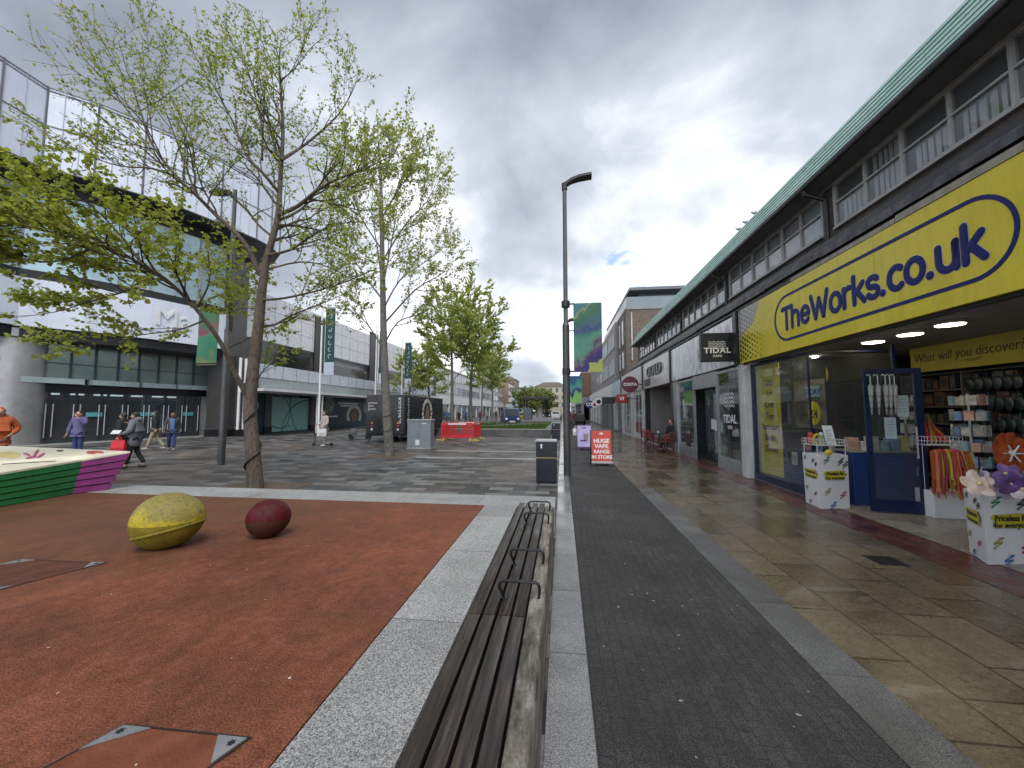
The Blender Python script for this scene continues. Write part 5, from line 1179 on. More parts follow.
# ---- far left row
row_building('dark low block between arcade wing and white shops', 58.2, 66, 8.6, M('dark_block', (.09, .09, .09), .6), m_wht, 22.2, side=-1)
m_whb = M('white_shop_block', (.50, .51, .52), .5, dirt=.1)
row_building('long white three storey shop block down the square', 66.2, 100, 9.4, m_whb, m_wht, 21.5, floors=2, side=-1)
row_building('second white shop block farther down the square', 100.3, 136, 9.8, m_whb, m_wht, 21.0, floors=2, side=-1)
row_building('brownish flat block closing the white shop row', 137, 165, 12.0, M('tan_block', (.24, .17, .12), .7), m_pfas, 19.0, floors=3, side=-1)
def endblock(label, px0, px1, pyt, Y, wallm, floors=4, name='building', flat=True):
    a, b_ = onY(px0, pyt, Y), onY(px1, pyt, Y); t = thing('distant_building', label, 'building', ((a.x + b_.x) / 2, Y, 0)); top = a.z
    mb = MB(); mb.box(a.x, b_.x, Y, Y + 14, 0, top); mb.build('wall', wallm, t)
    mb = MB()
    if flat: mb.box(a.x - .3, b_.x + .3, Y - .3, Y + 14.3, top + .01, top + .5)
    else:
        mb.prism([(a.x - .4, Y - .4), (b_.x + .4, Y - .4), (b_.x + .4, Y + 14.4), (a.x - .4, Y + 14.4)], top + .01, top + 2.0, top=[(a.x + 3, Y + 4), (b_.x - 3, Y + 4), (b_.x - 3, Y + 10), (a.x + 3, Y + 10)])
    mb.build('roof', M('brown_roof', (.14, .10, .08), .7), t)
    n = max(3, int((b_.x - a.x) / 2.2)); fh = top / floors
    for f_ in range(1, floors):
        for i in range(n):
            x = a.x + (i + .5) * (b_.x - a.x) / n; mb = MB(); mb.box(x - .5, x + .5, Y - .06, Y - .01, f_ * fh + .5, f_ * fh + fh * .75); mb.build('window', m_dkglass, t)
    return t
m_cream = M('cream_stone', (.44, .39, .29), .6, dirt=.2)
endblock('cream four storey building closing the street end', 536, 566, 386.5, 160, m_cream, 4, flat=False)
endblock('pale grey-blue panelled building beside the cream one', 511, 529, 389, 120, M('bluegrey_panel', (.36, .42, .48), .5), 3)
endblock('brown-roofed building behind the panelled one', 494, 516, 380, 185, M('tan_block', None) if False else MATS['tan_block'], 4, flat=False)
# ================================================================== TREES
def bark(name, c1, c2):
    m, nt, b = newmat(name); co = coords(nt, (14, 14, 5)); n = noise(nt, co, 1.6, 6, .7); n2 = noise(nt, coords(nt), 2.2, 4)
    c = ramp(nt, n, [(.3, c1), (.65, c2)]); c = mixc(nt, 1.0, c, ramp(nt, n2, [(.3, .7), (.7, 1.2)]), 'MULTIPLY')
    c = mixc(nt, mth(nt, 'MULTIPLY', ramp(nt, n2, [(.52, 0), (.7, 1)]), .5), c, (.10, .105, .06))
    nt.l(c, b.inputs['Base Color']); b.inputs['Roughness'].default_value = .85; bump(nt, b, n, .7, .012); return m
def leafmat(name, a, b_, c_):
    m, nt, b = newmat(name); out = m.node_tree.nodes['Material Output']
    g = nt.n('ShaderNodeNewGeometry'); c = ramp(nt, g.outputs['Random Per Island'], [(0, a), (.5, b_), (1, c_)])
    nt.l(c, b.inputs['Base Color']); b.inputs['Roughness'].default_value = .5; b.inputs['Specular IOR Level'].default_value = .3
    tl = nt.n('ShaderNodeBsdfTranslucent'); nt.l(mixc(nt, 1.0, c, (1.5, 1.6, .8), 'MULTIPLY'), tl.inputs[0])
    mx = nt.n('ShaderNodeMixShader'); mx.inputs[0].default_value = .45; nt.l(b.outputs[0], mx.inputs[1]); nt.l(tl.outputs[0], mx.inputs[2]); nt.l(mx.outputs[0], out.inputs[0]); return m
m_bark1 = bark('brown_bark', (.035, .027, .021), (.15, .115, .088)); m_bark2 = bark('grey_bark', (.06, .055, .048), (.20, .185, .16))
m_twig = M('dark_twig', (.045, .036, .03), .85)
m_leaf1 = leafmat('maple_leaf', (.17, .195, .03), (.27, .29, .055), (.37, .39, .11))
m_leaf2 = leafmat('spring_leaf', (.24, .26, .09), (.33, .34, .13), (.42, .42, .20))
m_leaf3 = leafmat('lime_leaf', (.27, .31, .09), (.36, .39, .13), (.46, .47, .20))
class Tree:
    def __init__(s, seed): s.r = random.Random(seed); s.wood = MB(); s.tw = MB(); s.lf = MB(); s.leafn = 0
    def leaf(s, p, size):
        r = s.r
        d = Vector((r.gauss(0, 1), r.gauss(0, 1), r.gauss(-.3, .7))).normalized(); u, v = frame_from(d); L = size * r.uniform(.6, 1.25)
        nrm = (Vector((r.gauss(0, .7), r.gauss(0, .7), 1))).normalized(); u = nrm.cross(d); u = u.normalized() if u.length > .01 else v
        w = L * .46
        s.lf.add([p, p + d * L * .35 + u * w, p + d * L * .72 + u * w * .75, p + d * L, p + d * L * .72 - u * w * .75, p + d * L * .35 - u * w], [(0, 1, 2, 3, 4, 5)])
        s.leafn += 1
    def grow(s, p, d, L, rad, lev, maxlev, cfg):
        r = s.r; n = max(3, int(L / cfg['seg'])); pts = [p]; rads = [rad]; dd = d.normalized(); st = L / n
        for i in range(n):
            dd = (dd + Vector((r.gauss(0, 1), r.gauss(0, 1), r.gauss(0, 1))) * cfg['wob'] + Vector((0, 0, cfg['up'])) * (1 if lev < maxlev else .6)).normalized()
            pts.append(pts[-1] + dd * st); rads.append(max(rad * (1 - .82 * (i + 1) / n), .0028))
        (s.wood if rad > .022 else s.tw).tube(pts, rads, 6 if rad > .03 else (4 if rad > .01 else 3), False)
        s.kids(pts, rads, L, lev, maxlev, cfg)
    def kids(s, pts, rads, L, lev, maxlev, cfg, start=.25, num=None):
        r = s.r; n = len(pts) - 1
        if lev >= maxlev:
            for i in range(1, n + 1):
                for _ in range(cfg['leaves']):
                    if r.random() < cfg['dens']: s.leaf(pts[i].lerp(pts[i - 1], r.random()) + Vector((r.gauss(0, .02), r.gauss(0, .02), r.gauss(0, .02))), cfg['size'])
            return
        k = int(num * 1.35) if num is not None else max(2, int(L * cfg['per'][min(lev, len(cfg['per']) - 1)] + r.random()))
        for q in range(k):
            t = start + (1 - start) * (q + r.random()) / k; f = t * n; i = min(int(f), n - 1); a = pts[i].lerp(pts[i + 1], f - i); ax = (pts[i + 1] - pts[i]).normalized()
            u, v = frame_from(ax); ph = r.random() * 2 * PI; ang = math.radians(r.uniform(*cfg['ang']))
            d = ax * math.cos(ang) + (u * math.cos(ph) + v * math.sin(ph)) * math.sin(ang)
            if d.z < cfg.get('minz', -.35): d.z = abs(d.z) * .3
            L2 = max(cfg['minL'], L * r.uniform(*cfg['lr']) * (1.15 - .6 * t)); rr = rads[i] * r.uniform(.45, .65)
            s.grow(a, d, min(L2, cfg['maxL']), max(rr, .004), lev + 1, maxlev, cfg)
    def limb(s, pts, r0, r1, cfg, maxlev=3, lev=1, num=None, start=.2, n=8, smooth=3):
        P = [Vector(p) for p in pts]; Q = []
        for i in range(len(P) - 1):                                # Catmull-Rom through the traced joints
            a, b_, c, d = P[max(i - 1, 0)], P[i], P[i + 1], P[min(i + 2, len(P) - 1)]
            for k in range(smooth):
                t = k / smooth; Q.append(.5 * ((2 * b_) + (c - a) * t + (2 * a - 5 * b_ + 4 * c - d) * t * t + (3 * b_ - a - 3 * c + d) * t ** 3))
        Q.append(P[-1]); R_ = [r0 + (r1 - r0) * i / (len(Q) - 1) for i in range(len(Q))]
        R_ = [q * (.64 if cfg else 1.0) for q in R_]; s.wood.tube(Q, R_, n, False)
        if cfg: s.kids(Q, R_, sum((Q[i + 1] - Q[i]).length for i in range(len(Q) - 1)), lev, maxlev, cfg, start, num)
    def finish(s, name, label, cat, loc, bm_, lm, group=None):
        t = thing(name, label, cat, loc, 0, group); s.wood.build('trunk', bm_, t, True, ang=80)
        cr = s.tw.build('crown', [m_twig], t, False); s.lf.build('leaves', lm, cr)
        return t
def TP(lst): return [onY(x, y, Y) for x, y, Y in lst]
# ---- the big maple behind the play surface
B1 = gp(255, 489); by = B1.y
T = Tree(11)
cA = dict(seg=.14, wob=.12, up=.025, leaves=4, dens=.72, size=.048, per=[4.0, 6.0, 7.5], ang=(28, 58), lr=(.30, .52), minL=.22, maxL=1.9)
cB = dict(cA, leaves=6, dens=.8, size=.074, up=.01, per=[4.4, 5.6, 6.6], lr=(.30, .5))
T.limb([B1 + Vector((0, 0, -.05)), B1 + Vector((0, 0, .12))] + TP([(252, 440, by), (250, 400, by), (258, 330, by), (262, 290, by), (266, 262, by)]), .17, .072, None, n=14)
T.limb(TP([(266, 262, by), (272, 240, by), (278, 215, by), (281, 168, by + .1), (283, 130, by + .1), (281, 95, by), (279, 65, by), (281, 40, by)]), .12, .008, cA, 3, 1, 20, .12)
T.limb(TP([(278, 215, by), (298, 206, by - .2), (320, 188, by - .4), (345, 176, by - .6), (367, 168, by - .8), (398, 152, by - 1.0)]), .075, .006, dict(cA, maxL=2.6), 3, 1, 18)
T.limb(TP([(281, 160, by), (297, 150, by + .3), (312, 139, by + .5), (338, 115, by + .7), (352, 92, by + .8), (359, 74, by + .8)]), .06, .005, cA, 3, 1, 12)
T.limb(TP([(277, 190, by), (262, 172, by - .3), (247, 156, by - .5), (232, 120, by - .6), (217, 92, by - .7), (200, 66, by - .7)]), .06, .005, cA, 3, 1, 15)
T.limb(TP([(262, 160, by + .1), (262, 130, by + .5), (256, 100, by + .8), (248, 72, by + .9), (240, 52, by + 1)]), .04, .005, cA, 3, 1, 11)
T.limb(TP([(260, 275, by), (244, 242, by - .2), (218, 217, by - .4), (196, 195, by - .6), (176, 176, by - .7), (152, 144, by - .9), (140, 110, by - 1), (128, 74, by - 1), (118, 40, by - 1)]), .085, .006, cA, 3, 1, 20)
T.limb(TP([(176, 176, by - .7), (150, 168, by - 1), (120, 166, by - 1.2), (80, 152, by - 1.5), (20, 118, by - 1.8)]), .035, .004, cA, 3, 1, 12)
T.limb(TP([(196, 195, by - .6), (180, 150, by - .2), (165, 110, by), (153, 85, by + .2), (160, 62, by + .2)]), .035, .004, cA, 3, 1, 10)
T.limb(TP([(262, 300, by), (285, 298, by - .3), (320, 290, by - .6), (350, 280, by - .9), (372, 270, by - 1.1)]), .05, .006, cA, 3, 1, 9)
T.limb(TP([(260, 325, by), (274, 325, by + .2), (290, 316, by + .3), (310, 308, by + .4), (335, 298, by + .5), (352, 290, by + .5)]), .045, .006, cA, 3, 1, 9)
T.limb(TP([(266, 255, by), (290, 250, by - .2), (318, 232, by - .3), (350, 222, by - .4), (385, 226, by - .4)]), .05, .006, cA, 3, 1, 11)
# long low limb that reaches left and toward the viewer, in fuller leaf
T.limb(TP([(250, 402, by), (236, 375, by - .3), (222, 345, by - .6), (205, 320, by - .9), (188, 300, by - 1.1), (164, 278, by - 1.5), (143, 266, by - 1.8), (118, 251, by - 2.2), (83, 240, by - 2.6), (42, 230, by - 3.0), (0, 219, by - 3.3), (-40, 212, by - 3.5)]), .08, .008, cB, 3, 1, 30, .30, n=10)
T.limb(TP([(100, 243, by - 2.4), (70, 258, by - 2.6), (40, 262, by - 2.9), (0, 255, by - 3.1), (-40, 250, by - 3.3)]), .035, .004, cB, 3, 1, 12)
T.limb(TP([(164, 278, by - 1.5), (130, 290, by - 1.6), (95, 300, by - 1.8), (55, 312, by - 2.0), (10, 318, by - 2.2)]), .035, .004, cB, 3, 1, 12)
T.limb(TP([(205, 320, by - .9), (178, 330, by - .8), (140, 335, by - .8), (90, 345, by - 1.0), (50, 352, by - 1.2)]), .03, .004, dict(cB, dens=.6), 3, 1, 10)
T.limb(TP([(143, 266, by - 1.8), (120, 235, by - 1.9), (90, 205, by - 2.2), (50, 185, by - 2.5), (10, 168, by - 2.8)]), .035, .004, cB, 3, 1, 13)
T.limb(TP([(236, 375, by - .2), (228, 350, by + .3), (232, 320, by + .7), (225, 290, by + 1.1), (205, 262, by + 1.4), (180, 250, by + 1.6)]), .05, .005, dict(cB, dens=.5, size=.09), 3, 1, 10)
T.limb(TP([(252, 392, by), (262, 372, by + .4), (275, 360, by + .8), (290, 340, by + 1.0)]), .03, .004, dict(cB, dens=.5, size=.08), 3, 1, 5)
T.limb(TP([(266, 270, by), (300, 262, by + .5), (330, 268, by + 1.0), (360, 290, by + 1.3), (345, 330, by + 1.4)]), .035, .005, dict(cB, dens=.35, size=.08), 3, 1, 9)
print('leaves', T.leafn, len(T.tw.f)); t1 = T.finish('maple_tree', 'big open maple just coming into leaf behind the red play surface', 'tree', B1, m_bark1, m_leaf1)
n_l = T.leafn
# dark cable wound round the trunk
mb = MB(); pts = []
for i in range(90):
    z = .25 + 2.0 * i / 89; a = 2 * PI * 2.3 * i / 89 + 2.2; r = .183 - .036 * z; ctr = B1.lerp(onY(250, 400, by), min(1, z / 2.1)); pts.append((ctr.x + math.cos(a) * r, ctr.y + math.sin(a) * r, z))
mb.tube(pts, .019, 6); lbl('wound_cable', 'black cable wound in a spiral round the big maple trunk', 'cable', mb, M('black_rubber', (.012, .012, .012), .5), None, True)
m_pit = M('pit_grit', (.105, .075, .05), .9, var=.5, vs=14, bmp=.8, bs=60)
for q, (bx_, nm) in enumerate(((B1, 'a'), (gp(389, 456), 'b'))):
    mb = MB(); mb.quad((bx_.x - .85, bx_.y - .75, .005), (bx_.x + .85, bx_.y - .75, .005), (bx_.x + .85, bx_.y + .75, .005), (bx_.x - .85, bx_.y + .75, .005)); struct('tree_pit_ground', mb, m_pit)
# ---- second, taller, more upright tree
B2 = gp(389, 456); by = B2.y; T = Tree(5)
cC = dict(seg=.18, wob=.08, up=.06, leaves=5, dens=.85, size=.07, per=[4.6, 6.5, 8.0], ang=(25, 48), lr=(.35, .55), minL=.3, maxL=2.0)
trunk = [B2 + Vector((0, 0, -.05)), B2 + Vector((0, 0, .2))] + TP([(386, 400, by), (384, 350, by), (383, 300, by), (382, 240, by), (381, 190, by), (380, 165, by), (379, 150, by)])
T.limb(trunk, .20, .012, None, n=12)
for pts, k in (([(384, 345), (398, 322), (420, 314), (445, 300)], 6), ([(384, 350), (368, 325), (350, 305), (340, 280)], 7), ([(383, 310), (400, 280), (425, 262), (455, 238)], 9), ([(383, 300), (362, 272), (345, 240), (338, 200)], 9), ([(382, 262), (405, 225), (428, 200), (440, 172)], 10),
               ([(382, 250), (360, 215), (350, 180), (352, 150)], 10), ([(381, 220), (398, 190), (412, 172), (418, 152)], 9), ([(381, 205), (368, 175), (364, 155), (367, 138)], 8), ([(380, 180), (392, 155), (399, 145), (401, 132)], 7), ([(382, 280), (376, 240), (372, 205), (374, 160)], 8), ([(382, 290), (390, 250), (396, 215), (399, 180)], 8), ([(380, 160), (378, 148), (381, 135), (383, 126)], 6), ([(383, 325), (415, 290), (440, 275), (452, 262)], 7)):
    dy = T.r.uniform(-1.6, 1.6); T.limb(TP([(x, y, by + dy * i / 3) for i, (x, y) in enumerate(pts)]), .055, .006, cC, 3, 1, k, .2, n=6)
T.finish('birch_tree', 'tall upright tree with pale grey trunk beside the grey cabinet', 'tree', B2, m_bark2, m_leaf2)
mb = MB()
for z, r in ((1.05, .195), (1.6, .19)): 
    q = B2.lerp(onY(386, 400, by), z / 2.1); mb.tube([q + Vector((math.cos(a * PI / 10) * r, math.sin(a * PI / 10) * r, .12 * math.sin(a * PI / 10))) for a in range(21)], .012, 5)
lbl('trunk_strap', 'dark strap tied round the pale grey trunk', 'strap', mb, MATS['black_rubber'])
# ---- the trees on the lawn and beyond
def lawn_tree(px_, py_, toppx, Y, spread, seed, lab, zb=.4, lm=m_leaf3, dens=.85, size=.15, lo=.32):
    b_ = onY(px_, py_, Y); b_.z = zb; h = onY(px_, toppx, Y).z - zb; T = Tree(seed); r = T.r
    c = dict(seg=.4, wob=.09, up=.05, leaves=13, dens=dens, size=size*.8, per=[2.6, 4.0, 4.4], ang=(28, 55), lr=(.35, .55), minL=.5, maxL=2.4)
    top = b_ + Vector((r.uniform(-.3, .3), r.uniform(-.3, .3), h)); tr = [b_, b_.lerp(top, .3) + Vector((r.uniform(-.1, .1), 0, 0)), b_.lerp(top, .65) + Vector((r.uniform(-.15, .15), 0, 0)), top]
    T.limb(tr, .16, .015, None, n=8)
    k = 21
    for i in range(k):
        t = lo + (.95 - lo) * (i + r.random()) / k; a = i * 2.4 + r.random(); p = tr[0].lerp(tr[-1], t)
        L = spread * (math.sin(min(1, (1 - t) / .75) * PI * .5)) * r.uniform(.75, 1.15) + .5; e = math.radians(r.uniform(28, 52)); d = Vector((math.cos(a) * math.cos(e), math.sin(a) * math.cos(e), math.sin(e)))
        T.limb([p, p + d * L * .5, p + d * L + Vector((0, 0, L * .1))], .05 * (1 - t) + .02, .008, c, 3, 1, max(4, int(L * 2.4)), .15, n=5)
    return T.finish('lawn_tree', lab, 'tree', b_, m_bark2, lm)
lawn_tree(452, 424, 286, 28.5, 3.3, 21, 'lime green tree behind the red barriers, nearer the black trailer')
lawn_tree(471, 423, 280, 30.5, 3.3, 22, 'lime green tree standing over the corner of the lawn')
lawn_tree(427, 424, 345, 40, 2.2, 23, 'smaller yellow green tree rising behind the black trailer', dens=.7)
lawn_tree(408, 424, 352, 38, 2.2, 24, 'smaller dark limbed tree beside the banner pole at the trailer end', dens=.6)
lawn_tree(492, 420, 345, 50, 2.8, 25, 'airy young tree at the far edge of the lawn', dens=.6, size=.17)
lawn_tree(482, 420, 340, 62, 3.2, 26, 'faint young tree farther along the white shop row', dens=.7, size=.2)
m_leafd = leafmat('dull_far_leaf', (.20, .23, .08), (.28, .31, .12), (.36, .38, .18))
lawn_tree(527, 420, 391, 75, 3.0, 31, 'rounded olive tree behind the canopy shelter', 0, m_leafd, .6, .24, .12)
lawn_tree(541, 420, 392, 82, 3.4, 32, 'fuller olive tree between shelter and lamp column', 0, m_leafd, .6, .24, .10)
# ================================================================== LAWN BED, SHELTER, STREET FURNITURE
m_stone = granite('bed_wall_stone', (.05, .05, .05), (.17, .17, .165), (.4, .7), joint=1.6, grime=.4, axis=0, sc=60)
wl = thing('planter_wall', 'low dark stone retaining wall round the grass bed', 'low wall', (-4, 25.2, 0))
mb = MB(); mb.box(-9.5, -.75, 25.1, 25.5, 0, .42, bev=.02); mb.box(-9.5, -9.1, 25.51, 45, 0, .42); mb.box(-1.15, -.75, 25.51, 45, 0, .42); mb.build('stone_course', m_stone, wl)
mb = MB(); mb.box(-9.52, -.73, 25.08, 25.52, .421, .47, bev=.012); mb.build('coping', M('pale_coping', (.22, .22, .21), .5), wl)
m_grass = M('grass_green', (.045, .085, .018), .9, var=.4, vs=.8)
mb = MB(); mb.box(-9.09, -1.16, 25.53, 45, 0, .36); struct('grass_bed_ground', mb, m_grass)
r_ = random.Random(3); mb = MB()
for _ in range(9000):
    x = r_.uniform(-9.0, -1.2); y = 25.6 + 19.3 * r_.random() ** 1.6; h = r_.uniform(.05, .15); a = r_.random() * PI; dx, dy = math.cos(a) * .03, math.sin(a) * .03
    mb.add([(x - dx, y - dy, .35), (x + dx, y + dy, .35), (x + r_.gauss(0, .04), y + r_.gauss(0, .04), .36 + h)], [(0, 1, 2)])
tag(mb.build('lawn_grass', leafmat('grass_blade', (.04, .075, .015), (.06, .11, .02), (.10, .14, .035))), 'short green grass growing in the raised bed', 'grass', kind='stuff')
mb = MB(); mb.prism([(-9.0, 29.5), (-9.0, 30.6), (-3.0, 38.6), (-3.0, 37.0)], .0, .40); mb.box(-8.9, -1.2, 40, 41, 0, .40); struct('lawn_path', mb, M('pale_path', (.38, .37, .34), .6))
# shelter beyond the lawn
sh = thing('canopy_shelter', 'dark flat canopy shelter with timber underside beyond the lawn', 'shelter', (-3.1, 46.5, 0))
a, b_ = onY(519.5, 399, 46), onY(550, 399, 46)
mb = MB(); mb.box(a.x, b_.x, 46, 51, 3.12, 3.32, bev=.03); mb.build('roof', M('shelter_roof', (.035, .04, .045), .45), sh)
mb = MB()
for i in range(3): x0 = a.x + .15 + i * (b_.x - a.x) / 3; mb.box(x0, x0 + (b_.x - a.x) / 3 - .25, 46.1, 50.9, 3.06, 3.118)
mb.build('timber_soffit', M('warm_timber', (.34, .23, .09), .5), sh)
for x, y in ((a.x + .5, 46.6), (b_.x - .5, 46.6), (a.x + .5, 50.4), (b_.x - .5, 50.4)): mb = MB(); mb.tube([(x, y, 0), (x, y, 3.06)], .08, 8); mb.build('post', m_blackp, sh, True)
mb = MB(); mb.box(a.x + .4, a.x + 1.4, 46.4, 48, 0, 2.0, bev=.02); mb.build('grey_kiosk', M('kiosk_grey', (.10, .115, .135), .5), sh)
mb = MB(); mb.box(a.x, b_.x + 1.2, 45.4, 46.0, 0, .55, bev=.02); mb.box(a.x + 1.5, b_.x + .5, 46.01, 49, 0, .85, bev=.02); mb.build('base_wall', M('shelter_stone', (.22, .22, .23), .5), sh)
p = onY(540, 415, 48); mb = MB(); mb.tube([(p.x, 48, .85), (p.x - .05, 48, 1.4), (p.x + .05, 48, 1.9), (p.x, 48, 2.1)], [.45, .4, .28, .12], 10); lbl('pale_statue', 'small pale rounded statue under the canopy shelter', 'statue', mb, M('pale_stone', (.45, .43, .42), .6), None, True)
# vehicles far off
def van(label, p, rz, col, L=4.4, W=1.8, H=1.95, name='parked_van', cat='van', front=True):
    t = thing(name, label, cat, p, rz); m = M('paint_%s' % name + label[:6], col, .25)
    mb = MB(); prof = [(-L / 2, .3), (-L / 2, .95), (-L / 2 + .25, 1.05), (-L / 2 + 1.0, H - .05), (-L / 2 + 1.3, H), (L / 2 - .1, H), (L / 2, H - .2), (L / 2, .3)]
    n = len(prof); vs = [(x, -W / 2, z) for x, z in prof] + [(x, W / 2, z) for x, z in prof]
    mb.add(vs, [tuple(range(n)), tuple(range(n, 2 * n))[::-1]] + [(i, n + i, n + (i + 1) % n, (i + 1) % n) for i in range(n)]); mb.build('body', m, t, local=True)
    mb = MB(); mb.add([(-L / 2 + .27, -W / 2 + .15, 1.08), (-L / 2 + .27, W / 2 - .15, 1.08), (-L / 2 + .96, W / 2 - .22, H - .1), (-L / 2 + .96, -W / 2 + .22, H - .1)], [(0, 1, 2, 3)])
    mb.v = [(v[0] - .03, v[1], v[2] + .02) for v in mb.v]; mb.build('windscreen', m_dkglass, t, local=True)
    for s in (-1, 1):
        mb = MB(); mb.box(-.9 + -L / 2 + 1.9, L / 2 - .4, s * (W / 2 + .004) - .003, s * (W / 2 + .004) + .003, 1.1, H - .25); mb.build('side_window', m_dkglass, t, local=True)
        mb = MB(); mb.ell((-L / 2 - .01, s * (W / 2 - .25), .78), (.05, .16, .12), 10, 6); mb.build('headlight', m_wht, t, True, local=True)
        for x in (-L / 2 + .85, L / 2 - .8): mb = MB(); mb.cyl((x, s * (W / 2 - .1), .33), (x, s * (W / 2 + .03), .33), .33, .33, 16); mb.build('wheel', MATS['black_rubber'], t, True, local=True)
    mb = MB(); mb.box(-L / 2 - .03, -L / 2 - .005, -.3, .3, .45, .58); mb.build('number_plate', m_ivory, t, local=True)
    return t
p = gp(510, 425.5); van('dark blue van parked beyond the lawn, facing the square', (p.x, p.y, 0), PI / 2 + .25, (.02, .03, .10))
p = gp(521, 423.5); van('yellow car parked between the blue van and the shelter', (p.x, p.y + 3, 0), PI / 2 + .15, (.5, .36, .03), 4.0, 1.7, 1.5, 'parked_car', 'car')
p = gp(555.5, 419.5); van('white car parked far off below the cream building', (p.x, p.y + 5, 0), PI / 2, (.6, .6, .6), 4.2, 1.75, 1.5, 'parked_car', 'car')
p = gp(549, 419.5); van('dark car parked beside the far white car', (p.x - .6, p.y + 5, 0), PI / 2, (.03, .03, .035), 4.2, 1.75, 1.5, 'parked_car', 'car')
# litter bins
m_bin = M('bin_navy_black', (.016, .02, .027), .35, .2, dirt=.1); m_gold = M('bin_gold_band', (.40, .31, .13), .4, .3)
def bin_(label, x, y):
    t = thing('litter_bin', label, 'bin', (x, y, 0), 0, 'navy black litter bins')
    mb = MB(); mb.box(-.235, .235, -.2, .2, .03, .94, bev=.015); mb.box(-.22, .22, -.185, .185, 0, .03); mb.build('body', m_bin, t, local=True)
    mb = MB(); mb.box(-.245, .245, -.21, .21, .941, .985, bev=.012); mb.build('lid', M('bin_lid', (.34, .35, .36), .35, .3), t, local=True)
    mb = MB(); mb.box(-.237, .237, -.2035, -.2005, .575, .592); mb.build('gold_band', m_gold, t, local=True)
    mb = MB(); mb.box(-.16, .16, -.204, -.2005, .68, .84); mb.build('slot', m_black, t, local=True)
    mb = MB(); mb.ell((-.11, -.207, .865), (.022, .003, .03), 10, 6); mb.box(-.125, -.095, -.209, -.2045, .80, .85); mb.build('emblem', m_wht, t, local=True)
bin_('navy black litter bin at the end of the bench, beside the lamp column', -.365, 9.1); bin_('smaller looking navy black litter bin in front of the grass bed wall', -.36, 22.6)
# lamp columns
m_col = M('lamp_column_grey', (.085, .085, .085), .4, .5)
lp = thing('street_lamp', 'tall slim grey street lamp beside the dark cycle path', 'street lamp', (.12, 10.1, 0))
mb = MB(); mb.tube([(.12, 10.1, 0), (.12, 10.1, 3.9)], .092, 16); mb.tube([(.12, 10.1, 3.9), (.12, 10.1, 3.98), (.12, 10.1, 7.75)], [.092, .06, .055], 14); mb.build('column', m_col, lp, True)
mb = MB(); mb.tube([(.12, 10.1, 7.6), (.12, 10.1, 7.78)], .075, 12); mb.build('collar', m_blackp, lp, True)
mb = MB(); B_ = [(.06, 7.70, .05), (.14, 7.80, .07), (.30, 7.90, .10), (.50, 7.96, .14), (.80, 8.0, .15), (.84, 7.99, .14)]
vs = []; n = 8
for x, z, r in B_:
    for k in range(n): a = 2 * PI * k / n + PI / 8; vs.append((x, 10.1 + math.cos(a) * r, z - .06 + math.sin(a) * .085))
vs = vs; mb.add(vs, [(i * n + k, i * n + (k + 1) % n, (i + 1) * n + (k + 1) % n, (i + 1) * n + k) for i in range(len(B_) - 1) for k in range(n)] + [tuple(range(n))[::-1], tuple(range((len(B_) - 1) * n, len(B_) * n))]); mb.build('lamp_head', M('lamp_head_black', (.03, .03, .032), .4), lp, True, ang=50)
mb = MB(); mb.tube([(.12, 10.1, 4.46), (.34, 10.1, 4.47)], .022, 8); mb.tube([(.12, 10.1, 3.75), (.34, 10.1, 3.75)], .016, 8); mb.tube([(.12, 10.1, 2.68), (.34, 10.1, 2.68)], .022, 8); mb.tube([(.12, 10.1, 4.38), (.12, 10.1, 4.54)], .11, 12); mb.tube([(.12, 10.1, 2.60), (.12, 10.1, 2.75)], .105, 12); mb.build('banner_bracket', m_blackp, lp, True)
def banner_mat(name, cols, seed):
    m, nt, b = newmat(name); co = coords(nt, loc=(seed, seed * 2, seed)); sp = nt.n('ShaderNodeSeparateXYZ'); nt.l(coords(nt), sp.inputs[0])
    n = noise(nt, co, 1.3, 4, .5, 1.2); n2 = noise(nt, coords(nt, rot=(0, .7, 0), scale=(4, 4, .5), loc=(seed, 0, 2)), 1.5, 4)
    f = mth(nt, 'ADD', mth(nt, 'MULTIPLY', mth(nt, 'SUBTRACT', sp.outputs[2], 2.66), .545), mth(nt, 'MULTIPLY', mth(nt, 'SUBTRACT', n, .5), .85))
    f = mth(nt, 'ADD', f, mth(nt, 'MULTIPLY', mth(nt, 'SUBTRACT', sp.outputs[0], .68), -.30 if seed == 1.3 else 0))
    f = mth(nt, 'ADD', f, mth(nt, 'MULTIPLY', mth(nt, 'SUBTRACT', n2, .5), .12))
    nt.l(ramp(nt, f, [(p_, tuple(q_ * .72 for q_ in c_)) for p_, c_ in cols]), b.inputs['Base Color']); b.inputs['Roughness'].default_value = .55; MATS[name] = m; return m
CB = [(.0, (.42, .45, .10)), (.07, (.40, .44, .11)), (.09, (.03, .02, .14)), (.20, (.035, .02, .17)), (.215, (.13, .03, .12)), (.25, (.10, .20, .16)), (.38, (.09, .30, .21)), (.52, (.04, .20, .15)), (.60, (.03, .05, .20)), (.68, (.05, .13, .17)), (.80, (.035, .15, .075)), (.92, (.05, .17, .10)), (.95, (.30, .36, .14)), (1.0, (.06, .20, .22))]
m_ban = banner_mat('festival_banner', CB, 1.3); m_ban2 = banner_mat('festival_banner_teal', [(p, (c[0] * .5, c[1] * 1.1, c[2] * 1.2)) for p, c in CB], 4.1)
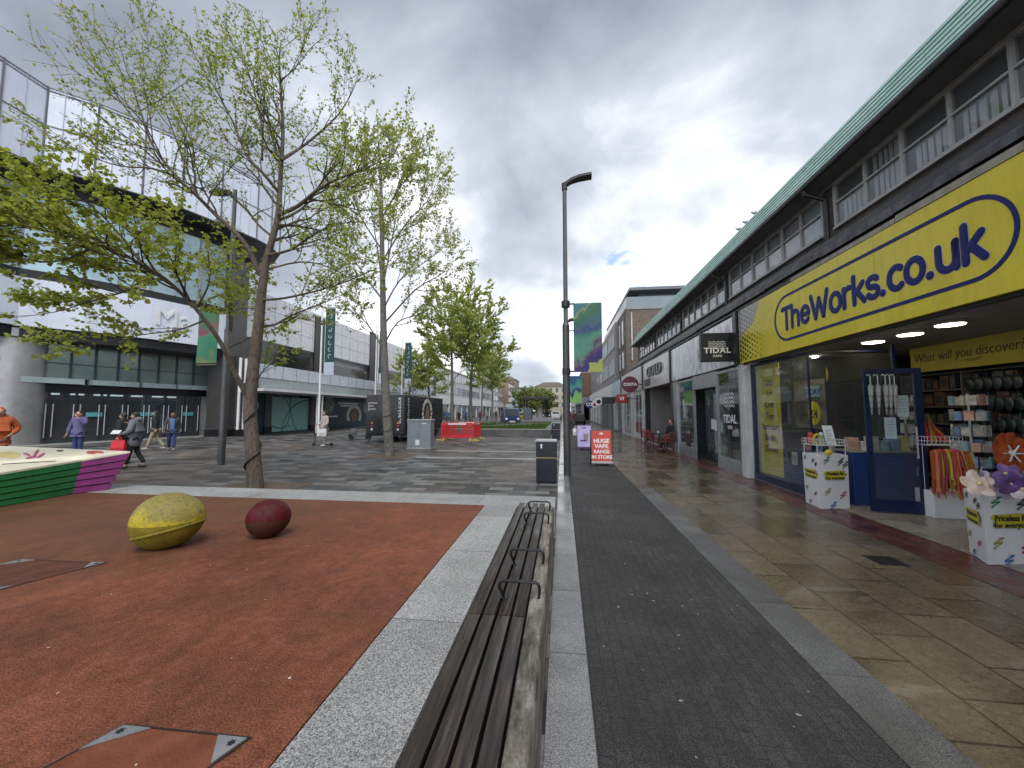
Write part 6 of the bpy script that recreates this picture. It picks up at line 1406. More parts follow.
def cloth(mb, x0, x1, y, z0, z1, amp=.02):
    nx, nz = 10, 8; vs = []
    for s in (0, .008):
        for j in range(nz + 1):
            for i in range(nx + 1):
                u, v = i / nx, j / nz; vs.append((x0 + (x1 - x0) * u, y + s + amp * math.sin(u * 5 + v * 2) * math.sin(PI * v), z0 + (z1 - z0) * v))
    k = (nx + 1) * (nz + 1); fs = []
    for j in range(nz):
        for i in range(nx): a = j * (nx + 1) + i; q = (a, a + 1, a + nx + 2, a + nx + 1); fs += [q, tuple(x + k for x in q[::-1])]
    mb.add(vs, fs)
mb = MB(); cloth(mb, .32, 1.05, 10.1, 2.66, 4.48); lbl('street_banner', 'colourful green and purple banner on the tall slim lamp column', 'banner', mb, m_ban, None, True)
# second column and banner further up the path
lp2 = thing('street_lamp', 'distant grey street lamp with a teal banner, farther along the cycle path', 'street lamp', (.32, 26, 0))
mb = MB(); mb.tube([(.32, 26, 0), (.32, 26, 3.9), (.32, 26, 4.0), (.32, 26, 7.6)], [.09, .09, .06, .05], 10); mb.build('column', m_col, lp2, True)
mb = MB(); mb.tube([(.32, 26, 7.6), (.6, 26, 7.8), (1.0, 26, 7.85)], [.06, .12, .12], 8); mb.build('lamp_head', MATS['lamp_head_black'], lp2, True)
a = onY(571, 376, 26); b_ = onY(582, 403, 26); mb = MB(); cloth(mb, .5, b_.x, 26, b_.z, a.z); lbl('street_banner', 'teal green banner on the distant lamp column', 'banner', mb, m_ban2, None, True)
# double armed column on the left square
p = gp(221, 465); X, Y = p.x, p.y
ll = thing('street_lamp', 'double armed grey street lamp before the glass entrance', 'street lamp', (X, Y, 0))
mb = MB(); mb.tube([(X, Y, 0), (X, Y, 4.2), (X, Y, 4.25), (X, Y, 8.75)], [.10, .092, .065, .055], 16); mb.build('column', m_col, ll, True)
for s, z, k in ((-1, 8.70, 1), (1, 6.42, 1)):
    mb = MB(); pts = [(X, Y, z - .25), (X + s * .18, Y, z - .06), (X + s * .42, Y, z), (X + s * .75, Y, z - .03)]; mb.tube(pts[:3], .03, 8)
    mb.ell((X + s * .52, Y, z), (.40, .19, .075), 16, 8); mb.build('lamp_head', MATS['lamp_head_black'], ll, True)
a, b_ = onY(199, 310, Y), onY(213, 365, Y)
mb = MB(); mb.tube([(X, Y, b_.z + .05), (a.x, Y, b_.z + .05)], .02, 6); mb.tube([(X, Y, a.z), (a.x, Y, a.z)], .02, 6); mb.build('banner_bracket', m_blackp, ll, True)
m_ban3 = banner_mat('festival_banner_pink', [(0, (.25, .05, .25)), (.12, (.02, .03, .22)), (.25, (.30, .28, .05)), (.40, (.02, .22, .12)), (.7, (.06, .30, .14)), (.85, (.35, .05, .10)), (1, (.05, .2, .08))], 2.2)
mb = MB(); cloth(mb, a.x, b_.x + .12, Y, b_.z, a.z); lbl('street_banner', 'multicoloured banner half hidden by maple leaves on the double armed lamp', 'banner', mb, m_ban3, None, True)
# A-boards
def aboard(label, x, y, w_, h, face_, edge, lines, size, col, picture=False):
    t = thing('pavement_sign', label, 'pavement sign', (x, y, .006)); la = .12; mb = MB()
    for s in (-1, 1):
        R = Matrix.Translation((0, s * .22, 0)) @ Matrix.Rotation(s * la * 1.4, 4, 'X')
        mb.box(-w_ / 2, w_ / 2, -.02, .02, .06, h, bev=.015, mat=R)
        mb.box(-w_ / 2, -w_ / 2 + .12, -.03, .03, 0, .06, mat=R); mb.box(w_ / 2 - .12, w_ / 2, -.03, .03, 0, .06, mat=R)
    mb.build('frame', edge, t, local=True)
    R = Matrix.Translation((0, -.22, 0)) @ Matrix.Rotation(-la * 1.4, 4, 'X')
    mb = MB(); mb.box(-w_ / 2 + .025, w_ / 2 - .025, -.026, -.0205, .13, h - .03, mat=R); mb.build('poster', face_, t, local=True)
    up = (R.to_3x3() @ Vector((0, 0, 1))); fc = ((1, 0, 0), up, R.to_3x3() @ Vector((0, -1, 0)))
    mb = MB()
    for i, s in enumerate(lines): text_mb(mb, s, R @ Vector((0, -.029, h - .34 - i * size * .98)), fc, size * (1 if i < 2 else .88), .03, .001, xs=1.06 if i < 2 else .98)
    if not picture:
        mb.ell(R @ Vector((0, -.028, h - .12)), (.06, .004, .035), 12, 6); mb.build('lettering', col, t, local=True)
        mb = MB(); mb.box(-w_ / 2 + .01, w_ / 2 - .01, -.03, -.024, .07, .135, bev=.002, mat=R); mb.build('foot_panel', MATS['bin_lid'], t, local=True)
    else:
        mb.box(-.17, .05, -.028, -.0265, .35, .42, mat=R); mb.box(-.1, .1, -.028, -.0265, h - .14, h - .09, mat=R); mb.build('print', col, t, local=True)
        mb = MB(); mb.cyl(R @ Vector((.07, -.03, .42)), R @ Vector((.07, -.03, .68)), .07, .10, 12); mb.build('cup_print', M('cup_print', (.32, .28, .24), .5, var=.4, vs=9), t, local=True)
    return t
p = gp(602, 466); aboard('orange red pavement sign reading HUGE VAPE RANGE IN STORE', p.x, p.y + .2, .64, 1.08, M('vape_red', (.50, .055, .03), .4), m_black, ['HUGE', 'VAPE', 'RANGE', 'IN STORE'], .165, m_wht)
p = gp(584.5, 450); aboard('purple framed pavement sign with a pale drink poster', p.x, p.y + .2, .62, 1.05, M('lilac_poster', (.42, .36, .60), .4), M('purple_frame', (.09, .03, .12), .4), [], .1, M('purple_ink', (.10, .04, .14), .5), True)
# grey cabinet
p0 = gp(407, 449); t = thing('utility_cabinet', 'plain grey metal utility cabinet on the square', 'cabinet', (p0.x, p0.y, 0), .12)
m_cab = M('cabinet_grey', (.21, .235, .255), .45, dirt=.15)
mb = MB(); mb.box(0, 1.02, 0, .75, .06, 1.22, bev=.01); mb.build('body', m_cab, t, local=True)
mb = MB(); mb.box(-.03, 1.05, -.03, .78, 1.221, 1.28, bev=.02); mb.build('lid', M('cabinet_lid', (.30, .325, .34), .45), t, local=True)
mb = MB(); mb.box(-.02, 1.04, -.02, .77, 0, .06); mb.build('plinth', M('cabinet_plinth', (.3, .3, .29), .6), t, local=True)
mb = MB(); mb.box(.505, .513, -.003, -.0005, .1, 1.2); mb.build('door_gap', m_black, t, local=True)
mb = MB(); mb.box(.36, .53, -.006, -.002, .17, .40); mb.box(.62, .82, -.006, -.002, 1.08, 1.12); mb.build('label_plate', m_wht, t, local=True)
# red barrier pen
m_barr = M('barrier_red', (.55, .02, .03), .4); m_foot = M('barrier_foot', (.45, .36, .12), .6)
def barrier(label, x, y, rz):
    t = thing('safety_barrier', label, 'barrier', (x, y, 0), rz, 'red barriers penned together')
    mb = MB(); W = .86
    mb.box(-W, W, -.025, .025, .86, 1.0, bev=.01); mb.box(-W, W, -.025, .025, .16, .30, bev=.01); mb.box(-W, -W + .08, -.024, .024, .3, .86); mb.box(W - .08, W, -.024, .024, .3, .86)
    for i in range(11): xx = -W + .15 + i * .142; mb.box(xx - .022, xx + .022, -.018, .018, .3, .86)
    mb.build('panel', m_barr, t, local=True)
    mb = MB(); mb.box(-.5, .5, -.03, -.026, .89, .98); mb.build('reflective_strip', M('reflective_white', (.7, .68, .65), .3), t, local=True)
    for s in (-1, 1): mb = MB(); mb.box(s * .75 - .06, s * .75 + .06, -.3, .3, 0, .08, bev=.02); mb.box(s * .75 - .04, s * .75 + .04, -.05, .05, .08, .16); mb.build('foot', m_foot, t, local=True)
c = gp(457, 441); cx, cy = c.x, c.y
barrier('red plastic barrier facing the camera side of the pen', cx, cy, .06); barrier('red plastic barrier at the back of the pen', cx + .1, cy + 1.72, .05); barrier('red plastic barrier closing the pen toward the cabinet', cx - .9, cy + .86, PI / 2); barrier('red plastic barrier closing the pen toward the grass bed', cx + .94, cy + .86, PI / 2)
# black exhibition trailer
a, b_ = gp(367, 443), gp(402, 443); L = 6.3; yaw = .0
tr = thing('exhibition_trailer', 'black box trailer with round tail lamps and printed side', 'trailer', (-9.25, 19.4, 0))
m_trl = M('trailer_black', (.010, .010, .011), .25)
x0, x1, y0, y1 = -10.35, -8.2, 19.4, 25.9
mb = MB(); mb.box(x0, x1, y0, y1, .42, 2.52, bev=.03); mb.build('body', m_trl, tr)
mb = MB()
for i in range(18): mb.box(x1, x1 + .008, y0 + .3 + i * .34, y0 + .34 + i * .34, .5, 2.45)
mb.build('side_rib', m_black, tr)
for s, x in ((-1, x0 + .35), (1, x1 - .35)):
    for z, m in ((1.02, M('lamp_orange', (.5, .2, .06), .3)), (.86, M('lamp_red', (.35, .03, .02), .3)), (.68, m_wht)): mb = MB(); mb.cyl((x, y0 - .03, z), (x, y0, z), .055, .055, 14); mb.build('tail_lamp', m, tr, True)
mb = MB()
for i, w_ in enumerate((.5, .3, .42)): mb.box(x0 + .12, x0 + .12 + w_, y0 - .006, y0 - .001, 2.05 - i * .16, 2.1 - i * .16)
for i in range(3): mb.ell((x0 + .15, y0 - .004, 2.02 - i * .16), (.035, .003, .035), 8, 6)
mb.build('rear_print', M('trailer_print', (.45, .45, .43), .5), tr)
mb = MB(); r2 = random.Random(4)
for i in range(9):
    z = 2.3 - i * .155
    for k in range(2): strokes(mb, [arc(0, 0, .055, .045, r2.uniform(0, 360), r2.uniform(380, 620), 5)], .016, (x1 + .011, y0 + .42 + .09 * k, z), FACE_STREET_L, 1, .2, 6)
    strokes(mb, [arc(0, 0, .07, .045, r2.uniform(0, 360), r2.uniform(380, 560), 5)], .018, (x1 - .28, y0 - .004, z), FACE_CAM, 1, .2, 6)
mb.build('pale_lettering', m_wht, tr)
mb = MB(); wc = Vector((x1 + .012, y0 + 3.4, 1.55))
for i in range(12): aa = PI * i / 11 * 1.3 - .47; mb.ell(wc + Vector((0, math.cos(aa) * .75, math.sin(aa) * .72)), (.012, .17, .13), 8, 6)
mb.build('flower_arch', MATS['flower_white'], tr); mb = MB(); mb.ell(wc + Vector((0, 0, -.15)), (.012, .38, .6), 12, 8); mb.build('figure_print', MATS['print_brown'], tr)
for x in (x0 + .1, x1 - .1):
    for y in (22.0, 22.9): mb = MB(); mb.cyl((x - .12, y, .33), (x + .12, y, .33), .33, .33, 18); mb.build('wheel', MATS['black_rubber'], tr, True)
mb = MB(); mb.box(x0 + .2, x1 - .2, y0 + .1, y1 - .2, .32, .419); mb.tube([(-9.25, y1, .4), (-9.25, y1 + 1.2, .4)], .05, 8); mb.tube([(x0 + .3, y0 + .2, .4), (x0 + .2, y0 - .1, .02)], .03, 6); mb.tube([(x1 - .3, y0 + .2, .4), (x1 - .3, y0 + .2, .0)], .03, 6); mb.build('chassis', m_blackp, tr)
# scooter parked by the trailer
p = gp(369, 440); t = thing('mobility_scooter', 'small dark scooter parked against the trailer corner', 'scooter', (p.x - .9, p.y + .6, 0), .5)
for x in (-.45, .45): mb = MB(); mb.cyl((x, -.06, .18), (x, .06, .18), .18, .18, 14); mb.build('wheel', MATS['black_rubber'], t, True, local=True)
mb = MB(); mb.box(-.4, .4, -.15, .15, .16, .26, bev=.03); mb.box(-.5, -.15, -.14, .14, .26, .62, bev=.05); mb.tube([(.42, 0, .2), (.34, 0, .95), (.25, 0, .98)], .03, 8); mb.build('body', M('scooter_grey', (.12, .12, .13), .4), t, True, local=True)
mb = MB(); mb.tube([(.3, -.28, .98), (.3, .28, .98)], .018, 6); mb.build('handlebar', m_blackp, t, True, local=True)
# painted boat-shaped play planter
m_bg = M('boat_green', (.022, .20, .055), .4, dirt=.3); m_bp = M('boat_purple', (.26, .045, .19), .4, dirt=.25); m_deck = M('boat_deck', (.68, .63, .48), .5, dirt=.1)
bt = thing('painted_boat', 'painted wooden boat planter with green planks and purple bow', 'play boat', (-7.6, 4.6, PH))
top = [onY(130, 453, 5.45), gp(82, 461.3, .885), gp(0, 475, .82), (-6.9, 2.4, .80), (-10.4, 2.2, .86), gp(-6, 447, .95)]
bot = [gp(108, 490, PH), gp(72, 494, PH), gp(0, 507, PH), (-7.1, 2.9, PH), (-9.9, 2.7, PH), (-10.3, 5.6, PH)]
top = [Vector(q) for q in top]; bot = [Vector(q) for q in bot]; 
def plank_side(mb, ta, tb, ba, bb_, rows=5):
    out = Vector((tb.y - ta.y, -(tb.x - ta.x), 0)).normalized()
    if out.dot((ta + tb) / 2 - Vector((-8.6, 4.2, 0))) < 0: out = -out
    for k in range(rows):
        f0, f1 = k / rows + .018, (k + 1) / rows - .018; o0, o1 = out * .012, out * .008
        P = [ba.lerp(ta, f0) + o0, bb_.lerp(tb, f0) + o0, bb_.lerp(tb, f1) + o1, ba.lerp(ta, f1) + o1]
        Q = [p - out * .045 for p in P]; mb.add(P + Q, [(0, 1, 2, 3), (0, 4, 5, 1), (3, 2, 6, 7), (0, 3, 7, 4), (1, 5, 6, 2), (7, 6, 5, 4)])
mb = MB(); plank_side(mb, top[0], top[1], bot[0], bot[1]); plank_side(mb, top[0], top[0].lerp(top[5], .3), bot[0], bot[0].lerp(bot[5], .3)); mb.build('bow', m_bp, bt)
mb = MB()
for i, j in ((1, 2), (2, 3), (3, 4), (4, 5)): plank_side(mb, top[i], top[j], bot[i], bot[j])
plank_side(mb, top[0].lerp(top[5], .3), top[5], bot[0].lerp(bot[5], .3), bot[5]); mb.build('hull', m_bg, bt)
cen = Vector((-8.6, 4.2, 0)); mb = MB(); ins = [q.lerp(Vector((cen.x, cen.y, q.z)), .01) for q in bot]; ti = [q.lerp(Vector((cen.x, cen.y, q.z)), .012) for q in top]
n_ = len(ins); mb.add([(q.x, q.y, PH + .01) for q in ins] + [q - Vector((0, 0, .006)) for q in ti], [tuple(range(n_))[::-1]] + [(i, (i + 1) % n_, n_ + (i + 1) % n_, n_ + i) for i in range(n_)]); mb.build('core', m_black, bt)
mb = MB(); up_ = [q + Vector((0, 0, .028)) for q in top]; ctr = sum(top, Vector()) / n_; mb.add([q.copy() for q in top] + up_ + [ctr + Vector((0, 0, .028)), ctr], [(i, (i + 1) % n_, n_ + (i + 1) % n_, n_ + i) for i in range(n_)] + [(n_ + i, n_ + (i + 1) % n_, 2 * n_) for i in range(n_)] + [((i + 1) % n_, i, 2 * n_ + 1) for i in range(n_)]); mb.build('deck', m_deck, bt)
mb = MB(); z = .987
def dk(px_, py_, lift=.003):
    d = _ray(px_, py_); o = Vector((0, 0, CAMH)); best = None
    for i in range(n_):
        a, b_, c = up_[i], up_[(i + 1) % n_], ctr + Vector((0, 0, .028)); nr = (b_ - a).cross(c - a); t_ = nr.dot(a - o) / nr.dot(d); q = o + d * t_
        if nr.cross(b_ - a).dot(q - a) >= -1e-6 and nr.cross(c - b_).dot(q - b_) >= -1e-6 and nr.cross(a - c).dot(q - c) >= -1e-6: best = q; break
    return (best if best is not None else gp(px_, py_, .92)) + Vector((0, 0, lift))
def patch(mb, cx, cy, rx, ry, rot=0, n=20):
    pts = []
    for i in range(n):
        a = 2 * PI * i / n; x, y = math.cos(a) * rx, math.sin(a) * ry; pts.append(dk(cx + x * math.cos(rot) - y * math.sin(rot), cy + x * math.sin(rot) + y * math.cos(rot)))
    c = dk(cx, cy); mb.add(pts + [c], [(i, (i + 1) % n, n) for i in range(n)])
mb.tube([dk(2 + 6 * i, 464.5 - .35 * i, 0) for i in range(10)], .010, 5)
mb.build('deck_groove', m_black, bt)
mb = MB()
patch(mb, 36, 453.5, 5, 1.6, -1.0); patch(mb, 41, 455.6, 5, 1.3, -.5); patch(mb, 31, 457.5, 6, 1.2, -.15); patch(mb, 27, 454.5, 4, 1.0, .3); mb.build('painted_flower', M('paint_pink', (.42, .05, .13), .5), bt)
mb = MB(); patch(mb, 95, 452.6, 9, 1.8, .02); mb.build('painted_oval', M('paint_red', (.45, .04, .03), .5), bt)
mb = MB(); patch(mb, 60, 450.8, 3.6, .9); mb.build('deck_plug', m_black, bt)
mb = MB(); patch(mb, 9, 455, 12, 3.5); mb.build('painted_sun', M('paint_cream_yellow', (.60, .47, .17), .5), bt)
# ================================================================== PEOPLE
def skin_mesh(verts, edges, rads, sub=1):
    me = bpy.data.meshes.new('sk'); me.from_pydata([tuple(v) for v in verts], edges, []); ob = bpy.data.objects.new('sk', me); COL.objects.link(ob)
    ob.modifiers.new('s', 'SKIN'); md = ob.modifiers.new('u', 'SUBSURF'); md.levels = sub; md.render_levels = sub
    for i, r in enumerate(rads):
        d = me.skin_vertices[0].data[i]; d.radius = (r, r) if isinstance(r, (int, float)) else r; d.use_root = (i == 0)
    dg = bpy.context.evaluated_depsgraph_get(); out = bpy.data.meshes.new_from_object(ob.evaluated_get(dg)); bpy.data.objects.remove(ob); bpy.data.meshes.remove(me); return out
m_skin = M('skin', (.46, .27, .19), .5, var=.06)
m_skin2 = M('skin_brown', (.22, .12, .075), .5, var=.06)
def hand(mb, w, d, side, L=.085):
    """palm, four unequal curled fingers and a thumb leaving the side of the palm"""
    d = Vector(d).normalized(); s = Vector(side).normalized(); u = d.cross(s).normalized()
    mb.ell(w + d * .045, (.022, .038, .045), 8, 6, Matrix((( u.x, s.x, d.x, 0), (u.y, s.y, d.y, 0), (u.z, s.z, d.z, 0), (0, 0, 0, 1))))
    for k, l in enumerate((.066, .078, .072, .056)):
        b_ = w + d * .08 + s * (-.027 + .018 * k); mb.tube([b_, b_ + d * l * .45 + u * .006, b_ + d * l * .8 + u * .022, b_ + d * l * .95 + u * .034], [.0095, .009, .008, .005], 6)
    b_ = w + d * .03 - s * .03; mb.tube([b_, b_ - s * .022 + d * .025, b_ - s * .026 + d * .055 + u * .012], [.012, .010, .006], 6)
def person(label, loc, rz, h, top, legs, hair, shoes=(.03, .03, .03), stride=.0, arms=None, seated=False, longc=False, hood=False, hairlen=.0, skin=None, puffy=1.0, turn=0.0, scarf=None, group=None):
    t = thing('person', label, 'person', loc, rz, group); sk = skin or m_skin
    S = h / 1.72; V = lambda x, y, z: Vector((x, y, z)) * S
    hip = .46 + .09 if seated else .93
    sh = hip + .48; nk = hip + .555; hd = hip + .67
    s = stride
    if seated:
        J = {'kl': V(.10, -.42, .50), 'al': V(.11, -.40, .08), 'tl': V(.12, -.55, .035), 'kr': V(-.10, -.42, .50), 'ar': V(-.11, -.46, .08), 'tr': V(-.12, -.61, .035)}
    else:
        J = {'kl': V(.09, -.10 * s - .02, .50), 'al': V(.09, -.30 * s + .02, .085), 'tl': V(.105, -.30 * s - .13, .03), 'kr': V(-.09, .10 * s - .04 * abs(s) - .01, .50), 'ar': V(-.09, .38 * s + .02, .085 + .05 * abs(s)), 'tr': V(-.105, .40 * s - .11, .03)}
    A = {'el': V(.25, .03 + .12 * s, hip + .20), 'wl': V(.25, -.06 + .22 * s, hip - .04), 'er': V(-.25, .03 - .12 * s, hip + .20), 'wr': V(-.25, -.06 - .22 * s, hip - .04)}
    for k, v in (arms or {}).items(): A[k] = V(v[0], v[1], hip + v[2])
    P = [V(0, 0, hip), V(0, .0, hip + .18), V(0, -.005, hip + .36), V(0, .0, nk), V(0, -.015, nk + .06), V(.175, 0, sh), A['el'], A['wl'], V(-.175, 0, sh), A['er'], A['wr'],
         V(.09, 0, hip - .04), J['kl'], J['al'], V(-.09, 0, hip - .04), J['kr'], J['ar'], J['tl'], J['tr']]
    E = [(0, 1), (1, 2), (2, 3), (3, 4), (2, 5), (5, 6), (6, 7), (2, 8), (8, 9), (9, 10), (0, 11), (11, 12), (12, 13), (0, 14), (14, 15), (15, 16), (13, 17), (16, 18)]
    R = [(.14, .10), (.125, .09), (.15, .10), .055, .05, .06, .042, .030, .06, .042, .030, .085, .058, .04, .085, .058, .04, .035, .035]
    R = [tuple(q * S for q in r) if isinstance(r, tuple) else r * S for r in R]
    body = MB(); body.mesh(skin_mesh(P, E, R))
    Rz = Matrix.Rotation(turn, 4, 'Z'); hc = V(0, -.03, hd)
    def face(u):
        v = u.copy()
        if v.z < -.2: k = 1 + .28 * (v.z + .2); v.x *= k; v.y *= 1 + .12 * (v.z + .2)
        return v
    body.ell(hc, (.074 * S, .094 * S, .118 * S), 20, 16, Rz, fn=face)
    f = lambda x, y, z: hc + Rz @ V(x, y, z)
    body.tube([f(0, -.088, .018), f(0, -.102, -.008), f(0, -.112, -.028), f(0, -.09, -.04)], [.008 * S, .012 * S, .016 * S, .010 * S], 8)
    for q in (-1, 1): body.ell(f(q * .075, .005, -.012), (.012 * S, .02 * S, .03 * S), 8, 6)
    body.mi = 1
    for q in (-1, 1): body.ell(f(q * .030, -.083, .008), (.012 * S, .006 * S, .006 * S), 8, 6)
    body.mi = 2; body.ell(f(0, -.091, -.058), (.022 * S, .005 * S, .006 * S), 8, 6); body.mi = 0
    for w_, e_ in (('wl', 'el'), ('wr', 'er')):
        d = (A[w_] - A[e_]).normalized(); hb_ = MB(); hand(hb_, A[w_] - d * .01, d, Vector((0, -1, .1)) if abs(d.y) < .8 else Vector((1, 0, 0))); body.add(hb_.v, hb_.f, 0)
    body.build('body', [sk, M('eye_dark', (.02, .015, .012), .3), M('lip', (.28, .10, .09), .5)], t, True, local=True, ang=180)
    # jacket over torso and arms
    k = puffy; low = hip - (.30 if longc else .06)
    Pj = [V(0, 0, hip + .02), V(0, 0, hip + .19), V(0, -.005, hip + .36), V(0, .002, nk - .02), V(.18, 0, sh + .005), A['el'], A['wl'].lerp(A['el'], .10), V(-.18, 0, sh + .005), A['er'], A['wr'].lerp(A['er'], .10), V(0, 0, low)]
    Ej = [(0, 1), (1, 2), (2, 3), (2, 4), (4, 5), (5, 6), (2, 7), (7, 8), (8, 9), (0, 10)]
    Rj = [(.175 * k, .135 * k), (.165 * k, .125 * k), (.175 * k, .13 * k), .075, .085 * k, .066 * k, .048 * k, .085 * k, .066 * k, .048 * k, (.18 * k, .14 * k)]
    Rj = [tuple(q * S for q in r) if isinstance(r, tuple) else r * S for r in Rj]
    mj = M('cloth_%.2f_%.2f_%.2f' % top, top, .75, var=.22, vs=5, bmp=.5, bs=14)
    mb = MB(); mb.mesh(skin_mesh(Pj, Ej, Rj)); mb.build('jacket', mj, t, True, local=True, ang=180)
    Pt = [V(0, 0, hip + .02), V(.085, 0, hip - .06), J['kl'], J['al'] + V(0, 0, .02), V(-.085, 0, hip - .06), J['kr'], J['ar'] + V(0, 0, .02)]
    Et = [(0, 1), (1, 2), (2, 3), (0, 4), (4, 5), (5, 6)]; Rt = [(.15, .115), .10, .075, .062, .10, .075, .062]; Rt = [tuple(q * S for q in r) if isinstance(r, tuple) else r * S for r in Rt]
    ml = M('cloth_%.2f_%.2f_%.2f' % legs, legs, .8, var=.2, vs=6, bmp=.4, bs=16); mb = MB(); mb.mesh(skin_mesh(Pt, Et, Rt)); mb.build('trousers', ml, t, True, local=True, ang=180)
    for a_, b_ in ((J['al'], J['tl']), (J['ar'], J['tr'])):
        mb = MB(); c = a_.lerp(b_, .45); d = (b_ - a_); d.z = 0; ang_ = math.atan2(d.y, d.x); mb.ell((c.x, c.y, b_.z + .02 * S), (.135 * S, .05 * S, .052 * S), 14, 8, Matrix.Rotation(ang_, 4, 'Z')); mb.build('shoe', M('shoe_%.2f' % shoes[0], shoes, .5), t, True, local=True)
    mh = M('hair_%.2f_%.2f' % hair[:2], hair, .55, var=.3, vs=12)
    mb = MB(); mb.ell(hc + Rz @ V(0, .016, .018), (.083 * S, .098 * S, .116 * S), 18, 12, Rz, fn=lambda u: Vector((u.x, max(u.y, -.62 - .5 * u.z) if u.z > -.1 else max(u.y, .05), max(u.z, -.55))))
    if hairlen: mb.ell(hc + Rz @ V(0, .05, -.08 - hairlen / 2), (.085 * S, .055 * S, (.10 + hairlen / 2) * S), 14, 10, Rz)
    mb.build('hair', mh, t, True, local=True, ang=180)
    if hood: mb = MB(); mb.ell(V(0, .06, nk + .0), (.13 * S, .10 * S, .09 * S), 14, 10); mb.build('hood', mj, t, True, local=True)
    if scarf: mb = MB(); mb.box(-.075 * S, .075 * S, -.155 * S, -.125 * S, (hip + .0) * S, (hip + .5) * S, bev=.02); mb.build('shirt_front', M('shirt_%.2f' % scarf[0], scarf, .8), t, True, local=True)
    t['_S'] = S
    W = Matrix.Translation(Vector(loc)) @ Matrix.Rotation(rz, 4, 'Z')
    return t, {k: W @ v for k, v in A.items()}
def shopping_bag(label, hp, w_, h_, col, rz=0, name='carrier_bag', d=.12):
    t = thing(name, label, 'bag', hp + Vector((0, 0, -h_ - .12)), rz); mb = MB(); b0 = [(-w_ * .46, -d * .3), (w_ * .46, -d * .3), (w_ * .46, d * .3), (-w_ * .46, d * .3)]; b1 = [(x * 1.12, y * 1.5) for x, y in b0]
    mb.prism(b0, 0, h_ * .45, top=b1); mb.prism(b1, h_ * .451, h_, top=[(x * .95, y * .4) for x, y in b0]); mb.build('body', M('bag_%.2f_%.2f_%.2f' % col, col, .45, var=.25, vs=8, bmp=.6, bs=20), t, local=True)
    mb = MB()
    for y in (-.02, .02): mb.tube([(-w_ * .2, y, h_ - .01), (-w_ * .1, y, h_ + .09), (0, 0, h_ + .125), (w_ * .1, y, h_ + .09), (w_ * .2, y, h_ - .01)], .007, 5)
    mb.build('handle', M('bag_%.2f_%.2f_%.2f' % col), t, True, local=True); return t
DK = (.02, .016, .013); BR = (.07, .04, .022)
# heading: rz = 0 looks toward the camera (-Y); -pi/2 walks toward -X (left), +pi/2 toward +X
p = gp(-5, 476); person('person in a rust orange hooded jacket behind the painted boat', p, .9, 1.74, (.42, .085, .018), (.05, .05, .06), (.42, .085, .018), arms={'el': (.30, .05, .24), 'wl': (.20, -.14, .10), 'er': (-.30, .05, .24), 'wr': (-.20, -.14, .10)}, hood=True, puffy=1.15)
p = gp(77, 458); person('person in a purple jumper and blue jeans raising a hand to the face', p, .25, 1.66, (.12, .10, .22), (.03, .05, .14), DK, arms={'el': (.28, -.12, .28), 'wl': (.06, -.20, .58), 'er': (-.30, .0, .18), 'wr': (-.30, -.10, -.06)}, puffy=1.08)
p = gp(133, 468); _, A_ = person('person in a long grey quilted coat carrying a red bag and white paper', p, -1.15, 1.62, (.16, .165, .19), (.012, .012, .014), DK, (.02, .02, .02), .55, arms={'el': (.28, .02, .20), 'wl': (.16, -.26, .12), 'er': (-.26, .0, .22), 'wr': (-.17, -.22, .40)}, longc=True, hood=True, puffy=1.18, hairlen=.06)
shopping_bag('bright red carrier bag hanging from the grey coated walker', A_['wl'] + Vector((.02, -.06, -.05)), .36, .40, (.58, .012, .02), .2)
mb = MB(); q = A_['wl']; mb.box(-.11, .11, -.004, .004, -.07, .07, mat=Matrix.Translation(q + Vector((-.10, -.06, .06))) @ Euler((-.8, 0, .3)).to_matrix().to_4x4()); lbl('white_paper', 'small white paper held above the red carrier bag', 'paper', mb, MATS['paper'])
p = gp(121, 464); _, A2 = person('person in black half hidden behind the grey quilted coat', p, -1.3, 1.60, (.012, .012, .014), (.012, .012, .014), DK, stride=.4, puffy=1.1, hairlen=.1)
p = gp(154, 449.5); person('person in a black jacket over a white shirt with beige trousers', p, -1.1, 1.66, (.014, .014, .016), (.36, .29, .20), DK, (.3, .28, .26), .8, scarf=(.55, .54, .52), hairlen=.05)
p = gp(171, 450.5); person('person in a grey jacket and blue top with jeans, walking by the doors', p, .8, 1.60, (.055, .055, .06), (.02, .04, .12), DK, (.22, .2, .18), .6, scarf=(.10, .17, .34), skin=m_skin2)
p = gp(324, 446.5); _, A3 = person('person in pale pinkish clothes standing by the canopy posts', p, -.5, 1.66, (.50, .42, .38), (.42, .33, .29), BR, (.5, .48, .46), .12, hairlen=.16, arms={'el': (.27, .0, .20), 'wl': (.20, -.20, .06), 'er': (-.27, -.02, .2), 'wr': (-.14, -.24, .12)})
shopping_bag('white carrier bag held by the pale dressed person', A3['wl'] + Vector((.04, -.05, 0)), .34, .34, (.62, .61, .62), .3)
p = gp(319, 446); t = thing('kick_scooter', 'upright dark scooter handle beside the pale dressed person', 'scooter', (p.x - .05, p.y - .05, 0), .2)
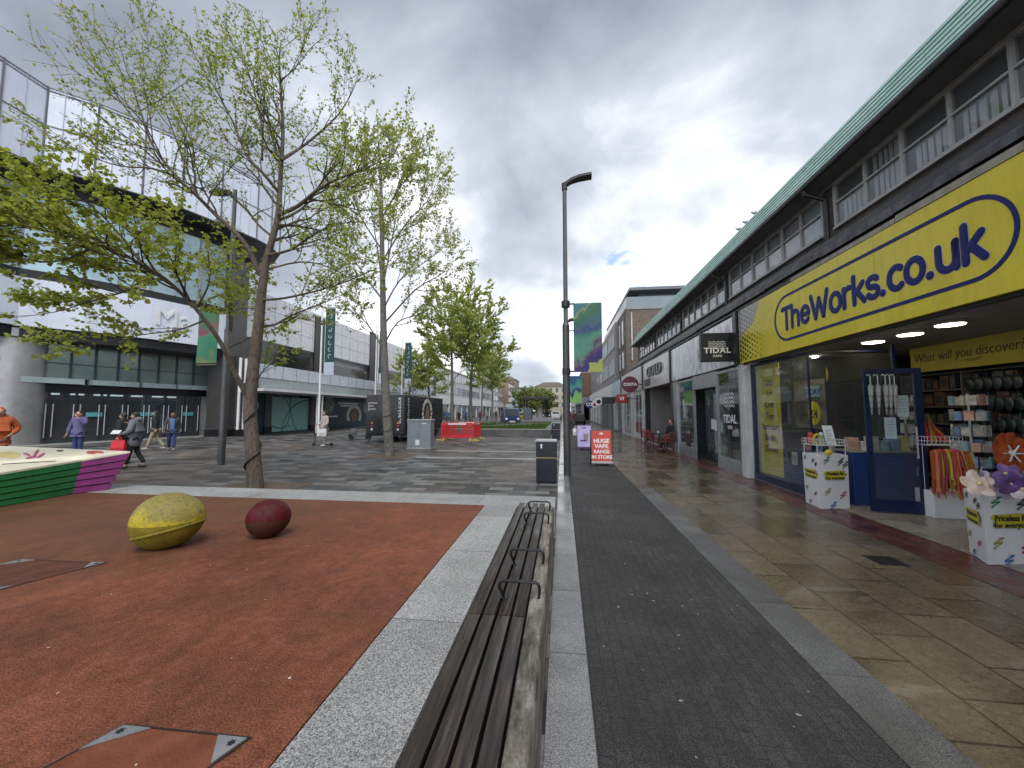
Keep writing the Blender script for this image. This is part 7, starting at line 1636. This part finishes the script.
mb = MB(); mb.box(-.1, .6, -.06, .06, .07, .10, bev=.01); mb.tube([(-.1, 0, .1), (-.16, 0, 1.02)], .022, 8); mb.build('deck', m_blackp, t, True, local=True); mb = MB(); mb.tube([(-.16, -.22, 1.03), (-.16, .22, 1.03)], .018, 8); mb.build('handlebar', m_blackp, t, True, local=True)
for x in (-.16, .64): mb = MB(); mb.cyl((x, -.02, .08), (x, .02, .08), .08, .08, 14); mb.build('wheel', MATS['black_rubber'], t, True, local=True)
p = gp(580.5, 443); _, A4 = person('person in black walking away up the dark cycle path', p, PI + .1, 1.70, (.010, .010, .012), (.02, .02, .025), DK, stride=.5, puffy=1.2)
shopping_bag('white carrier bag held by the walker in black', A4['wl'], .3, .36, (.6, .6, .6), .1)
p = gp(570, 432); person('person in dark red seen small beyond the lamp column', p, .1, 1.68, (.16, .03, .03), (.03, .03, .05), DK, stride=.5)
p = gp(574, 429); person('person in dark grey seen small near the far shops', p, PI, 1.72, (.03, .03, .035), (.03, .035, .05), DK, stride=.4)
p = gp(672.5, 451.5); person('person in black seated on a red chair outside the cafe', (p.x, p.y, .006), -1.2, 1.68, (.012, .012, .013), (.02, .02, .024), BR, seated=True, arms={'el': (.24, -.08, .2), 'wl': (.14, -.30, .16), 'er': (-.24, -.08, .2), 'wr': (-.14, -.30, .16)})
for px_, py_, rz, c1, c2, lab in ((487, 421, .5, (.25, .24, .24), (.03, .03, .05), 'small far person in a pale top below the white shops'), (496, 420.5, -.8, (.03, .05, .12), (.03, .03, .04), 'small far person in navy below the white shops'), (466, 423, 1.2, (.02, .05, .16), (.02, .02, .03), 'person in bright blue standing behind the red barriers'), (459, 423.5, -.6, (.02, .02, .025), (.02, .02, .03), 'person in black standing behind the red barriers'), (447.5, 423, .3, (.03, .10, .22), (.03, .04, .07), 'person in blue beyond the lime green tree trunk'), (480, 422, 2.5, (.14, .03, .04), (.03, .03, .04), 'small far person in dark red below the white shops'), (561, 421, .2, (.4, .38, .36), (.05, .05, .06), 'tiny far person in white beside the lamp column')):
    p = gp(px_, py_); person(lab, p, rz, 1.68, c1, c2, DK, stride=.5)
